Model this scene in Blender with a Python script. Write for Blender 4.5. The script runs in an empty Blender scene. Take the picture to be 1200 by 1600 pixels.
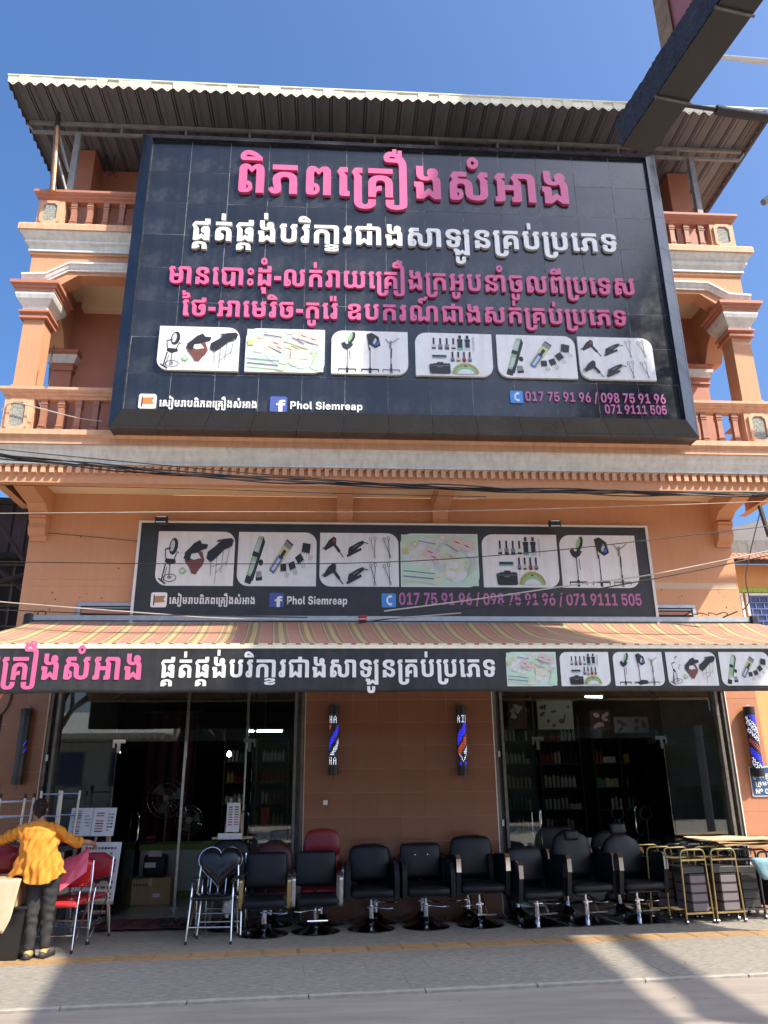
import bpy, math, random
from math import sin, cos, pi, radians, sqrt, floor
from mathutils import Vector, Matrix, noise
from mathutils.geometry import tessellate_polygon
random.seed(7)
SC = bpy.context.scene
COL = SC.collection

# ---------------------------------------------------------------- camera
cam_data = bpy.data.cameras.new("camera")
cam_data.sensor_fit = 'VERTICAL'
cam_data.sensor_height = 32.0
cam_data.lens = 24.0
cam_data.clip_start = 0.05
cam_data.clip_end = 2000
camera = bpy.data.objects.new("camera", cam_data)
COL.objects.link(camera)
_p, _y, _r = radians(19.29), radians(3.76), radians(-0.6)
_f = Vector((sin(_y) * cos(_p), cos(_y) * cos(_p), sin(_p)))
_rt = Vector((cos(_y), -sin(_y), 0))
_up = _rt.cross(_f)
_r2 = _rt * cos(_r) + _up * sin(_r)
_u2 = -_rt * sin(_r) + _up * cos(_r)
camera.matrix_world = Matrix(((_r2.x, _u2.x, -_f.x, 0.0), (_r2.y, _u2.y, -_f.y, -11.2), (_r2.z, _u2.z, -_f.z, 1.7), (0, 0, 0, 1)))
SC.camera = camera

# ---------------------------------------------------------------- sky, sun, exposure
SUN = Vector((1.36, -1.0, 1.85)).normalized()
world = bpy.data.worlds.new("World")
SC.world = world
world.use_nodes = True
wn = world.node_tree
bg = wn.nodes["Background"]
sky = wn.nodes.new("ShaderNodeTexSky")
sky.sky_type = 'NISHITA'
sky.sun_disc = False
sky.sun_elevation = math.asin(SUN.z)
sky.sun_rotation = math.atan2(SUN.x, SUN.y)
sky.air_density = 1.0
sky.dust_density = 5.0
sky.ozone_density = 8.0
hs = wn.nodes.new("ShaderNodeHueSaturation")
hs.inputs["Saturation"].default_value = 1.12
wn.links.new(sky.outputs[0], hs.inputs["Color"])
wn.links.new(hs.outputs[0], bg.inputs[0])
bg.inputs[1].default_value = 0.14
sl = bpy.data.lights.new("sun", 'SUN')
sl.energy = 4.1
sl.angle = radians(0.4)
sl.color = (1.0, 0.91, 0.78)
sun = bpy.data.objects.new("sun", sl)
COL.objects.link(sun)
sun.rotation_euler = SUN.to_track_quat('Z', 'Y').to_euler()
SC.view_settings.view_transform = 'Standard'
SC.view_settings.look = 'None'
SC.view_settings.exposure = 1.0
SC.view_settings.gamma = 1.0
SC.view_settings.use_curve_mapping = False
SC.render.engine = 'CYCLES'
SC.cycles.max_bounces = 8
SC.cycles.transparent_max_bounces = 16
SC.cycles.use_denoising = True

# ---------------------------------------------------------------- materials
MATS = {}
def pm(name, col, rough=0.6, metal=0.0, var=0.12, vs=4.0, bump=0.0, bs=60.0, rnd=0.0, spec=0.5,
       streak=0.0, emit=0.0, dirt=0.0, stretch=(1, 1, 1), rv=0.0, trans=0.0):
    """procedural principled material: noise mottling, per-object variation, streaks, fine relief"""
    m = bpy.data.materials.new(name)
    m.use_nodes = True
    nt = m.node_tree
    N, L = nt.nodes, nt.links
    b = N["Principled BSDF"]
    b.inputs["Roughness"].default_value = rough
    b.inputs["Metallic"].default_value = metal
    b.inputs["Specular IOR Level"].default_value = spec
    tc = N.new("ShaderNodeTexCoord")
    mp = N.new("ShaderNodeMapping")
    mp.inputs["Scale"].default_value = stretch
    L.new(tc.outputs["Object"], mp.inputs[0])
    nz = N.new("ShaderNodeTexNoise")
    nz.inputs["Scale"].default_value = vs
    nz.inputs["Detail"].default_value = 6
    nz.inputs["Roughness"].default_value = 0.65
    L.new(mp.outputs[0], nz.inputs["Vector"])
    rmp = N.new("ShaderNodeMapRange")
    rmp.inputs[1].default_value = 0.3
    rmp.inputs[2].default_value = 0.7
    rmp.inputs[3].default_value = 1 - var
    rmp.inputs[4].default_value = 1 + var
    L.new(nz.outputs[0], rmp.inputs[0])
    val = rmp.outputs[0]
    if rnd:
        oi = N.new("ShaderNodeObjectInfo")
        r2 = N.new("ShaderNodeMapRange")
        r2.inputs[3].default_value = 1 - rnd
        r2.inputs[4].default_value = 1 + rnd
        L.new(oi.outputs["Random"], r2.inputs[0])
        mu = N.new("ShaderNodeMath"); mu.operation = 'MULTIPLY'
        L.new(val, mu.inputs[0]); L.new(r2.outputs[0], mu.inputs[1])
        val = mu.outputs[0]
    if streak:
        mp2 = N.new("ShaderNodeMapping")
        mp2.inputs["Scale"].default_value = (9, 9, 0.7)
        L.new(tc.outputs["Object"], mp2.inputs[0])
        n2 = N.new("ShaderNodeTexNoise")
        n2.inputs["Scale"].default_value = 1.6
        n2.inputs["Detail"].default_value = 7
        L.new(mp2.outputs[0], n2.inputs["Vector"])
        r3 = N.new("ShaderNodeMapRange")
        r3.inputs[1].default_value = 0.42
        r3.inputs[2].default_value = 0.68
        r3.inputs[3].default_value = 1.0
        r3.inputs[4].default_value = 1 - streak
        L.new(n2.outputs[0], r3.inputs[0])
        mu = N.new("ShaderNodeMath"); mu.operation = 'MULTIPLY'
        L.new(val, mu.inputs[0]); L.new(r3.outputs[0], mu.inputs[1])
        val = mu.outputs[0]
    vm = N.new("ShaderNodeVectorMath"); vm.operation = 'SCALE'
    vm.inputs[0].default_value = col[:3]
    L.new(val, vm.inputs["Scale"])
    cout = vm.outputs[0]
    if dirt:
        n4 = N.new("ShaderNodeTexNoise")
        n4.inputs["Scale"].default_value = 1.3
        n4.inputs["Detail"].default_value = 9
        n4.inputs["Roughness"].default_value = 0.7
        L.new(tc.outputs["Object"], n4.inputs["Vector"])
        r4 = N.new("ShaderNodeMapRange")
        r4.inputs[1].default_value = 0.52
        r4.inputs[2].default_value = 0.75
        r4.inputs[3].default_value = 0.0
        r4.inputs[4].default_value = dirt
        L.new(n4.outputs[0], r4.inputs[0])
        mx = N.new("ShaderNodeMix"); mx.data_type = 'RGBA'
        L.new(r4.outputs[0], mx.inputs[0])
        L.new(cout, mx.inputs[6])
        mx.inputs[7].default_value = (0.22, 0.20, 0.17, 1)
        cout = mx.outputs[2]
    L.new(cout, b.inputs["Base Color"])
    if rv:
        r5 = N.new("ShaderNodeMapRange")
        r5.inputs[1].default_value = 0.3; r5.inputs[2].default_value = 0.7
        r5.inputs[3].default_value = max(rough - rv, 0.02); r5.inputs[4].default_value = rough + rv
        L.new(nz.outputs[0], r5.inputs[0]); L.new(r5.outputs[0], b.inputs["Roughness"])
    if bump:
        n3 = N.new("ShaderNodeTexNoise")
        n3.inputs["Scale"].default_value = bs
        n3.inputs["Detail"].default_value = 5
        L.new(mp.outputs[0], n3.inputs["Vector"])
        bp = N.new("ShaderNodeBump")
        bp.inputs["Strength"].default_value = bump
        bp.inputs["Distance"].default_value = 0.01
        L.new(n3.outputs[0], bp.inputs["Height"])
        L.new(bp.outputs[0], b.inputs["Normal"])
    if emit:
        b.inputs["Emission Color"].default_value = (*col[:3], 1)
        b.inputs["Emission Strength"].default_value = emit
    if trans:
        b.inputs["Transmission Weight"].default_value = trans
    MATS[name] = m
    return m

def glass_mat(name, tint=(0.86, 0.93, 0.91), f0=0.08):
    m = bpy.data.materials.new(name); m.use_nodes = True
    nt = m.node_tree; N, L = nt.nodes, nt.links
    N.remove(N["Principled BSDF"])
    out = N["Material Output"]
    tr = N.new("ShaderNodeBsdfTransparent"); tr.inputs[0].default_value = (*tint, 1)
    gl = N.new("ShaderNodeBsdfGlossy"); gl.inputs["Roughness"].default_value = 0.01
    gl.inputs[0].default_value = (0.9, 0.95, 0.95, 1)
    lw = N.new("ShaderNodeFresnel"); lw.inputs[0].default_value = 1.52
    ad = N.new("ShaderNodeMath"); ad.operation = 'ADD'; ad.inputs[1].default_value = f0
    L.new(lw.outputs[0], ad.inputs[0])
    mx = N.new("ShaderNodeMixShader")
    L.new(ad.outputs[0], mx.inputs[0]); L.new(tr.outputs[0], mx.inputs[1]); L.new(gl.outputs[0], mx.inputs[2])
    L.new(mx.outputs[0], out.inputs[0])
    MATS[name] = m
    return m

# ---------------------------------------------------------------- mesh collecting
class M:
    def __init__(s):
        s.v = []; s.f = []; s.mi = []; s.T = None
    def add(s, vs, fs, m=0):
        o = len(s.v)
        if s.T is not None:
            vs = [s.T @ Vector(p) for p in vs]
        s.v += [tuple(p) for p in vs]
        for f in fs:
            s.f.append([i + o for i in f]); s.mi.append(m)
        return s
    def box(s, x0, x1, y0, y1, z0, z1, m=0):
        return s.add([(x0, y0, z0), (x1, y0, z0), (x1, y1, z0), (x0, y1, z0), (x0, y0, z1), (x1, y0, z1), (x1, y1, z1), (x0, y1, z1)],
                     [(0, 3, 2, 1), (4, 5, 6, 7), (0, 1, 5, 4), (1, 2, 6, 5), (2, 3, 7, 6), (3, 0, 4, 7)], m)
    def cbox(s, x0, x1, y0, y1, z0, z1, c, m=0):
        """box chamfered on the edges of its -Y face and vertical edges"""
        c = min(c, (x1 - x0) / 2.1, (y1 - y0) / 2.1, (z1 - z0) / 2.1)
        pts = []
        for z, i in ((z0, c), (z0 + c, 0), (z1 - c, 0), (z1, c)):
            a0, a1, b0, b1 = x0 + i, x1 - i, y0 + i, y1 - i
            pts += [(a0 + c, b0, z), (a1 - c, b0, z), (a1, b0 + c, z), (a1, b1 - c, z), (a1 - c, b1, z), (a0 + c, b1, z), (a0, b1 - c, z), (a0, b0 + c, z)]
        fs = [tuple(range(7, -1, -1)), tuple(range(24, 32))]
        for k in range(3):
            for j in range(8):
                fs.append((k * 8 + j, k * 8 + (j + 1) % 8, k * 8 + 8 + (j + 1) % 8, k * 8 + 8 + j))
        return s.add(pts, fs, m)
    def prism(s, pts, ax, a, b, m=0, mside=None):
        n = len(pts)
        def P(p, t):
            return (t, p[0], p[1]) if ax == 'x' else (p[0], t, p[1]) if ax == 'y' else (p[0], p[1], t)
        tri = tessellate_polygon([[Vector((p[0], p[1], 0)) for p in pts]])
        s.add([P(p, a) for p in pts] + [P(p, b) for p in pts],
              [tuple(t) for t in tri] + [tuple(i + n for i in reversed(t)) for t in tri], m)
        s.add([P(p, a) for p in pts] + [P(p, b) for p in pts], [(i, (i + 1) % n, n + (i + 1) % n, n + i) for i in range(n)], m if mside is None else mside)
        return s
    def tube(s, path, r, n=8, m=0, closed=False, caps=True):
        P = [Vector(p) for p in path]; K = len(P)
        rs = r if isinstance(r, (list, tuple)) else [r] * K
        vs = []; up = None
        for i in range(K):
            if closed: t = (P[(i + 1) % K] - P[i - 1])
            else: t = (P[min(i + 1, K - 1)] - P[max(i - 1, 0)])
            t.normalize()
            if up is None:
                up = Vector((0, 0, 1)) if abs(t.z) < 0.9 else Vector((0, 1, 0))
            sd = t.cross(up)
            if sd.length < 1e-4:
                sd = t.cross(Vector((1, 0, 0)))
            sd.normalize(); up = sd.cross(t).normalized()
            for j in range(n):
                a = 2 * pi * j / n
                vs.append(P[i] + sd * cos(a) * rs[i] + up * sin(a) * rs[i])
        fs = []
        for i in range(K if closed else K - 1):
            i2 = (i + 1) % K
            for j in range(n):
                j2 = (j + 1) % n
                fs.append((i * n + j, i * n + j2, i2 * n + j2, i2 * n + j))
        if caps and not closed:
            fs.append(tuple(range(n - 1, -1, -1))); fs.append(tuple((K - 1) * n + j for j in range(n)))
        return s.add(vs, fs, m)
    def lathe(s, prof, c=(0, 0, 0), n=20, m=0):
        vs = []; fs = []
        for r, z in prof:
            for j in range(n):
                a = 2 * pi * j / n
                vs.append((c[0] + r * cos(a), c[1] + r * sin(a), c[2] + z))
        for i in range(len(prof) - 1):
            for j in range(n):
                j2 = (j + 1) % n
                fs.append((i * n + j, i * n + j2, (i + 1) * n + j2, (i + 1) * n + j))
        fs.append(tuple(range(n - 1, -1, -1))); fs.append(tuple((len(prof) - 1) * n + j for j in range(n)))
        return s.add(vs, fs, m)
    def cushion(s, c, h, r, mat=None, puff=0.0, m=0, bend=None):
        """rounded box: centre, half sizes, edge radius, optional 4x4 placement"""
        h = Vector(h); r = min(r, min(h) * 0.98)
        def stops(a):
            return [-a, -a + r * .3, -a + r, -a * .35, a * .35, a - r, a - r * .3, a]
        vs = []; fs = []
        C = Vector(c)
        for ax in range(3):
            u, w = (ax + 1) % 3, (ax + 2) % 3
            for sg in (-1, 1):
                o = len(vs); su, sw = stops(h[u]), stops(h[w])
                for a in su:
                    for b in sw:
                        p = Vector((0, 0, 0)); p[ax] = sg * h[ax]; p[u] = a; p[w] = b
                        q = Vector([max(-(h[k] - r), min(h[k] - r, p[k])) for k in range(3)])
                        d = p - q
                        p = q + d.normalized() * r
                        k = (1 - (a / h[u]) ** 2) * (1 - (b / h[w]) ** 2)
                        p[ax] += sg * puff * k
                        if bend: p = bend(p)
                        p = p + C
                        if mat is not None: p = mat @ p
                        vs.append(p)
                for i in range(7):
                    for j in range(7):
                        q = (o + i * 8 + j, o + i * 8 + j + 1, o + i * 8 + 9 + j, o + i * 8 + 8 + j)
                        fs.append(q if sg < 0 else q[::-1])
        return s.add(vs, [f[::-1] for f in fs], m)
    def grid(s, fn, nu, nv, m=0):
        vs = [fn(i / nu, j / nv) for i in range(nu + 1) for j in range(nv + 1)]
        fs = [(i * (nv + 1) + j, (i + 1) * (nv + 1) + j, (i + 1) * (nv + 1) + j + 1, i * (nv + 1) + j + 1) for i in range(nu) for j in range(nv)]
        return s.add(vs, fs, m)
    def mesh(s, name, mats, smooth=None, off=(0, 0, 0)):
        me = bpy.data.meshes.new(name)
        if any(off):
            s.v = [(p[0] - off[0], p[1] - off[1], p[2] - off[2]) for p in s.v]
        me.from_pydata(s.v, [], s.f)
        if not isinstance(mats, (list, tuple)): mats = [mats]
        for mm in mats:
            me.materials.append(MATS[mm] if isinstance(mm, str) else mm)
        if len(mats) > 1:
            me.polygons.foreach_set("material_index", s.mi)
        if smooth:
            me.polygons.foreach_set("use_smooth", [True] * len(me.polygons))
            me.set_sharp_from_angle(angle=radians(smooth))
        me.update()
        return me
    def build(s, name, mats, parent=None, smooth=None, local=False, **kw):
        off = (0, 0, 0)
        if parent is not None and not local:
            off = wloc(parent)
        me = s.mesh(name, mats, smooth, off)
        o = bpy.data.objects.new(name, me)
        COL.objects.link(o)
        if parent is not None: o.parent = parent
        for k, v in kw.items(): o[k] = v
        return o

def wloc(o):
    p = Vector((0, 0, 0))
    while o is not None:
        p += o.location; o = o.parent
    return tuple(p)

def thing(name, label, cat, loc=(0, 0, 0), rz=0.0, group=None):
    o = bpy.data.objects.new(name, None)
    COL.objects.link(o)
    o.empty_display_size = 0.1
    o.location = loc; o.rotation_euler = (0, 0, rz)
    o["label"] = label; o["category"] = cat
    if group: o["group"] = group
    return o

def tag(o, label, cat, group=None):
    o["label"] = label; o["category"] = cat
    if group: o["group"] = group
    return o

def piece(name, me, parent, loc=(0, 0, 0), rot=(0, 0, 0), scale=None, world=True):
    o = bpy.data.objects.new(name, me)
    COL.objects.link(o)
    w = wloc(parent) if (parent is not None and world) else (0, 0, 0)
    o.location = (loc[0] - w[0], loc[1] - w[1], loc[2] - w[2])
    o.rotation_euler = rot
    if scale: o.scale = scale
    o.parent = parent
    return o

def dup(root, loc, rz=None, label=None, group=None, scale=None):
    r = root.copy(); COL.objects.link(r)
    r.location = loc
    if rz is not None: r.rotation_euler = (0, 0, rz)
    if scale: r.scale = scale
    if label: r["label"] = label
    if group: r["group"] = group
    for ch in list(root.children):
        c = ch.copy(); COL.objects.link(c); c.parent = r
        for g in list(ch.children):
            d = g.copy(); COL.objects.link(d); d.parent = c
    return r

# ---------------------------------------------------------------- letters
def area2(p):
    return sum(p[i][0] * p[(i + 1) % len(p)][1] - p[(i + 1) % len(p)][0] * p[i][1] for i in range(len(p)))
def inside(pt, poly):
    x, y = pt; c = False
    for i in range(len(poly)):
        a, b = poly[i - 1], poly[i]
        if (a[1] > y) != (b[1] > y) and x < (b[0] - a[0]) * (y - a[1]) / (b[1] - a[1]) + a[0]: c = not c
    return c
def glyph_geo(mb, gk, ox, oy, sx, sz, y0, depth, m=0, mside=0, warp=None):
    """one glyph standing in XZ, face towards -Y, from y0 out to y0 - depth"""
    cs = []
    for flat in GLYPHS[gk]:
        cs.append([(flat[i], flat[i + 1]) for i in range(0, len(flat), 2)])
    outer = [c for c in cs if area2(c) < 0]; holes = [c for c in cs if area2(c) > 0]
    if not outer: outer, holes = cs, []
    groups = [[c] for c in outer]
    for h in holes:
        best = None
        for g in groups:
            if inside(h[0], g[0]) or inside(h[len(h) // 2], g[0]):
                if best is None or abs(area2(g[0])) < abs(area2(best[0])): best = g
        if best: best.append(h)
    for k, g in enumerate(groups):
        yf = y0 - depth - k * 0.0006
        tri = tessellate_polygon([[Vector((x, y, 0)) for x, y in c] for c in g])
        pts = [p for c in g for p in c]
        P = [(ox + x * sx, yf, oy + y * sz) for x, y in pts]
        if warp: P = [warp(p) for p in P]
        fs = []
        for t in tri:
            a, b, c = [pts[i] for i in t]
            ar = (b[0] - a[0]) * (c[1] - a[1]) - (c[0] - a[0]) * (b[1] - a[1])
            fs.append(tuple(t) if ar > 0 else tuple(reversed(t)))
        mb.add(P, fs, m)
        if depth > 0.004:
            for c in g:
                n = len(c)
                F = [(ox + x * sx, yf, oy + y * sz) for x, y in c]
                Bk = [(ox + x * sx, y0, oy + y * sz) for x, y in c]
                mb.add(F + Bk, [(i, i + n, (i + 1) % n + n, (i + 1) % n) for i in range(n)], mside)
def text_line(key, x0, x1, z, sz_h, y0, depth, mats, parent, each=False, name='letter', warp=None, zslope=0.0):
    """lay a line of writing between x0 and x1; sz_h = metres per 600 font units of height"""
    w, gl = TEXTS[key]
    sx = (x1 - x0) / w; sz = sz_h / 600.0
    groups = []
    for g in gl:
        if each and g[3] and groups: groups[-1].append(g)
        elif each: groups.append([g])
        else:
            if not groups: groups.append([])
            groups[0].append(g)
    for gr in groups:
        mb = M()
        for j, (gk, px, py, mk) in enumerate(gr):
            glyph_geo(mb, gk, x0 + px * sx, z + zslope * px * sx + py * sz, sx, sz, y0 - 0.0004 * (j % 3), depth, 0, 1 if len(mats) > 1 else 0, warp)
        mb.build(name, mats, parent)

def rounded(x0, x1, z0, z1, r, corners='ABCD', n=6):
    """A=bottom left B=bottom right C=top right D=top left"""
    pts = []
    for k, (cx, cz, sx, sz, a0) in zip('ABCD', ((x0, z0, 1, 1, 180), (x1, z0, -1, 1, 270), (x1, z1, -1, -1, 0), (x0, z1, 1, -1, 90))):
        if k in corners and r > 0:
            ox, oz = cx + sx * r, cz + sz * r
            for i in range(n + 1):
                a = radians(a0 + 90 * i / n)
                pts.append((ox + r * cos(a), oz + r * sin(a)))
        else: pts.append((cx, cz))
    return pts

# remeshed organic shape from capsules (p, q, r0, r1) and ellipsoids (c, radii)
def organic(name, caps, ells, mat, parent, voxel=0.008, smooth_it=6, fold=None, lofts=()):
    mb = M()
    for p, q, r0, r1 in caps:
        p, q = Vector(p), Vector(q); d = (q - p); L = d.length or 1e-4; d = d / L
        path = []; rs = []
        for k in range(5):
            a = -pi / 2 + pi / 2 * k / 4
            path.append(p + d * (sin(a) * r0)); rs.append(max(cos(a) * r0, 0.0005))
        for k in range(5):
            a = pi / 2 * k / 4
            path.append(q + d * (sin(a) * r1)); rs.append(max(cos(a) * r1, 0.0005))
        mb.tube(path, rs, 14)
    for c, rr in ells:
        o = []; n = 16
        prof = [(max(cos(a), 0.001), sin(a)) for a in [-pi / 2 + pi * k / 10 for k in range(11)]]
        vs = []; fs = []
        for r, z in prof:
            for j in range(n):
                t = 2 * pi * j / n
                vs.append((c[0] + rr[0] * r * cos(t), c[1] + rr[1] * r * sin(t), c[2] + rr[2] * z))
        for i in range(10):
            for j in range(n):
                fs.append((i * n + j, i * n + (j + 1) % n, (i + 1) * n + (j + 1) % n, (i + 1) * n + j))
        fs.append(tuple(range(n - 1, -1, -1))); fs.append(tuple(10 * n + j for j in range(n)))
        mb.add(vs, fs)
    for rings in lofts:     # ring: (cx, cy, cz, rx, ry)
        n = 28; vs = []; fs = []
        for cx, cy, cz, rx, ry in rings:
            for j in range(n):
                t = 2 * pi * j / n
                vs.append((cx + rx * cos(t), cy + ry * sin(t), cz))
        for i in range(len(rings) - 1):
            for j in range(n):
                fs.append((i * n + j, i * n + (j + 1) % n, (i + 1) * n + (j + 1) % n, (i + 1) * n + j))
        fs.append(tuple(range(n - 1, -1, -1))); fs.append(tuple((len(rings) - 1) * n + j for j in range(n)))
        mb.add(vs, fs)
    o = mb.build(name, mat, parent)
    r = o.modifiers.new('r', 'REMESH'); r.mode = 'VOXEL'; r.voxel_size = voxel
    sm = o.modifiers.new('s', 'SMOOTH'); sm.factor = 0.6; sm.iterations = smooth_it
    bpy.context.view_layer.update()
    dg = bpy.context.evaluated_depsgraph_get()
    me = bpy.data.meshes.new_from_object(o.evaluated_get(dg))
    o.modifiers.clear()
    if fold:
        off = Vector(wloc(parent))
        ns = [v.normal.copy() for v in me.vertices]
        for v, nn in zip(me.vertices, ns):
            w = v.co + off
            v.co += nn * fold(w)
    me.polygons.foreach_set("use_smooth", [True] * len(me.polygons))
    me.name = name
    o.data = me
    return o

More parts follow.
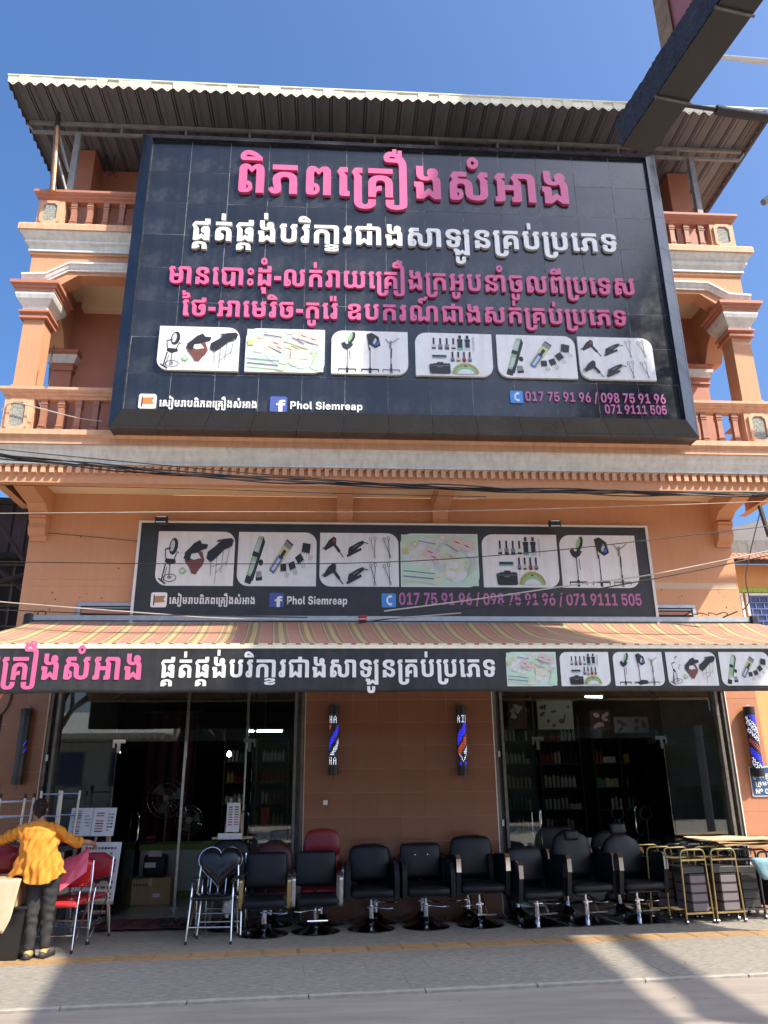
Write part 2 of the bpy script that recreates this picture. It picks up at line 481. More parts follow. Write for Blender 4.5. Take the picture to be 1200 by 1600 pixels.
# ---- letter outlines (font units, 1000 per em) and laid out lines of writing
GLYPHS = {
'k74':[[87,247,87,451,91,485,100,517,111,537,142,567,164,578,190,584,221,586,253,582,283,571,322,544,340,525,381,559,421,579,466,586,496,584,522,577,543,567,560,553,583,517,592,485,595,451,595,0,436,0,435,463,424,477,417,479,407,477,362,427,352,420,340,418,330,420,274,477,265,479,252,472,247,451,247,247],[87,258,247,258,247,236,282,233,311,224,334,209,352,187,365,146,366,120,362,86,350,57,329,33,302,15,268,4,229,0,147,2,124,7,108,16,93,37,87,68],[247,77,262,82,274,98,278,120,276,138,269,150,259,158,247,161]],
'k105':[[-437,684,-473,688,-498,702,-512,725,-517,757,-515,784,-507,808,-495,830,-458,864,-407,885,-378,891,-347,893,-297,888,-225,865,-179,841,-91,776,-70,757,-70,684],[-407,759,-226,759,-281,789,-344,800,-372,798,-392,790,-403,777]],
'k75':[[78,485,78,586,585,586,585,485],[134,-7,107,-4,81,4,57,18,35,39,17,66,5,99,83,133,99,107,113,105,119,114,88,247,86,281,89,309,98,336,114,361,135,383,163,403,197,419,236,432,282,439,333,442,411,437,474,423,523,398,558,365,578,323,585,273,585,0,427,0,427,258,424,284,417,305,405,321,388,332,365,339,338,341,311,339,270,324,250,303,244,277,250,235,268,154,268,92,263,69,243,32,228,18,187,-1]],
'k131':[[245,375,246,114,249,107,256,102,297,101,297,0,159,0,128,3,105,12,90,28,86,50,86,375],[86,356,86,418,37,491,44,509,101,586,257,586,257,485,174,484,245,410,245,356]],
'k220':[[227,375,229,-111,234,-125,243,-138,255,-147,271,-153,291,-155,319,-151,339,-138,351,-119,355,-95,355,-49,513,-49,511,-120,503,-147,489,-172,470,-193,446,-211,416,-225,380,-236,339,-242,291,-244,243,-242,201,-236,165,-225,135,-211,111,-193,92,-172,78,-147,71,-120,68,-91,68,375],[68,356,68,418,19,491,26,509,83,586,239,586,239,485,156,484,227,410,227,356]],
'k51':[[92,485,92,586,599,586,599,485],[92,0,92,273,99,322,121,364,157,399,206,424,269,439,345,444,421,439,484,424,534,399,570,364,592,322,599,273,599,0,440,0,440,273,434,300,415,323,396,334,373,341,345,343,317,341,294,334,275,323,257,301,251,273,251,197,266,212,284,222,331,229,370,229,370,128,320,128,292,124,273,114,251,83,251,0]],
'k123':[[201,599,201,-127,176,-192,101,-231,-23,-244,-146,-231,-221,-192,-246,-126,-246,-49,-70,-49,-70,-118,-86,-118,-82,-139,-70,-148,-23,-155,5,-153,25,-148,37,-139,41,-126,41,599],[41,593,40,682,34,697,25,708,13,716,-23,723,-166,723,-204,726,-233,734,-253,749,-266,768,-274,792,-277,820,-274,844,-267,867,-256,887,-222,920,-178,942,-129,949,-95,947,-22,924,77,864,132,820,168,773,181,749,196,697,201,640,201,593],[-156,806,-14,806,-63,837,-96,846,-130,844,-144,836,-153,823],[-4,891,-92,929,-92,1001,-4,1001],[106,833,17,878,17,976,106,976]],
'k53':[[99,0,97,232,89,240,57,246,57,347,200,345,224,338,240,328,250,312,256,290,258,144,353,217,448,145,446,342,441,364,432,382,419,396,348,376,293,372,233,379,204,386,177,398,153,414,133,434,118,459,109,490,106,527,106,674,257,674,257,507,260,487,269,472,284,462,304,458,339,464,356,470,338,498,332,514,330,535,334,559,343,582,359,603,381,620,423,633,484,631,513,619,535,602,551,581,561,558,564,535,557,491,536,459,562,442,581,425,593,407,606,361,607,0,466,0,353,84,241,0]],
'k83':[[171,409,119,480,116,493,122,512,180,586,458,586,458,485,265,484,307,436],[890,373,890,158,884,110,864,70,831,40,785,18,726,4,653,0,521,18,441,70,415,158,415,285,410,310,394,328,369,339,333,342,297,339,272,328,256,310,251,285,251,251,92,251,95,324,106,356,124,382,147,402,176,418,210,429,289,440,388,439,434,434,473,424,505,411,531,393,550,372,563,347,571,318,573,158,578,133,593,115,618,105,653,101,688,105,712,115,726,133,731,158,731,373],[92,258,251,258,251,236,286,233,315,224,339,209,356,187,369,146,371,120,367,86,354,57,334,33,306,15,273,4,233,0,152,2,129,7,112,16,97,37,92,68],[251,77,267,82,282,108,281,138,274,150,264,158,251,161],[731,356,731,418,683,486,684,499,747,586,902,586,902,485,820,484,890,410,890,356]],
'k137':[[-297,684,-329,688,-359,701,-391,728,-404,745,-416,775,-420,808,-416,840,-404,870,-376,902,-359,914,-329,927,-297,931,-264,927,-235,914,-217,902,-190,870,-177,840,-173,808,-177,775,-190,745,-217,713,-235,701,-264,688],[-297,769,-282,772,-270,780,-261,793,-258,808,-261,822,-270,835,-282,844,-297,846,-312,844,-324,835,-333,823,-335,808,-333,793,-324,780,-312,772]],
'k308':[[611,376,611,50,604,28,584,12,536,1,404,0,404,101,440,107,449,116,451,242,265,242,265,50,258,28,237,12,189,1,55,0,55,101,93,107,103,116,106,129,106,376,265,376,265,344,451,344,451,376],[451,356,451,418,403,486,410,509,467,586,623,586,623,485,540,484,611,410,611,356],[106,356,106,418,57,491,72,521,121,586,277,586,277,485,194,484,265,410,265,356],[749,0,749,424,746,454,735,472,715,482,682,485,567,485,567,586,791,584,821,579,846,571,866,560,882,545,894,528,907,484,908,0]],
'k73':[[606,207,606,0,466,0,353,68,239,0,99,0,99,384,53,454,51,480,68,510,134,586,434,588,442,592,447,611,447,674,606,674,606,570,597,526,585,509,569,496,549,488,524,485,174,485,162,467,166,458,258,380,258,144,353,202,447,145,447,207],[606,198,447,198,447,219,415,222,387,232,365,247,348,266,337,290,334,317,338,350,352,379,376,403,408,421,448,432,497,435,528,433,554,427,576,416,598,395,606,367],[447,293,447,352,426,344,418,331,419,309,435,294]],
'k185':[[-545,-244,-543,-114,-534,-92,-520,-74,-501,-59,-476,-46,-445,-36,-366,-25,-270,-25,-191,-36,-160,-46,-135,-59,-115,-74,-101,-92,-92,-114,-90,-244,-236,-244,-236,-138,-241,-115,-255,-100,-280,-92,-318,-90,-355,-92,-380,-100,-394,-115,-399,-148,-338,-119,-300,-184,-399,-231,-399,-244]],
'k65':[[92,485,92,586,599,586,599,485],[92,258,251,258,251,236,286,233,315,224,339,209,356,187,369,146,371,120,367,86,354,57,334,33,306,15,273,4,233,0,152,2,129,7,112,16,97,37,92,68],[251,77,267,82,282,108,281,138,274,150,264,158,251,161],[92,247,92,273,120,360,204,413,345,431,486,413,571,360,600,273,600,0,440,0,440,273,434,298,416,316,397,324,374,329,316,329,293,324,275,316,257,298,251,273,251,247],[92,258,251,258,251,236,286,233,315,224,339,209,356,187,369,146,371,120,367,86,354,57,334,33,306,15,273,4,233,0,152,2,129,7,112,16,97,37,92,68],[251,77,267,82,282,108,281,138,274,150,264,158,251,161]],
'k146':[[-357,684,-357,879,-238,879,-238,684]],
'k70':[[253,373,253,166,258,140,276,119,294,109,318,103,346,101,376,103,400,109,418,119,435,140,441,166,441,372,600,372,600,158,572,70,487,18,346,0,206,18,122,70,93,158,93,373],[441,356,441,418,393,486,394,499,457,586,612,586,612,485,530,484,600,410,600,356],[93,356,93,418,45,486,52,509,109,586,265,586,265,485,182,484,253,410,253,356]],
'k78':[[153,356,153,378,74,465,72,473,79,493,151,586,325,586,325,485,238,484,312,404,312,356],[312,375,310,70,303,46,292,26,276,12,251,3,159,0,129,3,101,10,77,24,58,45,44,86,42,113,47,147,59,175,71,191,102,213,127,223,153,227,153,375],[153,75,153,151,133,142,124,131,121,114,124,95,132,83]],
'k106':[[-356,684,-378,688,-395,699,-406,719,-410,751,-408,778,-401,802,-389,823,-374,841,-356,856,-309,877,-283,883,-222,882,-169,867,-89,821,-17,757,-17,684],[-299,759,-162,759,-191,783,-235,799,-271,797,-286,789,-295,776]],
'k236':[[92,485,92,586,599,586,599,485],[92,0,92,273,99,322,121,364,157,398,207,423,269,438,345,443,421,438,484,423,534,398,570,364,592,322,599,273,599,0,440,0,440,273,434,300,415,322,396,333,373,340,345,342,317,340,294,333,276,322,257,300,251,273,251,0],[738,0,738,424,734,454,724,472,704,482,671,485,556,485,556,586,780,584,810,579,835,571,855,560,871,545,882,528,895,484,897,0]],
'k184':[[-427,-240,-504,-224,-526,-213,-541,-199,-545,-181,-542,-161,-530,-149,-480,-134,-280,-105,-246,-94,-241,-89,-250,-81,-317,-75,-350,-77,-372,-83,-386,-91,-392,-101,-531,-98,-542,-92,-545,-80,-539,-62,-520,-48,-475,-35,-365,-25,-190,-30,-134,-42,-115,-50,-96,-65,-90,-83,-94,-97,-107,-110,-128,-122,-210,-144,-388,-176,-392,-181,-388,-186,-355,-192,-297,-191,-268,-185,-248,-177,-241,-167,-90,-146,-90,-168,-96,-193,-115,-212,-146,-226,-191,-236,-247,-242]],
'k250':[[106,0,106,384,61,455,57,469,62,490,104,545,141,586,441,588,449,592,455,610,455,674,614,674,612,572,606,541,594,516,573,499,553,491,494,485,181,485,170,468,173,459,265,380,265,144,360,217,455,145,455,431,614,431,614,0,473,0,360,88,247,0],[477,586,605,586,605,485,477,485],[753,0,753,424,749,454,739,472,719,482,686,485,571,485,571,586,795,584,825,579,849,571,869,560,885,545,897,528,910,484,912,0]],
'k302':[[171,409,119,480,116,493,122,512,180,586,458,586,458,485,265,484,307,436],[890,373,890,158,884,110,864,70,831,40,785,18,726,4,653,0,521,18,441,70,415,158,415,285,410,310,394,328,369,339,333,342,297,339,272,328,256,310,251,285,251,251,92,251,95,324,106,356,124,382,147,402,176,418,210,429,289,440,388,439,434,434,473,424,505,411,531,393,550,372,563,347,571,318,573,158,578,133,593,115,618,105,653,101,688,105,712,115,726,133,731,158,731,373],[92,258,251,258,251,236,286,233,315,224,339,209,356,187,369,146,371,120,367,86,354,57,334,33,306,15,273,4,233,0,152,2,129,7,112,16,97,37,92,68],[251,77,267,82,282,108,281,138,274,150,264,158,251,161],[731,356,731,418,683,486,684,499,747,586,902,586,902,485,820,484,890,410,890,356],[1024,0,1024,424,1021,454,1011,472,991,482,958,485,842,485,842,586,1067,584,1097,579,1121,571,1141,560,1157,545,1169,528,1182,484,1184,0]],
'k85':[[315,0,246,4,190,18,146,40,115,70,97,110,90,158,90,222,250,222,250,158,254,133,266,115,286,105,315,101,344,105,365,115,377,133,381,158,381,221,258,249,208,267,165,287,129,309,101,334,81,361,69,392,65,425,68,459,77,488,93,514,115,536,143,554,178,568,218,578,265,584,318,586,420,579,461,570,495,558,523,542,544,522,560,498,569,470,572,414,413,414,413,428,407,455,388,473,345,484,290,483,267,479,248,470,230,452,224,428,229,403,244,382,278,359,387,322,402,343,422,361,447,372,478,376,503,373,526,364,546,350,561,333,571,312,575,288,572,261,565,242,554,227,540,215,540,158,534,110,515,70,484,40,440,18,384,4],[845,368,845,-239,697,-239,599,-177,502,-239,365,-239,365,-158,362,-145,353,-136,338,-131,316,-130,316,-41,450,-43,474,-49,491,-59,507,-81,512,-124,599,-67,686,-124,686,368],[686,356,686,418,638,486,639,499,702,586,857,586,857,485,775,484,845,410,845,356]],
'k117':[[-296,-258,-346,-254,-387,-244,-420,-228,-443,-205,-458,-176,-462,-141,-462,-34,-336,-34,-335,-135,-326,-155,-308,-166,-279,-164,-267,-156,-260,-141,-257,-122,-257,-34,-131,-34,-131,-141,-136,-176,-150,-205,-173,-228,-206,-244,-247,-254]],
'k69':[[92,0,92,246,251,246,251,159,297,148,384,103,401,101,426,108,436,117,449,147,448,187,431,217,416,228,235,285,177,312,131,345,114,364,102,385,94,408,92,433,95,465,104,494,120,518,142,539,170,556,205,569,245,578,292,584,345,586,447,580,487,572,520,561,547,547,568,530,582,510,591,487,594,460,591,435,573,398,539,374,513,366,441,359,410,359,410,429,429,437,436,453,434,463,427,471,399,481,352,485,299,478,279,470,258,452,251,426,256,404,272,384,328,354,484,309,517,294,545,277,568,257,586,235,599,211,606,184,609,155,606,124,597,96,583,71,564,49,543,32,518,18,492,8,465,2,437,0,401,2,346,20,276,56,251,61,251,0]],
'k67':[[315,0,246,4,190,18,146,40,115,70,97,110,90,158,90,222,250,222,250,158,254,133,266,115,286,105,315,101,344,105,365,115,377,133,381,158,381,221,258,249,208,267,165,287,129,309,101,334,81,361,69,392,65,425,68,459,77,488,93,514,115,536,143,554,178,568,218,578,265,584,318,586,420,579,461,570,495,558,523,542,544,522,560,498,569,470,572,414,413,414,413,428,407,455,388,473,345,484,290,483,267,479,248,470,230,452,224,428,229,403,244,382,278,359,387,322,402,343,422,361,447,372,478,376,503,373,526,364,546,350,561,333,571,312,575,288,572,261,565,242,554,227,540,215,540,158,534,110,515,70,484,40,440,18,384,4]],
'k288':[[211,242,211,343,483,343,483,242],[253,373,253,166,258,140,276,119,294,109,318,103,346,101,376,103,400,109,418,119,435,140,441,166,441,372,600,372,600,158,572,70,487,18,346,0,206,18,122,70,93,158,93,373],[441,356,441,418,393,486,394,499,457,586,612,586,612,485,530,484,600,410,600,356],[93,356,93,418,45,486,52,509,109,586,265,586,265,485,182,484,253,410,253,356],[747,0,747,424,743,454,733,472,713,482,680,485,565,485,565,586,789,584,819,579,843,571,863,560,879,545,891,528,904,484,906,0]],
'k278':[[753,0,753,424,749,454,739,472,719,482,686,485,571,485,571,586,795,584,825,579,849,571,869,560,885,545,897,528,910,484,912,0],[614,15,614,-40,455,-40,455,15],[106,384,72,433,61,454,57,470,67,499,141,586,637,586,637,485,182,485,170,467,173,458,265,380,265,158,269,132,281,110,302,96,333,91,352,93,393,110,429,137,443,153,452,169,455,184,455,431,614,431,614,-10,455,-10,454,47,410,18,359,-2,328,-8,291,-10,260,-8,230,-1,202,10,175,25,152,44,133,67,118,94,109,124,106,158]],
'k139':[[204,352,172,357,142,369,110,396,97,414,85,443,81,476,85,509,97,538,125,571,142,583,172,595,204,600,237,595,266,583,284,571,299,556,311,538,324,509,328,476,324,443,311,414,299,396,284,381,266,369,237,357],[204,438,219,440,231,449,240,461,243,476,240,491,232,503,219,512,204,515,189,512,177,504,168,491,166,476,168,461,177,449,189,440],[204,-14,172,-9,142,3,110,30,97,48,85,77,81,110,85,143,97,172,125,205,142,217,172,229,204,234,237,229,266,217,284,205,299,190,311,172,324,143,328,110,324,77,311,48,299,30,284,15,266,3,237,-9],[204,72,219,74,231,83,240,95,243,110,240,125,232,137,219,146,204,149,189,146,177,138,168,125,166,110,168,95,177,83,189,74]],
'k60':[[92,450,92,610,251,610,251,551,409,552,426,557,436,564,440,574,440,674,599,674,598,548,588,505,573,481,550,463,507,451],[92,0,92,402,251,402,251,144,346,217,440,145,440,402,599,402,599,0,459,0,346,83,233,0]],
'k115':[[-360,-244,-360,-118,-397,-118,-397,-34,-201,-34,-201,-244]],
'k16':[[26,200,26,336,296,336,296,200]],
'k79':[[886,375,886,158,879,110,859,70,827,40,780,18,721,4,648,0,516,18,437,70,410,158,410,420,405,446,390,467,364,481,328,485,293,481,267,467,252,446,247,420,247,247,87,247,87,428,114,516,195,568,328,586,462,568,542,516,569,428,569,173,574,146,589,123,604,111,624,103,648,101,673,103,693,111,708,123,722,146,727,173,727,375],[87,258,247,258,247,236,282,233,311,224,334,209,352,187,365,146,366,120,362,86,350,57,329,33,302,15,268,4,229,0,147,2,124,7,108,16,93,37,87,68],[247,77,262,82,274,98,278,120,276,138,269,150,259,158,247,161],[727,356,727,418,678,491,742,586,898,586,898,485,815,484,886,410,886,356]],
'k49':[[92,485,92,586,599,586,599,485],[92,0,92,273,99,322,121,364,157,398,207,423,269,438,345,443,421,438,484,423,534,398,570,364,592,322,599,273,599,0,440,0,440,273,434,300,415,322,396,333,373,340,345,342,317,340,294,333,276,322,257,300,251,273,251,0]],
'k292':[[153,356,153,378,74,465,72,473,79,493,151,586,325,586,325,485,238,484,312,404,312,356],[312,375,310,70,303,46,292,26,276,12,251,3,159,0,129,3,101,10,77,24,58,45,44,86,42,113,47,147,59,175,71,191,102,213,127,223,153,227,153,375],[153,75,153,151,133,142,124,131,121,114,124,95,132,83],[451,0,451,424,447,454,437,472,417,482,384,485,269,485,269,586,493,584,523,579,568,560,595,528,608,484,610,0]],
'k77':[[901,372,901,158,895,109,875,69,843,39,797,17,737,4,630,1,572,12,525,34,504,48,463,22,408,6,330,0,277,2,229,8,188,17,152,31,122,48,99,70,83,95,72,124,69,158,69,536,77,564,102,580,142,586,284,586,284,485,260,484,242,479,232,472,228,462,228,166,235,140,254,119,274,109,298,103,327,101,356,103,380,109,400,120,414,133,422,148,425,166,425,372,585,372,585,166,589,140,604,119,628,105,663,101,698,105,722,119,737,140,742,166,742,372],[742,356,742,418,693,491,708,521,757,586,913,586,913,485,830,484,901,410,901,356],[425,356,425,418,377,486,378,499,441,586,596,586,596,485,514,484,585,410,585,356]],
'k86':[[611,376,611,50,604,28,584,12,536,1,404,0,404,101,440,107,449,116,451,242,265,242,265,50,258,28,237,12,189,1,55,0,55,101,93,107,103,116,106,129,106,376,265,376,265,344,451,344,451,376],[451,356,451,418,403,486,410,509,467,586,623,586,623,485,540,484,611,410,611,356],[106,356,106,418,57,491,72,521,121,586,277,586,277,485,194,484,265,410,265,356]],
'k276':[[92,0,92,246,251,246,251,159,297,148,384,103,401,101,426,108,436,117,449,147,448,187,431,217,416,228,235,285,177,312,131,345,114,364,102,385,94,408,92,433,95,465,104,494,120,518,142,539,170,556,205,569,245,578,292,584,345,586,447,580,487,572,520,561,547,547,568,530,582,510,591,487,594,460,591,435,573,398,539,374,513,366,441,359,410,359,410,429,429,437,436,453,434,463,427,471,399,481,352,485,299,478,279,470,258,452,251,426,256,404,272,384,328,354,484,309,517,294,545,277,568,257,586,235,599,211,606,184,609,155,606,124,597,96,583,71,564,49,543,32,518,18,492,8,465,2,437,0,401,2,346,20,276,56,251,61,251,0],[743,0,743,424,740,454,729,472,709,482,676,485,561,485,561,586,785,584,815,579,840,571,860,560,876,545,888,528,901,484,902,0]],
'k54':[[601,199,601,158,594,110,572,70,537,40,487,18,424,4,347,0,270,4,206,18,157,40,122,70,101,110,94,158,94,384,49,452,45,466,49,487,74,523,129,586,601,586,601,485,169,485,157,468,162,457,194,423,253,380,255,152,263,132,275,118,293,108,347,101,401,108,419,118,431,132,439,152,442,199],[601,198,442,198,442,219,410,222,382,232,360,247,343,266,332,290,329,317,334,350,348,379,371,403,403,421,444,432,492,435,523,433,549,427,571,416,593,395,601,367],[442,293,442,352,421,344,413,331,415,309,421,300,430,294]],
'k109':[[-70,684,-173,684,-173,908,-70,908],[-437,684,-473,688,-498,702,-512,725,-517,757,-515,784,-507,808,-495,830,-458,864,-407,885,-378,891,-347,893,-297,888,-225,865,-179,841,-91,776,-70,757,-70,684],[-407,759,-226,759,-281,789,-344,800,-372,798,-392,790,-403,777]],
'k133':[[26,635,26,718,183,720,195,726,202,735,204,746,197,764,188,769,175,771,154,764,142,749,26,749,24,834,19,841,0,847,0,928,87,928,116,924,132,911,140,892,142,829,174,845,193,850,245,848,271,838,291,821,305,799,314,775,317,748,312,714,299,686,286,671,250,648,204,636],[259,375,260,114,263,107,270,102,312,101,312,0,173,0,142,3,119,12,105,28,100,50,100,375],[100,356,100,418,51,491,66,521,115,586,271,586,271,485,189,484,259,410,259,356]],
'k66':[[613,211,613,158,606,110,585,70,550,40,501,18,437,4,359,0,219,18,134,70,106,158,106,384,61,452,57,466,63,490,141,586,440,588,449,592,455,610,455,674,613,674,610,572,602,541,588,516,566,499,534,489,493,485,181,485,170,467,173,458,265,380,265,192,268,164,276,142,289,124,307,111,331,103,359,101,388,103,412,111,430,124,443,141,451,162,454,211],[613,198,454,198,454,219,422,222,395,232,372,247,355,266,345,290,341,317,346,350,360,379,383,403,415,421,456,432,505,435,535,433,562,427,584,416,606,395,613,367],[454,293,454,352,433,344,426,331,427,309,433,300,443,294]],
'k76':[[211,242,211,343,483,343,483,242],[253,373,253,166,258,140,276,119,294,109,318,103,346,101,376,103,400,109,418,119,435,140,441,166,441,372,600,372,600,158,572,70,487,18,346,0,206,18,122,70,93,158,93,373],[441,356,441,418,393,486,394,499,457,586,612,586,612,485,530,484,600,410,600,356],[93,356,93,418,45,486,52,509,109,586,265,586,265,485,182,484,253,410,253,356]],
'k143':[[-426,684,-426,879,-321,879,-321,684],[-273,684,-273,879,-168,879,-168,684]],
'k3':[],
'k91':[[440,-4,439,60,374,23,310,4,261,0,214,4,173,17,139,39,113,70,97,109,92,158,92,286,299,325,378,349,405,366,425,384,437,406,440,430,435,453,417,471,399,479,348,486,278,476,259,465,252,448,254,438,260,430,271,425,287,423,287,349,199,351,153,362,135,371,108,396,96,421,92,451,95,478,104,502,120,524,141,543,169,558,204,570,245,579,345,586,398,584,486,569,521,556,549,539,571,518,586,493,596,464,599,431,590,384,564,342,521,306,462,276,390,250,251,219,254,140,265,119,283,105,309,101,348,109,392,129,427,157,437,172,440,187,440,234,599,234,599,-4]],
'k64':[[92,247,92,428,99,476,118,516,152,546,198,568,257,582,330,586,403,582,462,568,509,546,543,516,563,476,570,428,570,144,648,203,727,145,727,428,733,476,753,516,787,546,833,568,892,582,965,586,1037,582,1097,568,1143,546,1176,516,1196,476,1203,428,1203,0,1044,0,1044,428,1039,453,1024,471,999,481,965,485,930,481,906,471,891,453,886,428,886,0,746,0,648,69,550,0,410,0,410,428,405,453,390,471,365,481,330,485,295,481,271,471,256,453,251,428,251,247],[92,258,251,258,251,236,286,233,315,224,339,209,356,187,369,146,371,120,367,86,354,57,334,33,306,15,273,4,233,0,152,2,129,7,112,16,97,37,92,68],[251,77,267,82,282,108,281,138,274,150,264,158,251,161]],
'k150':[[-379,687,-420,695,-452,708,-476,727,-489,753,-494,785,-492,808,-485,829,-475,846,-442,870,-397,884,-343,888,-279,888,-251,893,-233,908,-222,928,-219,948,-100,948,-105,904,-120,866,-146,836,-180,813,-221,800,-268,796,-345,795,-358,787,-360,780,-354,767,-336,762,-305,762,-305,684]],
'k127':[[213,573,213,-127,210,-152,202,-173,188,-192,169,-208,144,-221,78,-238,36,-243,-57,-243,-134,-231,-165,-220,-189,-207,-209,-191,-222,-172,-231,-151,-233,-49,-58,-49,-58,-118,-74,-118,-70,-138,-58,-147,-38,-153,-11,-155,17,-153,37,-147,49,-138,54,-125,54,573],[54,565,54,652,45,706,34,724,10,742,-20,748,-53,741,-75,723,-234,723,-234,967,-75,967,-75,836,-37,855,-12,861,19,863,58,861,93,852,123,838,150,819,172,796,190,768,202,737,210,703,213,665,213,565]],
'k80':[[153,354,153,394,77,467,70,479,68,490,76,512,131,586,173,588,185,593,193,602,196,617,196,674,355,674,353,548,347,526,337,508,321,495,300,488,231,484,312,410,312,354],[312,375,310,70,303,46,292,26,276,12,251,3,159,0,129,3,101,10,77,24,58,45,44,86,42,113,47,147,59,175,71,191,102,213,127,223,153,227,153,375],[153,75,153,151,133,142,124,131,121,114,124,95,132,83]],
'k204':[[-480,-244,-509,-241,-530,-230,-541,-213,-545,-188,-543,-114,-534,-92,-520,-74,-500,-59,-475,-46,-444,-36,-365,-25,-269,-25,-190,-36,-159,-46,-134,-59,-114,-74,-101,-92,-92,-114,-90,-244,-236,-244,-236,-138,-242,-119,-257,-105,-283,-96,-317,-93,-351,-96,-377,-104,-393,-117,-399,-133,-399,-149,-396,-156,-371,-163,-340,-163,-340,-244]],
'k148':[[-430,696,-492,774,-403,837,-367,868,-317,926,-301,953,-213,925,-252,857,-280,823,-215,820,-187,813,-162,801,-138,783,-115,758,-189,698,-225,732,-272,747,-303,750,-327,748,-371,734,-412,710]],
'k177':[[350,0,273,5,210,22,161,49,125,87,104,136,97,195,97,612,48,612,48,713,187,713,219,708,240,695,252,672,256,640,256,195,259,166,267,143,280,125,298,111,322,104,350,101,473,101,375,219,375,391,381,417,397,435,423,447,509,458,604,458,604,343,533,343,533,243,610,84,579,0]],
'k56':[[106,0,106,384,61,455,57,469,62,490,104,545,141,586,441,588,449,592,455,610,455,674,614,674,612,572,606,541,594,516,573,499,553,491,494,485,181,485,170,468,173,459,265,380,265,144,360,217,455,145,455,431,614,431,614,0,473,0,360,88,247,0]],
'i375':[[50,0,50,728,343,728,396,724,444,714,487,698,525,675,556,647,581,614,600,575,611,532,614,485,611,437,599,394,581,355,556,322,524,294,486,271,443,255,395,245,342,241,143,241,143,379,332,379,367,382,396,392,420,408,438,429,449,454,452,485,449,515,438,541,420,561,396,577,367,586,332,590,215,590,215,0]],
'i670':[[207,283,207,0,48,0,48,728,207,728,207,379,180,379,198,421,222,457,250,487,283,509,322,522,367,527,403,524,435,516,463,503,488,484,508,461,525,433,537,401,544,364,546,0,388,0,388,292,385,322,378,346,365,366,347,380,326,388,300,391,274,388,251,379,232,365,218,344,210,317]],
'i790':[[294,-12,243,-8,197,3,154,22,117,47,86,78,60,116,42,158,30,206,27,257,30,309,42,357,60,399,86,437,117,468,154,494,197,512,243,524,294,527,345,524,392,512,434,494,471,468,503,437,528,399,547,357,558,309,562,257,558,206,547,158,528,116,503,78,471,47,434,22,392,3,345,-8],[294,115,324,119,350,132,378,161,395,203,400,229,400,286,388,335,365,371,350,383,324,396,294,400,265,396,238,384,223,371,200,335,188,286,188,229,200,181,223,145,238,132,264,119]],
'i751':[[168,4,123,15,90,34,67,61,53,98,48,145,48,728,207,728,209,142,217,129,229,122,269,120,269,0]],
'i397':[[334,-12,273,-8,219,1,171,18,130,40,96,69,69,104,49,144,37,189,33,240,192,240,194,216,210,177,224,160,260,136,282,128,335,122,372,125,403,133,429,145,448,162,461,183,465,207,461,227,451,245,435,260,390,281,196,329,143,353,101,385,71,422,53,465,47,515,51,558,63,597,83,633,110,664,143,690,182,711,227,727,276,736,330,739,384,736,434,727,478,711,516,689,549,662,575,629,594,592,606,549,611,502,458,502,452,532,439,557,420,578,395,593,366,602,331,605,299,603,270,595,246,582,228,566,217,546,213,523,216,503,226,487,241,473,284,453,472,407,530,383,574,352,604,315,615,293,627,245,628,219,624,173,613,132,593,95,566,63,532,37,492,16,445,1,392,-9]],
'i689':[[48,0,48,516,207,516,207,0],[127,572,103,574,82,582,64,595,50,612,42,631,39,653,42,676,50,695,64,712,82,725,103,732,127,735,151,732,173,725,191,712,205,695,213,676,216,653,213,631,205,612,191,595,173,582,151,574]],
'i614':[[289,-12,239,-8,193,4,151,23,115,49,84,81,59,118,41,161,30,207,27,257,30,308,41,355,60,397,85,435,115,467,151,493,192,512,236,524,285,527,322,525,357,519,390,508,420,493,447,475,471,453,492,428,510,400,535,335,541,299,543,218,80,218,80,315,468,315,396,294,393,328,383,356,367,378,346,395,319,406,288,409,257,406,231,395,210,378,194,356,184,328,181,294,181,225,184,191,194,161,217,130,233,119,261,108,294,104,319,106,360,120,375,132,387,147,395,164,539,164,530,131,515,100,494,73,469,48,440,28,406,11,370,-2,331,-9]],
'i766':[[48,0,48,516,201,516,201,397,193,397,215,449,248,487,267,502,311,520,358,527,396,523,430,512,461,493,486,467,504,435,513,397,499,397,518,447,551,485,572,500,619,520,672,527,705,524,735,517,762,505,786,488,807,467,824,442,836,413,844,379,846,0,688,0,688,310,685,336,677,358,665,375,648,387,628,395,606,397,583,395,563,386,546,372,534,354,526,332,523,306,523,0,371,0,369,337,362,357,349,374,333,387,314,395,291,397,269,395,248,386,231,372,218,354,210,330,207,302,207,0]],
'i852':[[48,0,48,516,202,516,203,426,214,455,229,479,247,496,270,508,297,516,373,517,373,385,309,387,281,384,256,373,235,357,220,334,210,305,207,270,207,0]],
'i507':[[206,-9,173,-7,115,8,90,21,69,38,52,59,39,84,32,112,29,144,36,196,45,218,72,252,108,276,153,293,304,314,328,320,344,328,353,338,356,355,354,371,336,396,302,410,256,410,220,395,208,383,199,368,195,350,47,350,52,385,63,417,79,445,101,469,128,489,160,505,197,517,238,524,285,527,352,521,382,515,433,494,454,480,487,444,506,400,513,348,513,0,358,0,356,73,334,41,299,12,272,0,242,-7],[253,97,282,100,307,109,328,122,344,140,354,162,358,187,358,235,239,209,203,193,191,182,182,168,180,151,182,135,189,122,200,111,232,99]],
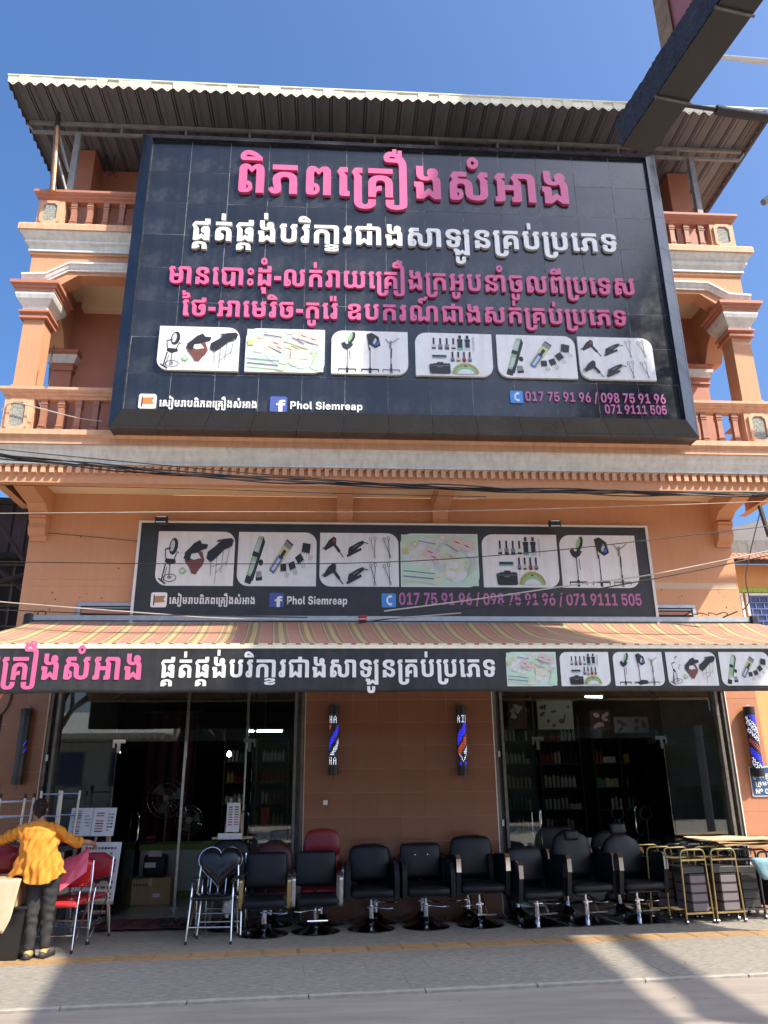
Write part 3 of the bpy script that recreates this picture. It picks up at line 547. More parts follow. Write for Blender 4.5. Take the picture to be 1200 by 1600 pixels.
'i843':[[48,-204,48,516,205,516,207,447,231,479,269,507,296,518,357,527,399,523,438,512,473,493,504,467,529,436,551,398,566,356,576,309,579,258,576,207,567,159,551,117,530,79,504,48,474,23,438,4,399,-7,356,-11,323,-9,294,-1,267,11,244,28,207,77,207,-204],[313,116,343,121,369,133,384,146,406,182,417,230,419,258,413,312,406,335,384,370,369,383,343,396,313,400,281,396,254,382,238,369,214,333,206,311,200,258,206,206,214,183,238,147,254,134,281,121]],
'i1359':[[322,-12,263,-7,210,9,163,34,123,69,90,112,64,164,46,223,34,290,31,363,34,437,46,504,64,564,90,616,123,659,163,694,210,719,263,734,322,739,382,734,435,719,482,694,521,659,554,616,580,564,599,504,610,437,614,363,610,290,599,223,580,163,554,112,521,68,482,34,435,8,382,-7],[322,119,351,122,376,132,398,148,416,171,431,199,443,233,456,315,458,363,451,456,443,494,431,528,416,556,398,579,376,595,351,605,322,609,294,605,269,595,247,579,228,556,213,528,193,456,188,412,188,315,193,271,213,199,228,171,247,148,269,132,294,122]],
'i1360':[[91,0,91,131,576,131,576,0],[426,728,426,0,267,0,266,578,98,472,98,614,278,728]],
'i1366':[[114,0,413,591,64,591,64,728,580,728,580,594,281,0]],
'i1364':[[321,-11,271,-8,224,2,181,18,144,41,111,68,85,101,65,139,51,181,45,227,200,227,205,196,218,169,244,140,261,130,290,119,322,115,356,119,385,131,415,158,435,196,442,242,435,289,427,309,402,342,385,355,357,367,324,371,296,369,270,363,248,352,229,338,215,320,205,299,55,299,77,728,554,728,554,596,223,596,212,439,230,456,274,480,326,492,386,491,417,485,447,475,475,461,525,423,564,373,589,313,595,281,597,246,594,198,582,154,563,113,537,77,505,47,467,22,423,4,375,-7]],
'i1374':[[318,738,370,734,419,724,463,706,501,682,534,652,561,617,581,578,593,534,597,487,594,447,586,409,572,370,529,290,331,0,155,0,383,327,418,327,392,294,374,278,351,265,322,256,286,253,240,256,198,266,161,282,128,305,100,332,78,364,61,402,51,443,48,488,52,535,63,578,82,618,108,653,140,682,178,706,221,724,267,734],[323,611,290,607,261,595,244,583,218,551,207,521,203,488,207,455,218,425,244,393,261,381,290,369,323,366,355,369,384,381,401,393,426,425,438,455,442,488,438,521,426,551,401,583,384,595,355,607]],
'i1373':[[327,-10,274,-7,226,4,182,22,143,46,110,75,84,110,64,150,52,194,48,241,51,280,59,319,73,357,116,438,313,728,489,728,262,401,227,401,253,434,271,449,294,462,323,471,359,474,405,471,446,461,484,445,517,423,545,396,567,363,583,326,593,285,597,240,593,193,581,149,562,110,536,75,505,45,467,21,424,4,378,-7],[322,116,355,120,383,132,414,159,426,176,438,206,442,240,438,273,426,302,414,320,383,346,355,358,322,362,290,358,261,346,230,320,218,302,206,273,203,240,206,206,218,176,244,145,261,132,290,120]],
'i1455':[[372,762,138,-109,1,-109,235,762]],
'i1367':[[322,-12,268,-9,218,0,173,14,134,34,101,58,74,87,55,120,43,156,39,196,41,228,49,257,61,284,78,308,99,329,124,347,153,361,219,378,175,388,136,406,105,431,81,463,67,499,63,541,66,579,77,613,95,644,120,672,151,695,187,714,228,728,273,736,322,739,372,737,417,728,458,715,494,696,525,673,549,645,567,614,578,579,582,541,577,499,563,463,539,432,508,407,470,389,425,378,492,361,520,347,545,329,566,308,583,284,596,257,603,228,606,196,602,156,590,120,570,87,543,58,510,34,471,14,426,0,376,-9],[322,105,355,108,383,118,407,134,425,154,436,179,439,208,436,237,424,262,406,283,383,299,354,310,322,313,290,310,261,299,238,283,220,262,209,237,205,208,209,179,220,154,237,134,261,118,289,108],[322,433,351,436,376,445,396,459,411,477,421,500,424,526,421,553,411,575,396,594,376,608,351,616,322,619,293,616,268,608,248,594,233,575,223,553,220,526,223,500,233,477,248,459,269,445,293,436]],
'i647':[[367,516,367,392,9,392,9,516],[103,0,105,609,111,637,122,661,137,681,156,698,180,711,208,720,241,726,367,728,367,604,291,601,274,592,264,575,261,549,261,0]],
'i300':[[50,0,50,728,222,728,539,204,520,160,514,394,514,728,679,728,679,0,506,0,178,544,208,560,215,317,215,0]],
'i1561':[[235,308,194,311,157,319,123,334,93,354,68,380,48,409,33,444,24,481,21,523,24,564,33,602,48,636,68,666,93,691,123,712,157,727,194,736,235,739,276,736,313,727,347,712,377,691,402,666,422,636,437,602,446,564,449,523,446,481,437,444,422,410,402,380,377,355,347,334,313,319,276,311],[235,409,259,412,280,423,297,439,310,461,318,489,321,523,318,556,310,585,297,607,280,624,259,634,235,637,211,634,191,624,173,607,160,585,152,556,149,523,152,489,160,461,173,439,190,422,211,412]],
'i161':[[50,0,50,728,215,728,215,441,505,441,505,728,671,728,671,0,505,0,505,300,215,300,215,0]],
'i2':[[3,0,255,728,472,728,725,0,540,0,358,600,342,661,387,661,291,333,183,0],[171,147,171,278,557,278,557,147]],
'i234':[[29,0,29,133,120,133,120,595,29,595,29,728,375,728,375,595,285,595,285,133,375,133,375,0]],
'i384':[[50,0,50,728,346,728,399,724,447,714,490,698,528,675,559,647,584,614,603,575,614,532,617,485,613,438,602,396,583,358,556,325,524,298,485,276,441,259,391,250,337,247,150,247,150,378,335,378,370,381,399,391,423,407,441,428,452,454,456,485,452,515,441,541,423,562,399,578,370,588,335,591,215,591,215,0],[460,0,296,329,468,329,635,0]],
}
TEXTS = {
'title':(6986,[('k74',0,0,0),('k105',612,-29,1),('k75',683,0,0),('k74',1360,0,0),('k131',2042,0,0),('k220',2360,0,0),('k51',2626,0,0),('k123',3316,0,0),('k53',3609,0,0),('k83',4308,0,0),('k137',5204,-29,1),('k308',5292,0,0),('k53',6287,0,0)]),
'supply':(14087,[('k73',0,0,0),('k185',634,-26,1),('k65',705,0,0),('k146',1320,-29,1),('k73',1397,0,0),('k185',2031,-26,1),('k53',2102,0,0),('k146',2691,30,1),('k70',2801,0,0),('k78',3495,0,0),('k106',3859,-29,1),('k236',3874,0,0),('k184',4858,0,1),('k78',4858,0,0),('k250',5237,0,0),('k53',6237,0,0),('k302',6936,0,0),('k85',8207,0,0),('k117',9045,-255,1),('k69',9146,0,0),('k220',9832,0,0),('k51',10098,0,0),('k70',10788,0,0),('k146',11377,-29,1),('k220',11482,0,0),('k70',11748,0,0),('k131',12442,0,0),('k75',12759,0,0),('k67',13437,0,0)]),
'retail':(18652,[('k288',0,0,0),('k69',993,0,0),('k131',1679,0,0),('k278',1997,0,0),('k139',2996,0,0),('k60',3404,0,0),('k115',4018,-26,1),('k137',4003,30,1),('k16',4095,0,0),('k79',4417,0,0),('k49',5396,0,0),('k146',6009,-29,1),('k292',6087,0,0),('k77',6784,0,0),('k131',7779,0,0),('k220',8096,0,0),('k51',8362,0,0),('k123',9053,0,0),('k53',9345,0,0),('k220',10044,0,0),('k49',10310,0,0),('k86',11001,0,0),('k117',11592,-26,1),('k70',11703,0,0),('k276',12396,0,0),('k137',13386,0,1),('k54',13386,0,0),('k117',13980,-26,1),('k79',14079,0,0),('k74',15058,0,0),('k109',15670,-29,1),('k220',15740,0,0),('k70',16006,0,0),('k131',16700,0,0),('k67',17018,0,0),('k83',17668,0,0)]),
'origin':(17785,[('k133',0,0,0),('k66',332,0,0),('k16',1037,0,0),('k308',1359,0,0),('k131',2354,0,0),('k76',2672,0,0),('k78',3366,0,0),('k106',3730,-29,1),('k54',3745,0,0),('k16',4438,0,0),('k49',4760,0,0),('k117',5374,-26,1),('k131',5451,0,0),('k78',5768,0,0),('k143',6205,-29,1),('k3',6147,0,0),('k91',6407,0,0),('k70',7098,0,0),('k49',7792,0,0),('k78',8483,0,0),('k64',8862,0,0),('k150',9776,-29,1),('k250',10157,0,0),('k53',11156,0,0),('k83',11855,0,0),('k49',12839,0,0),('k146',13452,-29,1),('k220',13530,0,0),('k51',13796,0,0),('k70',14487,0,0),('k146',15076,-29,1),('k220',15181,0,0),('k70',15447,0,0),('k131',16140,0,0),('k75',16458,0,0),('k67',17135,0,0)]),
'page':(10677,[('k131',0,0,0),('k83',317,0,0),('k127',1301,0,0),('k76',1606,0,0),('k292',2300,0,0),('k70',2997,0,0),('k74',3691,0,0),('k105',4303,-29,1),('k75',4373,0,0),('k74',5050,0,0),('k131',5733,0,0),('k220',6050,0,0),('k51',6316,0,0),('k123',7007,0,0),('k53',7299,0,0),('k83',7999,0,0),('k137',8895,-29,1),('k308',8982,0,0),('k53',9978,0,0)]),
'plate_a':(3849,[('k75',0,0,0),('k117',611,-26,1),('k76',677,0,0),('k105',1266,-29,1),('k80',1371,0,0),('k65',1781,0,0),('k204',2415,-26,1),('k70',2473,0,0),('k117',3087,-26,1),('k74',3167,0,0),('k148',3780,-29,1)]),
'plate_b':(3259,[('k220',0,0,0),('k49',266,0,0),('k115',880,-26,1),('k76',957,0,0),('k67',1651,0,0),('k109',2240,-29,1),('k3',2301,0,0),('k177',2561,0,0)]),
'pink':(706,[('k56',0,0,0)]),
'phol':(7260,[('i375',0,0,0),('i670',666,0,0),('i790',1291,0,0),('i751',1909,0,0),('i397',2521,0,0),('i689',3213,0,0),('i614',3498,0,0),('i766',4096,0,0),('i852',5020,0,0),('i614',5436,0,0),('i507',6033,0,0),('i843',6625,0,0)]),
'ph1':(14663,[('i1359',0,0,0),('i1360',665,0,0),('i1366',1329,0,0),('i1366',2282,0,0),('i1364',2947,0,0),('i1374',3900,0,0),('i1360',4564,0,0),('i1374',5517,0,0),('i1373',6182,0,0),('i1455',7135,0,0),('i1359',7817,0,0),('i1374',8481,0,0),('i1367',9146,0,0),('i1366',10099,0,0),('i1364',10763,0,0),('i1374',11716,0,0),('i1360',12381,0,0),('i1374',13334,0,0),('i1373',13999,0,0)]),
'ph2':(7102,[('i1359',0,0,0),('i1366',655,0,0),('i1360',1309,0,0),('i1374',2242,0,0),('i1360',2897,0,0),('i1360',3551,0,0),('i1360',4206,0,0),('i1364',5139,0,0),('i1359',5793,0,0),('i1364',6448,0,0)]),
'ph3':(22436,[('i1359',0,0,0),('i1360',655,0,0),('i1366',1309,0,0),('i1366',2242,0,0),('i1364',2897,0,0),('i1374',3830,0,0),('i1360',4484,0,0),('i1374',5417,0,0),('i1373',6072,0,0),('i1455',7005,0,0),('i1359',7667,0,0),('i1374',8321,0,0),('i1367',8976,0,0),('i1366',9909,0,0),('i1364',10563,0,0),('i1374',11496,0,0),('i1360',12151,0,0),('i1374',13084,0,0),('i1373',13739,0,0),('i1455',14672,0,0),('i1359',15333,0,0),('i1366',15988,0,0),('i1360',16642,0,0),('i1374',17575,0,0),('i1360',18230,0,0),('i1360',18885,0,0),('i1360',19539,0,0),('i1364',20472,0,0),('i1359',21127,0,0),('i1364',21781,0,0)]),
'f':(387,[('i647',0,0,0)]),
'no':(3401,[('i300',0,0,0),('i1561',729,0,0),('i1359',1468,0,0),('i1360',2112,0,0),('i1364',2757,0,0)]),
'ha':(1448,[('i161',0,0,0),('i2',720,0,0)]),
'hair':(2507,[('i161',0,0,0),('i2',720,0,0),('i234',1448,0,0),('i384',1853,0,0)]),
'seven':(645,[('i1366',0,0,0)]),
}

# ---------------------------------------------------------------- material set
pm('peach_paint', (0.61, 0.305, 0.160), 0.75, var=0.08, vs=1.3, bump=0.15, bs=90, streak=0.05, dirt=0.20)
pm('peach_band', (0.70, 0.395, 0.235), 0.7, var=0.09, vs=3, bump=0.12, bs=80, streak=0.16, dirt=0.12)
pm('terracotta_paint', (0.47, 0.195, 0.12), 0.65, var=0.08, vs=3, bump=0.1, bs=80)
pm('baluster_paint', (0.37, 0.165, 0.10), 0.6, var=0.12, vs=9, bump=0.1, rnd=0.1)
pm('grey_moulding', (0.76, 0.76, 0.70), 0.5, var=0.07, vs=4, bump=0.1, streak=0.18, dirt=0.08)
pm('cream_paint', (0.56, 0.43, 0.29), 0.75, var=0.07, vs=2)
pm('soffit_paint', (0.82, 0.66, 0.46), 0.8, var=0.05, vs=1.5)
pm('carved_stone', (0.30, 0.31, 0.27), 0.85, var=0.5, vs=38, bump=1.0, bs=55)
pm('brown_tile', (0.25, 0.112, 0.062), 0.22, var=0.06, vs=3, bump=0.03, bs=20, rnd=0.05, rv=0.06)
pm('peach_tile', (0.50, 0.23, 0.13), 0.3, var=0.06, vs=3, rnd=0.04)
pm('grout', (0.50, 0.29, 0.18), 0.9)
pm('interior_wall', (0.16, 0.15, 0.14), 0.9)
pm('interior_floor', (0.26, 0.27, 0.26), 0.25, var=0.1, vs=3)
pm('aluminium', (0.42, 0.44, 0.44), 0.4, metal=0.7, var=0.15, vs=9)
pm('shutter_steel', (0.16, 0.15, 0.135), 0.55, metal=0.4, var=0.35, vs=10, streak=0.3)
pm('white_frame', (0.72, 0.72, 0.70), 0.5, var=0.06)
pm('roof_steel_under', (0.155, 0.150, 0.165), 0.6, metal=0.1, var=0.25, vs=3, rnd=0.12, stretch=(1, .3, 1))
pm('roof_truss', (0.26, 0.26, 0.25), 0.6, var=0.25, vs=8)
pm('fringe_cream', (0.80, 0.74, 0.54), 0.55, var=0.12, vs=15, rnd=0.08)
pm('fringe_dark', (0.12, 0.11, 0.13), 0.6, var=0.2, vs=15)
pm('copper_pole', (0.42, 0.22, 0.11), 0.35, metal=0.8, var=0.3, vs=14)
pm('cladding', (0.016, 0.019, 0.025), 0.2, var=0.35, vs=2.2, rnd=0.22, dirt=0.17, spec=0.7, rv=0.1, streak=0.3, bump=0.02, bs=3)
pm('cladding_frame', (0.020, 0.023, 0.030), 0.2, var=0.3, vs=2.5, rnd=0.1, dirt=0.14, spec=0.7, rv=0.1)
pm('cladding_seam', (0.25, 0.25, 0.25), 0.8, var=0.8, vs=9)
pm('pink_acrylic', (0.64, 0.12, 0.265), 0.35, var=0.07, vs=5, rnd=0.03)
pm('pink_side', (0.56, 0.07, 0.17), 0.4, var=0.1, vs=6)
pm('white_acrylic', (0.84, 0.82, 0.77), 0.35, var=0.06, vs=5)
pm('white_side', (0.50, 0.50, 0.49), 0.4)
pm('violet_print', (0.47, 0.15, 0.33), 0.5, var=0.06)
pm('card_white', (0.78, 0.77, 0.74), 0.35, var=0.05, vs=6, streak=0.1)
pm('banner_black', (0.030, 0.030, 0.031), 0.42, var=0.3, vs=5, dirt=0.14, streak=0.3, spec=0.5, bump=0.25, bs=7)
pm('sign_black', (0.030, 0.030, 0.031), 0.45, var=0.2, vs=4, dirt=0.06)
for nm, c in {'ink_black': (0.018, 0.018, 0.02), 'ink_grey': (0.22, 0.23, 0.24), 'ink_pale': (0.50, 0.54, 0.53), 'ink_brown': (0.17, 0.055, 0.04),
              'ink_mint': (0.50, 0.70, 0.52), 'ink_green': (0.27, 0.47, 0.22), 'ink_yellow': (0.56, 0.55, 0.24), 'ink_cream': (0.64, 0.63, 0.48),
              'ink_rose': (0.66, 0.52, 0.48), 'ink_violet': (0.24, 0.14, 0.32), 'ink_blue': (0.05, 0.12, 0.42), 'ink_teal': (0.16, 0.38, 0.37),
              'ink_gold': (0.33, 0.31, 0.07), 'ink_orange': (0.78, 0.20, 0.04), 'ink_red': (0.45, 0.03, 0.03), 'logo_blue': (0.06, 0.10, 0.34), 'phone_blue': (0.06, 0.28, 0.68), 'plate_blue': (0.03, 0.09, 0.22), 'flag_tan': (0.45, 0.24, 0.10)}.items():
    pm(nm, c, 0.45, var=0.08, vs=8)
pm('steel_tube', (0.55, 0.55, 0.54), 0.3, metal=0.85, var=0.15, vs=12)
pm('chrome', (0.78, 0.78, 0.80), 0.08, metal=1.0, var=0.05, vs=8)
pm('dark_chrome', (0.36, 0.36, 0.38), 0.16, metal=1.0, var=0.1, vs=8)
pm('gold_metal', (0.50, 0.38, 0.17), 0.28, metal=0.9, var=0.15, vs=10)
pm('black_vinyl', (0.009, 0.0105, 0.015), 0.42, var=0.2, vs=7, bump=0.12, bs=160, spec=0.32)
pm('black_gloss_vinyl', (0.012, 0.012, 0.014), 0.2, var=0.1, vs=6, spec=0.5)
pm('black_plastic', (0.016, 0.016, 0.017), 0.4, var=0.2)
pm('red_vinyl', (0.42, 0.018, 0.022), 0.25, var=0.1, vs=6, spec=0.6)
pm('dark_red_vinyl', (0.26, 0.015, 0.02), 0.3, var=0.12, vs=6)
pm('brown_vinyl', (0.085, 0.022, 0.020), 0.4, var=0.12, vs=7, bump=0.1, bs=120)
pm('bright_red_vinyl', (0.66, 0.03, 0.035), 0.15, var=0.06, vs=5, spec=0.8)
pm('pink_plastic', (0.62, 0.10, 0.17), 0.25, var=0.08, vs=7)
pm('cardboard', (0.42, 0.28, 0.15), 0.85, var=0.12, vs=6, bump=0.15, bs=40)
pm('cardboard_pale', (0.56, 0.43, 0.28), 0.85, var=0.1, vs=6, bump=0.15, bs=40)
pm('wood_pale', (0.48, 0.36, 0.22), 0.6, var=0.2, vs=8, stretch=(4, 4, .5))
pm('paper', (0.66, 0.68, 0.70), 0.6, var=0.05)
pm('shirt', (0.62, 0.235, 0.02), 0.8, var=0.07, vs=10, bump=0.25, bs=180)
pm('trousers', (0.028, 0.027, 0.027), 0.85, var=0.2, vs=12, bump=0.25, bs=160)
pm('skin', (0.36, 0.19, 0.12), 0.5, var=0.08, vs=12)
pm('hair', (0.020, 0.008, 0.007), 0.6, var=0.5, vs=40, stretch=(1, 1, .25), bump=0.8, bs=70, spec=0.25)
pm('sock', (0.42, 0.30, 0.10), 0.8, var=0.1)
pm('shoe', (0.05, 0.045, 0.045), 0.6, var=0.2)
pm('mat_red', (0.10, 0.035, 0.028), 0.9, var=0.4, vs=14, bump=0.6, bs=60)
pm('rubber', (0.015, 0.015, 0.015), 0.6)
pm('granite', (0.275, 0.252, 0.210), 0.65, var=0.55, vs=17, bump=0.5, bs=120, rnd=0.03, stretch=(.6, 2.6, 1), dirt=0.30)
pm('tactile', (0.36, 0.225, 0.105), 0.65, var=0.14, vs=10, bump=0.2, bs=90, rnd=0.07)
pm('kerb', (0.36, 0.325, 0.275), 0.8, var=0.2, vs=8, bump=0.3, bs=60)
pm('asphalt', (0.30, 0.258, 0.213), 0.85, var=0.2, vs=2.6, bump=0.25, bs=160, stretch=(.3, 1.8, 1), dirt=0.30)
pm('subsoil', (0.20, 0.18, 0.15), 0.95, var=0.2)
pm('cable', (0.014, 0.014, 0.015), 0.5)
pm('cable_pale', (0.42, 0.38, 0.32), 0.5)
pm('counter_white', (0.45, 0.47, 0.43), 0.4, var=0.06)
pm('counter_green', (0.17, 0.25, 0.03), 0.4, var=0.06)
pm('maroon_cloth', (0.07, 0.012, 0.03), 0.8, var=0.3, vs=6, stretch=(6, 6, .5))
pm('shelf_dark', (0.035, 0.035, 0.036), 0.5, var=0.2)
pm('plastic_wrap', (0.40, 0.42, 0.45), 0.12, var=0.35, vs=18, bump=0.7, bs=22, spec=0.9)
for nm, c in {'bottle_white': (0.50, 0.50, 0.46), 'bottle_cream': (0.46, 0.42, 0.26), 'bottle_yellow': (0.40, 0.32, 0.06), 'bottle_green': (0.07, 0.22, 0.13), 'bottle_black': (0.02, 0.02, 0.02), 'bottle_red': (0.22, 0.04, 0.03)}.items():
    pm(nm, c, 0.35, var=0.08)
pm('drawer_mauve', (0.17, 0.14, 0.15), 0.5, var=0.06)
pm('neighbour_yellow', (0.62, 0.33, 0.13), 0.8, var=0.05)
pm('neighbour_lime', (0.35, 0.46, 0.06), 0.7)
pm('clay_tile', (0.42, 0.20, 0.13), 0.8, var=0.2, vs=10, rnd=0.12)
pm('grille_blue', (0.18, 0.22, 0.50), 0.5, var=0.06)
pm('pane_blue', (0.025, 0.045, 0.13), 0.15, var=0.2)
pm('shed_sheet', (0.055, 0.030, 0.028), 0.7, var=0.3, vs=5, rnd=0.15)
pm('shed_lattice', (0.085, 0.065, 0.035), 0.7, var=0.2)
pm('shed_dark', (0.018, 0.014, 0.013), 0.8)
pm('flat_grey', (0.20, 0.20, 0.21), 0.7, var=0.1)
pm('pylon_pink', (0.44, 0.16, 0.145), 0.5, var=0.06, vs=2)
pm('pylon_trim', (0.30, 0.20, 0.12), 0.8, var=0.35, vs=14, bump=0.8, bs=26)
pm('pylon_black', (0.020, 0.018, 0.020), 0.4, var=0.25, vs=3)
pm('pylon_texture', (0.028, 0.028, 0.034), 0.45, var=0.95, vs=60, bump=1.0, bs=120, dirt=0.25)
pm('leaf', (0.045, 0.055, 0.028), 0.6, rnd=0.2)
pm('bark', (0.10, 0.08, 0.06), 0.9)
pm('house_wall', (0.42, 0.40, 0.34), 0.8)
pm('house_roof', (0.50, 0.48, 0.42), 0.7)
pm('cloth_blue', (0.20, 0.36, 0.42), 0.7, var=0.1, bump=0.4, bs=30)
glass_mat('glass', (0.86, 0.89, 0.88), 0.045)
glass_mat('glass_edge', (0.35, 0.62, 0.58), 0.15)
def emi(name, col, st):
    m = bpy.data.materials.new(name); m.use_nodes = True
    b = m.node_tree.nodes["Principled BSDF"]
    b.inputs["Base Color"].default_value = (*col, 1)
    b.inputs["Emission Color"].default_value = (*col, 1)
    b.inputs["Emission Strength"].default_value = st
    MATS[name] = m
emi('tube_light', (0.85, 0.95, 1.0), 9.0)
emi('led_blue', (0.03, 0.03, 1.0), 1.3)
emi('led_white', (0.70, 0.76, 1.0), 1.1)
emi('led_red', (1.0, 0.15, 0.07), 0.5)
pm('led_off', (0.035, 0.04, 0.05), 0.3)

def awning_material():
    m = bpy.data.materials.new('awning_canvas'); m.use_nodes = True
    nt = m.node_tree; N, L = nt.nodes, nt.links; b = N["Principled BSDF"]
    b.inputs["Roughness"].default_value = 0.85
    tc = N.new("ShaderNodeTexCoord"); sx = N.new("ShaderNodeSeparateXYZ")
    uv = N.new("ShaderNodeUVMap")
    L.new(uv.outputs[0], sx.inputs[0])
    mu = N.new("ShaderNodeMath"); mu.operation = 'MULTIPLY'; mu.inputs[1].default_value = 1 / 0.345
    fr = N.new("ShaderNodeMath"); fr.operation = 'FRACT'
    L.new(sx.outputs[0], mu.inputs[0]); L.new(mu.outputs[0], fr.inputs[0])
    cr = N.new("ShaderNodeValToRGB"); cr.color_ramp.interpolation = 'CONSTANT'
    sal = (0.38, 0.175, 0.12, 1); yel = (0.46, 0.34, 0.14, 1); oli = (0.20, 0.165, 0.10, 1); rd = (0.36, 0.14, 0.09, 1)
    st = [(0, sal), (.34, oli), (.40, yel), (.45, oli), (.50, rd), (.55, oli), (.60, yel), (.78, oli), (.84, rd), (.88, oli), (.92, yel), (.95, sal)]
    e = cr.color_ramp.elements
    e[0].position = 0; e[0].color = st[0][1]; e[1].position = st[1][0]; e[1].color = st[1][1]
    for p, c in st[2:]:
        q = e.new(p); q.color = c
    L.new(fr.outputs[0], cr.inputs[0])
    nz = N.new("ShaderNodeTexNoise"); nz.inputs["Scale"].default_value = 1.6; nz.inputs["Detail"].default_value = 8
    L.new(tc.outputs["Object"], nz.inputs["Vector"])
    rm = N.new("ShaderNodeMapRange"); rm.inputs[1].default_value = .35; rm.inputs[2].default_value = .7; rm.inputs[3].default_value = 0.0; rm.inputs[4].default_value = 0.28
    L.new(nz.outputs[0], rm.inputs[0])
    mx = N.new("ShaderNodeMix"); mx.data_type = 'RGBA'; mx.inputs[7].default_value = (0.30, 0.24, 0.18, 1)
    L.new(rm.outputs[0], mx.inputs[0]); L.new(cr.outputs[0], mx.inputs[6])
    L.new(mx.outputs[2], b.inputs["Base Color"])
    n2 = N.new("ShaderNodeTexNoise"); n2.inputs["Scale"].default_value = 5; n2.inputs["Detail"].default_value = 4
    L.new(tc.outputs["Object"], n2.inputs["Vector"])
    bp = N.new("ShaderNodeBump"); bp.inputs["Strength"].default_value = 0.3; bp.inputs["Distance"].default_value = 0.03
    L.new(n2.outputs[0], bp.inputs["Height"]); L.new(bp.outputs[0], b.inputs["Normal"])
    MATS['awning_canvas'] = m
awning_material()

# ================================================================ GROUND, PAVEMENT, ROAD
SWA = radians(4.6)          # the pavement edge runs at a slight angle to the shop front
def sw(u, w, z=0.0):        # pavement coordinates -> world
    c, s = cos(SWA), sin(SWA)
    return (0.86 + u * c - w * s, -1.80 + u * s + w * c, z)
def sw_quad(mb, u0, u1, w0, w1, z0, z1, m=0):
    pts = [sw(u0, w0), sw(u1, w0), sw(u1, w1), sw(u0, w1)]
    mb.prism([(p[0], p[1]) for p in pts], 'z', z0, z1, m)
g = M(); g.add([(-400, -400, -.16), (400, -400, -.16), (400, 400, -.16), (-400, 400, -.16)], [(0, 1, 2, 3)])
g.build('ground', 'subsoil', kind='structure')
rd = M()
pts = [sw(-60, -22), sw(60, -22), sw(60, -1.90), sw(-60, -1.90)]
rd.add([(p[0], p[1], -.012) for p in pts], [(0, 1, 2, 3)])
road = rd.build('road', 'asphalt', kind='structure')
bed = M(); sw_quad(bed, -30, 30, -1.785, 3.2, -.15, -.005)
pave = bed.build('pavement', 'subsoil', kind='structure')
# pavers
pw = .60
pv = M(); pv.cbox(-pw / 2 + .0009, pw / 2 - .0009, -pw / 2 + .0009, pw / 2 - .0009, -.03, 0, .0012)
pme = pv.mesh('paver', 'granite')
rows = [-1.48 + .004, -.88 + .004, .452, 1.052, 1.652]
for w in rows[:]:
    for i in range(-12, 16):
        u = i * pw + (.3 if rows.index(w) % 2 else 0)
        x, y, _ = sw(u, w)
        if -7.5 < x < 9.5:
            o = piece('paver', pme, pave, (x, y, random.uniform(-.0012, .0012)), (random.uniform(-.002, .002), random.uniform(-.002, .002), SWA))
pv = M(); pv.cbox(-pw / 2 + .0009, pw / 2 - .0009, -.2, .2, -.03, 0, .0012)
pme2 = pv.mesh('paver', 'granite')
for i in range(-12, 16):
    x, y, _ = sw(i * pw + .1, -.373)
    piece('paver', pme2, pave, (x, y, -.0005), (0, 0, SWA))
# tactile guide tiles with long bars
tt = M(); tt.cbox(-.183, .183, -.148, .148, -.03, 0.001, .002)
for k in range(4):
    y = -.105 + k * .07
    tt.cbox(-.165, .165, y - .016, y + .016, .0008, .0055, .004)
tme = tt.mesh('tactile_tile', 'tactile')
for i in range(-20, 22):
    x, y, _ = sw(i * .372 + .08, -.01)
    piece('tactile_tile', tme, pave, (x, y, random.uniform(0, .001)), (random.uniform(-.003, .003), 0, SWA))
# kerb stones, almost flush
kb = M(); kb.cbox(-.496, .496, -.012, .05, -.14, .0025, .004)
kme = kb.mesh('kerb_stone', 'kerb')
for i in range(-9, 11):
    x, y, _ = sw(i * 1.0 + .3, -1.835)
    piece('kerb_stone', kme, pave, (x, y, random.uniform(-.003, .002)), (0, 0, SWA))

# dry leaf bits and grit lying about
lf = M(); rq = random.Random(21)
for _ in range(150):
    x, y = rq.uniform(-4, 6), rq.uniform(-5.2, -.3); a = rq.uniform(0, 6.3); r_ = rq.uniform(.004, .020); z = .0045
    lf.add([(x + r_ * cos(a), y + r_ * sin(a), z), (x + r_ * .4 * cos(a + 1.7), y + r_ * .4 * sin(a + 1.7), z + .003), (x - r_ * cos(a), y - r_ * sin(a), z), (x + r_ * .4 * cos(a - 1.5), y + r_ * .4 * sin(a - 1.5), z + .001)], [(0, 1, 2, 3)])
o = lf.build('litter', 'bark', kind='stuff'); tag(o, 'dry leaf bits and grit scattered over pavement and road', 'litter')

# ================================================================ SHOPHOUSE
BX0, BX1 = -4.55, 6.20
YF = -1.10            # balcony face
shop = thing('shophouse', 'peach and terracotta three storey shophouse with two balconies and brown tiled ground floor', 'building', (0.83, 0, 0))
def U(mb, prof, x0, x1, yf, yb, m=0):
    """sweep profile [(out, z)] round left side, front, right side"""
    n = len(prof)
    ring = []
    for o, z in prof:
        ring.append([(x0 - o, yb, z), (x0 - o, yf - o, z), (x1 + o, yf - o, z), (x1 + o, yb, z)])
    vs = [p for r in ring for p in r]
    fs = []
    for i in range(n - 1):
        for k in range(3):
            fs.append((i * 4 + k, i * 4 + k + 1, (i + 1) * 4 + k + 1, (i + 1) * 4 + k))
    mb.add(vs, fs, m)
def ring4(mb, prof, x0, x1, y0, y1, m=0):
    vs = []; fs = []
    for o, z in prof:
        vs += [(x0 - o, y0 - o, z), (x1 + o, y0 - o, z), (x1 + o, y1 + o, z), (x0 - o, y1 + o, z)]
    n = len(prof)
    for i in range(n - 1):
        for k in range(4):
            k2 = (k + 1) % 4
            fs.append((i * 4 + k, i * 4 + k2, (i + 1) * 4 + k2, (i + 1) * 4 + k))
    fs.append((3, 2, 1, 0)); fs.append(tuple((n - 1) * 4 + k for k in range(4)))
    mb.add(vs, fs, m)

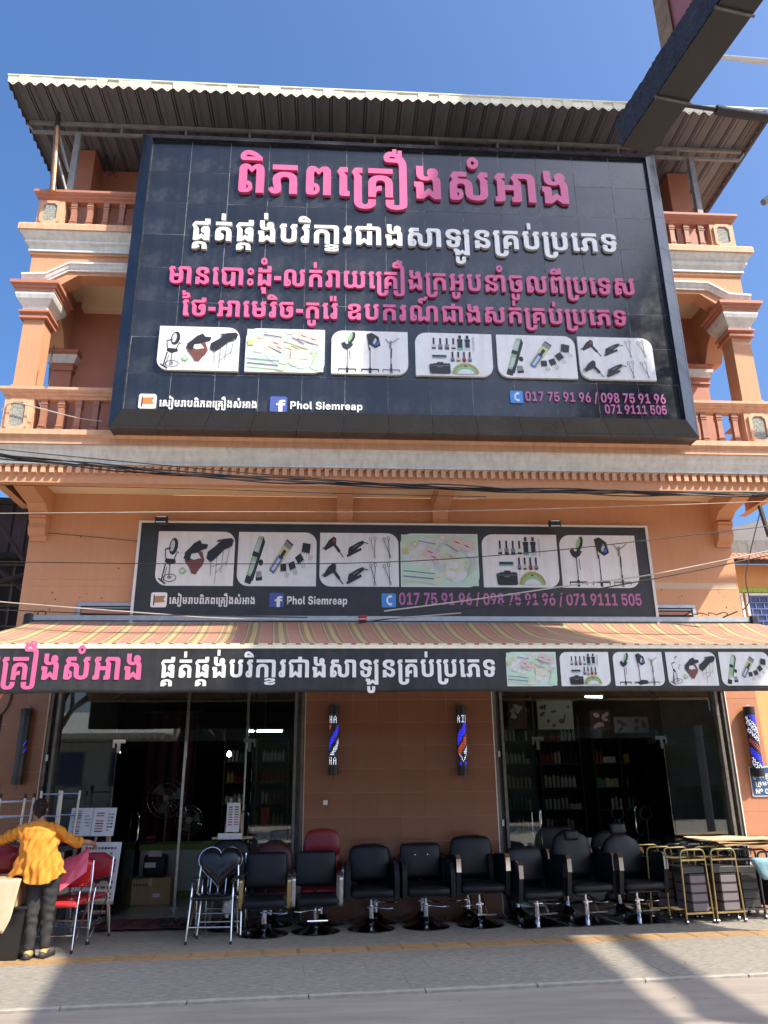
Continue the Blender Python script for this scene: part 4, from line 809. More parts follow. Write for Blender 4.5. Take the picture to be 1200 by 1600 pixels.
# ---- walls
w = M()
w.box(BX0, BX1, 0, .25, 3.45, 5.86)
w.box(BX0, BX0 + .25, .252, 11, -.1, 12.05)
w.box(BX1 - .25, BX1, .252, 11, -.1, 12.05)
w.box(BX0 + .252, BX1 - .252, 10.8, 11, -.1, 12.05)
w.build('first_floor_wall', 'peach_paint', shop)
w = M(); w.box(BX0, BX1, 0, .25, 6.30, 9.28)
w.build('balcony_wall', 'terracotta_paint', shop)
w = M(); w.box(BX0 + .03, BX1 - .03, 0.02, .25, 9.75, 12.03); w.box(-4.62, -4.22, -.45, .018, 9.75, 12.03); w.box(5.9, 6.26, -.45, .018, 9.75, 12.03)
w.build('top_wall', 'terracotta_paint', shop)
# white plaster socle low on the 2nd floor balcony, seen between balusters
w = M(); w.box(BX0 + .05, BX1 - .05, -.03, -.004, 6.32, 6.62)
w.build('wall_skirting', 'grey_moulding', shop)
# ---- ground floor piers with tiles
piers = [(BX0, -3.95, 'brown_tile'), (-.40, 2.26, 'brown_tile'), (5.73, BX1, 'peach_tile')]
TW, TH = .338, .31
for x0, x1, tm in piers:
    p = M(); p.box(x0, x1, .0098, .25, -.1, 3.448)
    body = p.build('pier', 'grout', shop)
    nx = max(1, round((x1 - x0) / TW)); tw = (x1 - x0) / nx
    b = M(); b.cbox(-tw / 2 + .0022, tw / 2 - .0022, -.009, .0, -TH / 2 + .0022, TH / 2 - .0022, .0015)
    me = b.mesh('wall_tile', tm)
    for i in range(nx):
        for j in range(11):
            z = TH / 2 + j * TH
            piece('wall_tile', me, body, (x0 + (i + .5) * tw, .0150, z), (random.uniform(-.0018, .0018), 0, random.uniform(-.0018, .0018)))
    # aluminium corner trims
for x in (-3.948, -.402, 2.262, 5.728):
    t = M(); t.box(x - .007, x + .007, .002, .03, 0, 3.44)
    t.build('corner_trim', 'white_frame' if x > 0 else 'cream_paint', shop)
# pavement-level plinth tile skirt
# ---- cream band with ragged end
for x0, x1 in ((-4.42, -2.92), (4.80, 6.17)):
    pts = [(x0, 4.43)]
    xx = x0
    while xx < x1: pts.append((xx, 4.428 + random.uniform(-.004, .004))); xx += .12
    pts.append((x1, 4.43)); pts.append((x1, 4.522)); xx = x1
    while xx > x0: pts.append((xx, 4.525 + random.uniform(-.004, .012))); xx -= .1
    pts.append((x0, 4.54))
    pts = [pts[0]] + [p for i, p in enumerate(pts[1:]) if p != pts[i]]
    b = M(); b.prism(pts, 'y', -.004, .002)
    b.build('painted_band', 'cream_paint', shop)
# anchor holes left in the plaster
h = M()
for _ in range(26):
    x = random.choice([random.uniform(-4.45, -3.1), random.uniform(4.9, 6.1)]); z = random.uniform(3.95, 4.42)
    r = random.uniform(.006, .013)
    h.prism([(x + r * cos(a * pi / 3), z + r * sin(a * pi / 3)) for a in range(6)], 'y', -.002, .002)
for x, z in ((-4.3, 5.2), (-3.8, 5.18), (-3.2, 4.7)):
    h.prism([(x + .013 * cos(a * pi / 3), z + .013 * sin(a * pi / 3)) for a in range(6)], 'y', -.002, .002)
h.build('anchor_holes', 'ink_black', shop, kind='stuff')
# ---- louvre vents
for x0, x1 in ((-3.72, -2.86), (4.62, 5.46)):
    f = M(); z0, z1 = 3.55, 4.18
    f.box(x0, x1, -.03, .0, z1 - .05, z1); f.box(x0, x0 + .05, -.03, 0, z0, z1 - .052); f.box(x1 - .05, x1, -.03, 0, z0, z1 - .052)
    f.box(x0 + .07, x1 - .07, -.022, -.001, z1 - .085, z1 - .07)
    fr = f.build('window_frame', 'aluminium', shop)
    bk = M(); bk.box(x0 + .05, x1 - .05, -.006, -.001, z0, z1 - .05); bk.build('window_recess', 'shed_dark', fr)
    for k in range(5):
        l = M(); z = z1 - .13 - k * .085
        l.prism([(-.02, z - .025), (-.014, z - .028), (-.004, z + .022), (-.010, z + .026)], 'x', x0 + .055, x1 - .055)
        l.build('louvre_slat', 'terracotta_paint', fr)
# ---- soffit / balcony slab, second floor
XL, XR = -4.72, 6.52
s = M(); s.box(XL - .3, XR + .3, -.98, .0, 5.865, 5.98)
s.build('soffit', 'soffit_paint', shop)
s = M(); U(s, [(-.12, 5.62), (0, 5.62), (0, 5.70), (.01, 5.72), (.01, 5.865), (-.12, 5.865)], XL, XR, YF, 0)
s.build('edge_beam', 'peach_paint', shop)
s = M(); U(s, [(.012, 5.866), (.09, 5.866), (.09, 5.885), (.06, 5.895), (.07, 5.93), (.13, 5.99), (.15, 6.05), (.19, 6.075), (.19, 6.105), (.012, 6.105)], XL, XR, YF, 0)
s.build('cornice_moulding', 'grey_moulding', shop)
s = M(); U(s, [(.012, 6.106), (.22, 6.106), (.22, 6.19), (.235, 6.20), (.27, 6.225), (.27, 6.30), (-.6, 6.30)], XL, XR, YF, 0)
s.build('slab_edge', 'peach_band', shop)
s = M(); s.box(XL - .02, XR + .02, -1.08, 0, 5.99, 6.298)
s.build('balcony_floor', 'grey_moulding', shop)
d = M(); d.prism([(-.031, -.048), (.031, -.048), (.031, .048), (-.031, .048)], 'y', -.052, 0)
d.box(-.0305, .06, -.0515, -.001, .0485, .066)
dme = d.mesh('dentil', 'peach_band')
nd = int((XR - XL + .2) / .118)
for i in range(nd):
    piece('dentil', dme, shop, (XL - .08 + (i + .5) * .118, YF - .0102, 5.797))
# beams under the balcony, with console scrolls
def bracket(x0, x1, corner):
    b = M()
    if corner:
        b.prism([(-.98, 5.70), (-.98, 5.864), (-.001, 5.864), (-.001, 5.48), (-.16, 5.50), (-.3, 5.60), (-.75, 5.66)], 'x', x0, x1)
        b.prism([(-.001, 5.10), (-.001, 5.478), (-.17, 5.478), (-.20, 5.455), (-.17, 5.43), (-.185, 5.405), (-.15, 5.385), (-.14, 5.35), (-.16, 5.27), (-.12, 5.18), (-.05, 5.15), (-.04, 5.10)], 'x', x0 + .015, x1 - .015)
    else:
        b.prism([(-.98, 5.64), (-.98, 5.864), (-.001, 5.864), (-.001, 5.40), (-.06, 5.40), (-.075, 5.50), (-.14, 5.62)], 'x', x0, x1)
    b.build('bracket', 'peach_paint', shop)
bracket(-4.545, -4.27, True); bracket(5.93, 6.195, True)
bracket(.01, .25, False); bracket(1.48, 1.72, False)
# ---- rails with balusters, piers with carved panels
def rail(z0, z1, x0, x1, y, nb, skip=()):
    k = M(); U(k, [(-.12, z0), (.05, z0), (.05, z0 + .05), (.0, z0 + .07), (-.12, z0 + .07)], x0, x1, y, 0)
    k.build('rail_kerb', 'peach_band', shop)
    k = M(); U(k, [(-.13, z1 - .16), (-.01, z1 - .16), (.0, z1 - .125), (.035, z1 - .11), (.035, z1 - .085), (.06, z1 - .07), (.075, z1 - .045), (.075, z1 - .005), (.05, z1), (-.14, z1)], x0, x1, y, 0)
    k.build('handrail', 'terracotta_paint' if z0 > 8 else 'peach_band', shop)
    b = M(); h = z1 - .16 - (z0 + .07)
    prof = [(.042, 0), (.042, .06), (.050, .062), (.050, .08), (.040, .082), (.040, .10), (.048, .102), (.048, .118), (.039, .13), (.037, h * .5), (.039, h - .13), (.048, h - .118), (.048, h - .102), (.040, h - .1), (.040, h - .082), (.050, h - .08), (.050, h - .062), (.042, h - .06), (.042, h)]
    ring4(b, [(o, z) for o, z in prof], 0, 0, 0, 0)
    me = b.mesh('baluster', 'baluster_paint')
    span = x1 - x0 - .84
    for i in range(nb):
        x = x0 + .42 + span * (i + .5) / nb
        piece('baluster', me, shop, (x, y + .055, z0 + .07))
    for yy in (y + .55, y + .82):
        for x in (x0 + .055, x1 - .055): piece('baluster', me, shop, (x, yy, z0 + .07))
    for x in (x0, x1 - .40):
        p = M(); p.box(x, x + .40, y + .0, y + .30, z0 + .0705, z1 - .1605)
        fz0, fz1 = z0 + .10, z1 - .185
        c = .05
        def octo(ins): 
            a0, a1, b0, b1 = x + .07 + ins, x + .33 - ins, fz0 + ins, fz1 - ins
            return [(a0 + c, b0), (a1 - c, b0), (a1 - c, b0 + .0), (a1, b0 + c), (a1, b1 - c), (a1 - c, b1), (a0 + c, b1), (a0, b1 - c), (a0, b0 + c)]
        o8 = lambda ins: [(x + .05 + ins + c, fz0 + ins), (x + .35 - ins - c, fz0 + ins), (x + .35 - ins, fz0 + ins + c), (x + .35 - ins, fz1 - ins - c), (x + .35 - ins - c, fz1 - ins), (x + .05 + ins + c, fz1 - ins), (x + .05 + ins, fz1 - ins - c), (x + .05 + ins, fz0 + ins + c)]
        A, B = o8(0), o8(.045)
        V = [(a, y - .03, b) for a, b in A] + [(a, y - .03, b) for a, b in B] + [(a, y - .001, b) for a, b in B] + [(a, y - .001, b) for a, b in A]
        F = []
        for i in range(8):
            j = (i + 1) % 8
            F += [(i, j, 8 + j, 8 + i), (8 + i, 8 + j, 16 + j, 16 + i), (24 + i, 24 + j, j, i)]
        p.add(V, F)
        pr = p.build('rail_pier', 'peach_band', shop)
        q = M(); q.prism(o8(.0452), 'y', y - .012, y - .002)
        q.build('carved_panel', 'carved_stone', pr)
rail(6.302, 7.06, XL, XR, YF, 43)
rail(9.83, 10.54, XL, XR, YF, 42)
# ---- second floor columns, capitals, lintel and arch brackets
cap = [(.0, 8.22), (.05, 8.22), (.05, 8.255), (.025, 8.27), (.025, 8.30), (.07, 8.315), (.07, 8.345), (.03, 8.36)]
capg = [(.03, 8.361), (.03, 8.41), (.06, 8.45), (.11, 8.52), (.13, 8.58), (.13, 8.62)]
cap2 = [(.14, 8.621), (.14, 8.66), (.165, 8.675), (.165, 8.71), (.20, 8.73), (.20, 8.78), (.0, 8.78)]
for x0 in (XL + .06, XR - .36):
    x1 = x0 + .30
    c = M(); ring4(c, [(.02, 7.062), (.02, 7.12), (0, 7.13), (0, 8.219)], x0, x1, YF + .02, YF + .32)
    col = c.build('column', 'peach_paint', shop)
    k = M(); ring4(k, cap, x0, x1, YF + .02, YF + .32); ring4(k, cap2, x0, x1, YF + .02, YF + .32); k.build('capital', 'terracotta_paint', col)
    k = M(); ring4(k, capg, x0, x1, YF + .02, YF + .32); k.build('capital_moulding', 'grey_moulding', col)
# wall pilasters with small caps
for x0, x1 in ((-4.56, -4.24), (5.90, 6.21)):
    k = M(); ring4(k, [(.0, 7.92), (.03, 7.92), (.03, 7.95), (.012, 7.96), (.012, 8.0), (.05, 8.03)], x0, x1, -.10, -.002)
    ring4(k, [(.07, 8.171), (.07, 8.20), (.10, 8.22), (.10, 8.26), (0, 8.26)], x0, x1, -.10, -.002)
    pil = k.build('pilaster_cap', 'terracotta_paint', shop)
    k = M(); ring4(k, [(.03, 8.031), (.04, 8.06), (.075, 8.12), (.085, 8.17)], x0, x1, -.10, -.002); k.build('cap_moulding', 'grey_moulding', pil)
    k = M(); k.box(x0, x1, -.10, -.002, 6.62, 7.919); k.build('pilaster', 'terracotta_paint', shop)
# lintel: face, chamfered ends
lt = M()
zb = 9.02
lt.prism([(XL + .02, 8.782), (XL + .42, 8.782), (XL + .75, zb), (XR - .75, zb), (XR - .42, 8.782), (XR - .02, 8.782), (XR - .02, 9.27), (XL + .02, 9.27)], 'y', YF + .03, YF + .28)
lt.build('lintel', 'peach_paint', shop)
# side beams with haunches running back to the wall
for x0, x1 in ((XL + .08, XL + .36), (XR - .36, XR - .08)):
    b = M(); b.prism([(YF + .282, 8.785), (-.62, 8.70), (-.36, 8.50), (-.22, 8.262), (-.001, 8.262), (-.001, 9.27), (YF + .282, 9.27)], 'x', x0, x1)
    b.build('arch_bracket', 'peach_paint', shop)
# grey string moulding following the lintel
def mould(path, r, y):
    b = M(); prof = [(0, -.07), (.03, -.07), (.03, -.045), (.045, -.03), (.065, .02), (.08, .03), (.08, .06), (0, .06)]
    vs = []; n = len(prof)
    for (x, z) in path:
        for o, dz in prof: vs.append((x, y - o, z + dz))
    fs = []
    for i in range(len(path) - 1):
        for j in range(n):
            fs.append((i * n + j, i * n + (j + 1) % n, (i + 1) * n + (j + 1) % n, (i + 1) * n + j))
    fs.append(tuple(range(n))); fs.append(tuple((len(path) - 1) * n + j for j in reversed(range(n))))
    return b.add(vs, fs)
m_ = mould([(XL - .06, 8.93), (XL + .30, 8.95), (XL + .62, 9.15), (XR - .62, 9.15), (XR - .30, 8.95), (XR + .06, 8.93)], .05, YF + .03)
m_.build('string_moulding', 'grey_moulding', shop)
s = M(); s.box(XL + .05, XR - .05, -1.05, -.001, 9.272, 9.30); s.build('balcony_ceiling', 'soffit_paint', shop)
s = M(); s.box(-4.20, 5.88, -.16, -.004, 9.05, 9.27); s.build('ceiling_frieze', 'soffit_paint', shop)
# ---- third floor slab
s = M(); U(s, [(-.15, 9.271), (.0, 9.271), (.0, 9.36), (.03, 9.37), (.03, 9.40), (.0, 9.41)], XL + .02, XR - .02, YF + .03, 0)
s.build('slab_face', 'peach_paint', shop)
s = M(); U(s, [(.0, 9.411), (.05, 9.411), (.05, 9.44), (.04, 9.45), (.06, 9.52), (.10, 9.54), (.10, 9.575), (.08, 9.585), (.13, 9.64), (.17, 9.68), (.17, 9.705), (.0, 9.705)], XL + .02, XR - .02, YF + .03, 0)
s.build('cornice_moulding', 'grey_moulding', shop)
s = M(); U(s, [(.0, 9.706), (.195, 9.706), (.195, 9.80), (.18, 9.829), (-.5, 9.829)], XL + .02, XR - .02, YF + .03, 0)
s.build('slab_edge', 'peach_band', shop)
s = M(); s.box(XL + .03, XR - .03, -1.05, -.001, 9.60, 9.827); s.build('balcony_floor', 'grey_moulding', shop)
# ---- roof
RX0, RX1, RYF = -5.17, 7.04, -1.80
rib = M(); pitch = .28
rib.add([(0, 0, 0), (pitch * .78, 0, 0), (pitch * .82, 0, .03), (pitch * .96, 0, .03), (pitch, 0, 0)] + [(0, 8, 0), (pitch * .78, 8, 0), (pitch * .82, 8, .03), (pitch * .96, 8, .03), (pitch, 8, 0)],
        [(0, 5, 6, 1), (1, 6, 7, 2), (2, 7, 8, 3), (3, 8, 9, 4)])
rib.box(.06, .075, 0, 8, -.012, -.0005); rib.box(pitch * .86, pitch * .93, 0, 8, -.004, .02)
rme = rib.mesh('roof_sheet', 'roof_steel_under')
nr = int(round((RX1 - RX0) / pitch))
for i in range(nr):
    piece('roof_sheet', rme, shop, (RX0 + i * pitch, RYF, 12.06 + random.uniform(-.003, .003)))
s = M(); s.box(RX0, RX1, RYF, 6.2, 12.10, 12.115); s.build('roof_top', 'roof_truss', shop)
for y in (-1.02,):
    t = M(); t.box(RX0 + .05, RX1 - .05, y - .025, y + .025, 11.99, 12.045); t.build('purlin', 'roof_truss', shop)
for y in (-1.02,):
    t = M(); t.box(RX0 + .12, RX1 - .12, y - .022, y + .022, 11.80, 11.845)
    x = RX0 + .5
    while x < RX1 - .2:
        t.box(x - .018, x + .018, y - .018, y + .018, 11.846, 11.989); x += 1.05
    t.tube([(RX0 + .12, y, 11.82), (RX0 + .12, y, 11.86), (RX0 - .0, y, 12.0)], .02, 4)
    t.tube([(RX1 - .12, y, 11.82), (RX1 + .0, y, 12.0)], .02, 4)
    t.build('roof_truss', 'roof_truss', shop)
for x in (-4.30, 6.04):
    t = M(); t.box(x - .045, x + .045, -1.065, -.975, 10.56, 11.798); t.build('roof_post', 'roof_truss', shop)
sc = M(); pts = [(-.083, .135), (-.083, .03), (-.066, .028), (-.05, .012), (-.03, -.006), (-.012, -.024), (0, -.03), (.012, -.024), (.03, -.006), (.05, .012), (.066, .028), (.083, .03), (.083, .135)]
sc.prism(pts, 'y', -.002, .002)
sc.prism([(.012 * cos(a), .002 + .012 * sin(a)) for a in [k * pi / 3 for k in range(6)]], 'y', -.0032, -.0022, 1)
sme = sc.mesh('fringe_scallop', ['fringe_cream', 'fringe_dark']); sme2 = sc.mesh('fringe_scallop', ['fringe_dark', 'fringe_dark'])
n = int((RX1 - RX0) / .168)
for i in range(n):
    piece('fringe_scallop', sme, shop, (RX0 + .084 + i * .1685, RYF - .012 + random.uniform(-.004, .004), 11.985 + random.uniform(-.006, .006)), (random.uniform(-.05, .12), 0, 0))
for x in (RX0, RX1):
    for i in range(14):
        piece('fringe_scallop', sme2, shop, (x, RYF + .1 + i * .1685, 11.985), (0, 0, pi / 2))
c = M(); c.box(RX0 - .01, RX1 + .01, RYF - .03, RYF - .016, 12.125, 12.15); c.tube([(RX0 - .01, RYF - .018, 12.13), (RX1 + .01, RYF - .018, 12.13)], .014, 6)
c.build('fringe_cap', 'fringe_cream', shop)

# leaning copper tube and steel brackets on the top balcony
t = thing('leaning_pole', 'copper coloured tube leaning from the left end of the top balcony up to the roof', 'pole', (-4.47, -1.26, 10.42))
a = M(); a.tube([(-4.47, -1.26, 10.42), (-4.52, -1.34, 11.62)], .045, 12); a.build('tube', 'copper_pole', t)
a = M(); a.tube([(-4.5201, -1.341, 11.621), (-4.53, -1.36, 11.90)], [.045, .028], 10); a.build('joint', 'black_plastic', t)
a = M(); a.tube([(-4.50, -1.28, 11.5), (-4.34, -1.10, 10.95)], .022, 4); a.tube([(-4.50, -1.27, 11.15), (-4.34, -1.10, 10.60)], .022, 4); a.build('brace', 'roof_truss', t)

# ================================================================ PRINTED PRODUCT PICTURES
INKS = ['ink_black', 'ink_grey', 'ink_pale', 'ink_brown', 'ink_mint', 'ink_green', 'ink_yellow', 'ink_cream', 'ink_rose', 'ink_violet', 'ink_blue', 'ink_teal', 'ink_gold', 'ink_orange', 'ink_red', 'paper']
K, GY, PL, BR, MT, GN, YL, CR, RS, VI, BL, TL, GD, OR, RD, WH = range(16)
def P_rect(x0, y0, x1, y1): return [(x0, y0), (x1, y0), (x1, y1), (x0, y1)]
def P_ell(cx, cy, rx, ry, a=0, n=14, a0=0, a1=2 * pi):
    r = []
    full = abs(a1 - a0 - 2 * pi) < 1e-6
    for i in range(n if full else n + 1):
        t = a0 + (a1 - a0) * i / n
        x, y = rx * cos(t), ry * sin(t)
        r.append((cx + x * cos(a) - y * sin(a), cy + x * sin(a) + y * cos(a)))
    return r
def P_line(x0, y0, x1, y1, w):
    dx, dy = x1 - x0, y1 - y0; l = sqrt(dx * dx + dy * dy) or 1; nx, ny = -dy / l * w / 2, dx / l * w / 2
    return [(x0 - nx, y0 - ny), (x1 - nx, y1 - ny), (x1 + nx, y1 + ny), (x0 + nx, y0 + ny)]
def P_rot(pts, cx, cy, a):
    return [(cx + (x - cx) * cos(a) - (y - cy) * sin(a), cy + (x - cx) * sin(a) + (y - cy) * cos(a)) for x, y in pts]
def ringp(cx, cy, rx, ry, w, c, n=16):
    out = []
    for i in range(n):
        t0, t1 = 2 * pi * i / n, 2 * pi * (i + 1) / n
        out.append((c, [(cx + rx * cos(t0), cy + ry * sin(t0)), (cx + rx * cos(t1), cy + ry * sin(t1)), (cx + (rx - w) * cos(t1), cy + (ry - w) * sin(t1)), (cx + (rx - w) * cos(t0), cy + (ry - w) * sin(t0))]))
    return out
def pic_chairs():
    S = []
    # barber chair
    S += [(K, P_ell(.36, .72, .10, .16, -.15)), (PL, P_ell(.335, .73, .05, .11, -.15)), (K, [(.20, .50), (.42, .48), (.44, .42), (.30, .37), (.19, .43)]), (K, P_line(.18, .66, .20, .50, .022)), (K, P_line(.18, .66, .30, .69, .03)), (K, P_line(.44, .60, .40, .48, .022)),
          (GY, P_line(.31, .38, .31, .16, .03)), (K, P_line(.21, .40, .15, .10, .028)), (K, P_line(.25, .34, .19, .08, .014)), (K, P_line(.08, .13, .24, .03, .03)), (K, P_line(.44, .62, .49, .60, .02))]
    S += ringp(.33, .14, .15, .075, .014, K)
    S += [(GY, P_ell(.32, .15, .05, .03))]
    # shampoo chair
    S += [(BR, [(.62, .60), (.74, .70), (.90, .66), (1.02, .62), (1.08, .46), (1.02, .33), (.96, .42), (.86, .22), (.80, .24), (.72, .36), (.64, .44)]), (K, [(.66, .62), (.82, .78), (.95, .84), (1.0, .77), (1.14, .76), (1.12, .68), (.98, .64), (.86, .58), (.72, .44), (.60, .50)]),
          (WH, [(.78, .58), (.92, .60), (1.00, .50), (.86, .46), (.76, .50)]), (BR, [(.80, .46), (.98, .50), (1.05, .40), (.90, .20), (.80, .22)]), (GN, [(.52, .28), (.60, .34), (.70, .26), (.64, .20), (.56, .21)]), (MT, P_ell(.60, .27, .05, .03))]
    # treatment couch
    S += [(K, [(1.12, .50), (1.14, .62), (1.30, .72), (1.46, .86), (1.66, .88), (1.72, .84), (1.68, .72), (1.52, .66), (1.36, .52), (1.22, .42)]), (GY, P_line(1.22, .46, 1.24, .18, .012)), (GY, P_line(1.36, .54, 1.34, .04, .012)), (GY, P_line(1.50, .66, 1.46, .24, .012)), (GY, P_line(1.64, .74, 1.58, .36, .012)), (GY, P_line(1.34, .22, 1.60, .46, .01)), (GY, P_line(1.24, .34, 1.46, .40, .01)), (PL, P_ell(1.42, .84, .05, .03)), (K, P_line(1.34, .82, 1.52, .84, .03))]
    return S
def pic_clippers():
    S = [(GN, P_rot([(.30, .10), (.44, .10), (.46, .80), (.42, .95), (.33, .93), (.30, .7)], .37, .5, -.28)), (K, P_rot([(.37, .08), (.47, .10), (.50, .86), (.43, .96), (.42, .3)], .37, .5, -.28)),
         (PL, P_rot([(.31, .64), (.41, .64), (.42, .86), (.34, .88)], .37, .5, -.28)), (PL, P_rot([(.33, .22), (.40, .22), (.41, .46), (.34, .46)], .37, .5, -.28)), (K, P_rot([(.30, .54), (.44, .54), (.44, .63), (.30, .63)], .37, .5, -.28)), (K, P_rot([(.30, .03), (.44, .03), (.45, .17), (.30, .17)], .37, .5, -.28)),
         (K, P_ell(.52, .43, .05, .06)), (K, P_rot(P_rect(.42, .10, .56, .18), .5, .15, .1)), (WH, P_rot(P_rect(.44, .16, .55, .22), .5, .15, .1))]
    for i in range(5): S.append((K, P_rot(P_rect(.43 + i * .025, .16, .443 + i * .025, .27), .5, .15, .1)))
    S += [(YL, P_rot(P_rect(.84, .22, 1.02, .78), .93, .5, -.62)), (BL, P_rot(P_rect(.87, .20, .99, .56), .93, .5, -.62)), (PL, P_rot(P_rect(.90, .24, .96, .50), .93, .5, -.62)), (K, P_rot(P_rect(.90, .52, .97, .70), .93, .5, -.62)), (GY, P_rot(P_rect(.84, .76, 1.02, .86), .93, .5, -.62)), (K, P_rot(P_rect(.84, .86, 1.02, .89), .93, .5, -.62))]
    for cx, cy, w, a in ((1.02, .34, .13, 0.05), (1.21, .38, .14, .35), (1.37, .51, .15, .6), (1.52, .71, .18, -.15)):
        S.append((K, P_rot(P_rect(cx - w / 2, cy - w / 2, cx + w / 2, cy + w / 2.2), cx, cy, a)))
        for i in range(4): S.append((K, P_rot(P_rect(cx - w / 2 + i * w / 3.4, cy - w / 1.5, cx - w / 2 + i * w / 3.4 + .012, cy - w / 2), cx, cy, a)))
    for cx, cy in ((1.10, .20), (1.29, .25), (1.46, .37), (1.62, .52)): S += ringp(cx, cy, .045, .045, .008, GY, 12) + [(GY, P_rect(cx - .02, cy - .006, cx + .02, cy + .006))]
    return S
def pic_dryers():
    S = []
    for dy in (0, -.50):
        S += [(K, [(.08, .70 + dy), (.20, .86 + dy), (.30, .93 + dy), (.36, .90 + dy), (.36, .80 + dy), (.30, .75 + dy), (.12, .66 + dy)]), (K, P_line(.30, .80 + dy, .44, .64 + dy, .06)), (K, P_line(.42, .66 + dy, .52, .54 + dy, .022)),
              (GY, P_line(.06, .68 + dy, .09, .73 + dy, .03)), (RD if dy == 0 else K, P_ell(.31, .85 + dy, .03, .03)),
              (K, [(.62, .62 + dy), (.64, .72 + dy), (.84, .82 + dy), (.96, .86 + dy), (.98, .80 + dy), (.86, .72 + dy), (.74, .62 + dy), (.68, .56 + dy)]), (K, P_line(.60, .56 + dy, .92, .70 + dy, .05)), (K, P_line(.95, .83 + dy, 1.07, .80 + dy, .018)), (GY, P_line(.74, .72 + dy, .86, .78 + dy, .015))]
        for cx, a in ((1.20, .12), (1.52, .25)):
            for s in (-1, 1):
                S.append((GY if cx < 1.4 and dy == 0 else K, P_rot(P_line(cx + s * .05, .86 + dy, cx - s * .02, .52 + dy, .012), cx, .7 + dy, a)))
                S += [(c, P_rot(p, cx, .7 + dy, a)) for c, p in ringp(cx + s * .05, .89 + dy, .032, .04, .01, GY if cx < 1.4 and dy == 0 else K, 10)]
    return S
def pic_cosmetics():
    R = random.Random(3)
    S = [(MT, P_rect(.02, .02, 1.73, .98)), (PL, P_ell(1.2, .5, .5, .4)), (WH, P_ell(.4, .6, .35, .2))]
    for _ in range(26):
        S.append((R.choice([MT, MT, WH, CR, CR, WH]), P_ell(R.uniform(.15, 1.6), R.uniform(.12, .88), R.uniform(.05, .22), R.uniform(.03, .1), R.uniform(-1, 1))))
    for x, y, r, c in ((.32, .80, .08, YL), (.50, .93, .07, MT), (.95, .93, .10, RS), (.30, .50, .12, CR), (.60, .42, .10, CR), (1.12, .24, .17, CR), (.10, .68, .07, YL)):
        S += [(c, P_ell(x, y, r, r * .62)), (WH, P_ell(x, y, r * .6, r * .35))]
    for x0, y0, x1, y1, w, c in ((.05, .20, .85, .14, .022, VI), (.05, .30, .80, .24, .018, VI), (.05, .12, .78, .06, .020, RS), (.85, .72, 1.45, .52, .03, CR), (1.0, .62, 1.5, .44, .022, YL), (.40, .86, .80, .80, .018, VI), (1.48, .18, 1.60, .50, .03, YL), (1.02, .80, 1.3, .66, .02, VI), (.8, .60, 1.1, .50, .03, YL)):
        S.append((c, P_line(x0, y0, x1, y1, w)))
    for x, y in ((.82, .13), (.84, .22), (.78, .07)): S.append((CR, P_ell(x, y, .10, .04, -.1)))
    S += [(RS, P_rot(P_rect(1.16, .70, 1.66, .92), 1.4, .8, -.3)), (CR, P_rot(P_rect(1.0, .30, 1.42, .52), 1.2, .4, -.05)), (WH, P_rot(P_rect(1.08, .35, 1.28, .47), 1.2, .4, -.05)), (RS, P_rot(P_rect(.52, .50, .86, .72), .7, .6, -.45)), (YL, P_rect(.05, .60, .18, .72))]
    for cx, cy in ((1.28, .84), (1.50, .77), (.66, .66), (.74, .56)):
        S.append((K, P_ell(cx, cy, .07, .018, -.35, 10, pi, 2 * pi)))
    return S
def pic_polish():
    S = []
    for i, c in enumerate((PL, K, K, CR)):
        x = .42 + i * .15
        S += [(K, P_rect(x - .022, .72, x + .022, .88)), (c if c != K else GY, P_rot(P_rect(x - .05, .60, x + .05, .73), x, .66, 0)), (K, P_rect(x - .045, .62, x + .045, .66))]
    for i, c in enumerate((TL, TL)):
        x = 1.02 + i * .17
        S += [(c if i == 0 else PL, P_rect(x - .065, .60, x + .065, .86)), (K, P_rect(x - .05, .66, x + .05, .80)), (K, P_rect(x - .03, .87, x + .03, .95)), (K, P_rect(x - .065, .80, x + .065, .86))]
    S += [(PL, P_rect(1.31, .58, 1.35, .92)), (TL, P_rect(.38, .40, .70, .48)), (K, P_rect(.38, .43, .70, .47))]
    for i, c in enumerate((VI, YL, RD, GY)):
        x = .84 + i * .13
        S += [(K, P_rect(x - .02, .42, x + .02, .56)), (c, P_ell(x, .375, .045, .055)), (K, P_rect(x - .035, .33, x + .035, .36))]
    S += [(K, [(.32, .06), (.30, .25), (.42, .28), (.76, .28), (.78, .25), (.78, .06), (.74, .04), (.36, .04)]), (K, P_rect(.48, .28, .62, .31)), (GY, P_rect(.48, .19, .60, .205)), (GY, P_rect(.32, .222, .77, .23))]
    S += [(GD, P_ell(1.12, .05, .30, .24, 0, 18, 0, pi)), (GN, P_ell(1.12, .05, .25, .18, 0, 18, 0, pi)), (WH, P_ell(1.12, .045, .19, .11, 0, 16, 0, pi)), (K, P_rect(1.09, .21, 1.15, .235))]
    return S
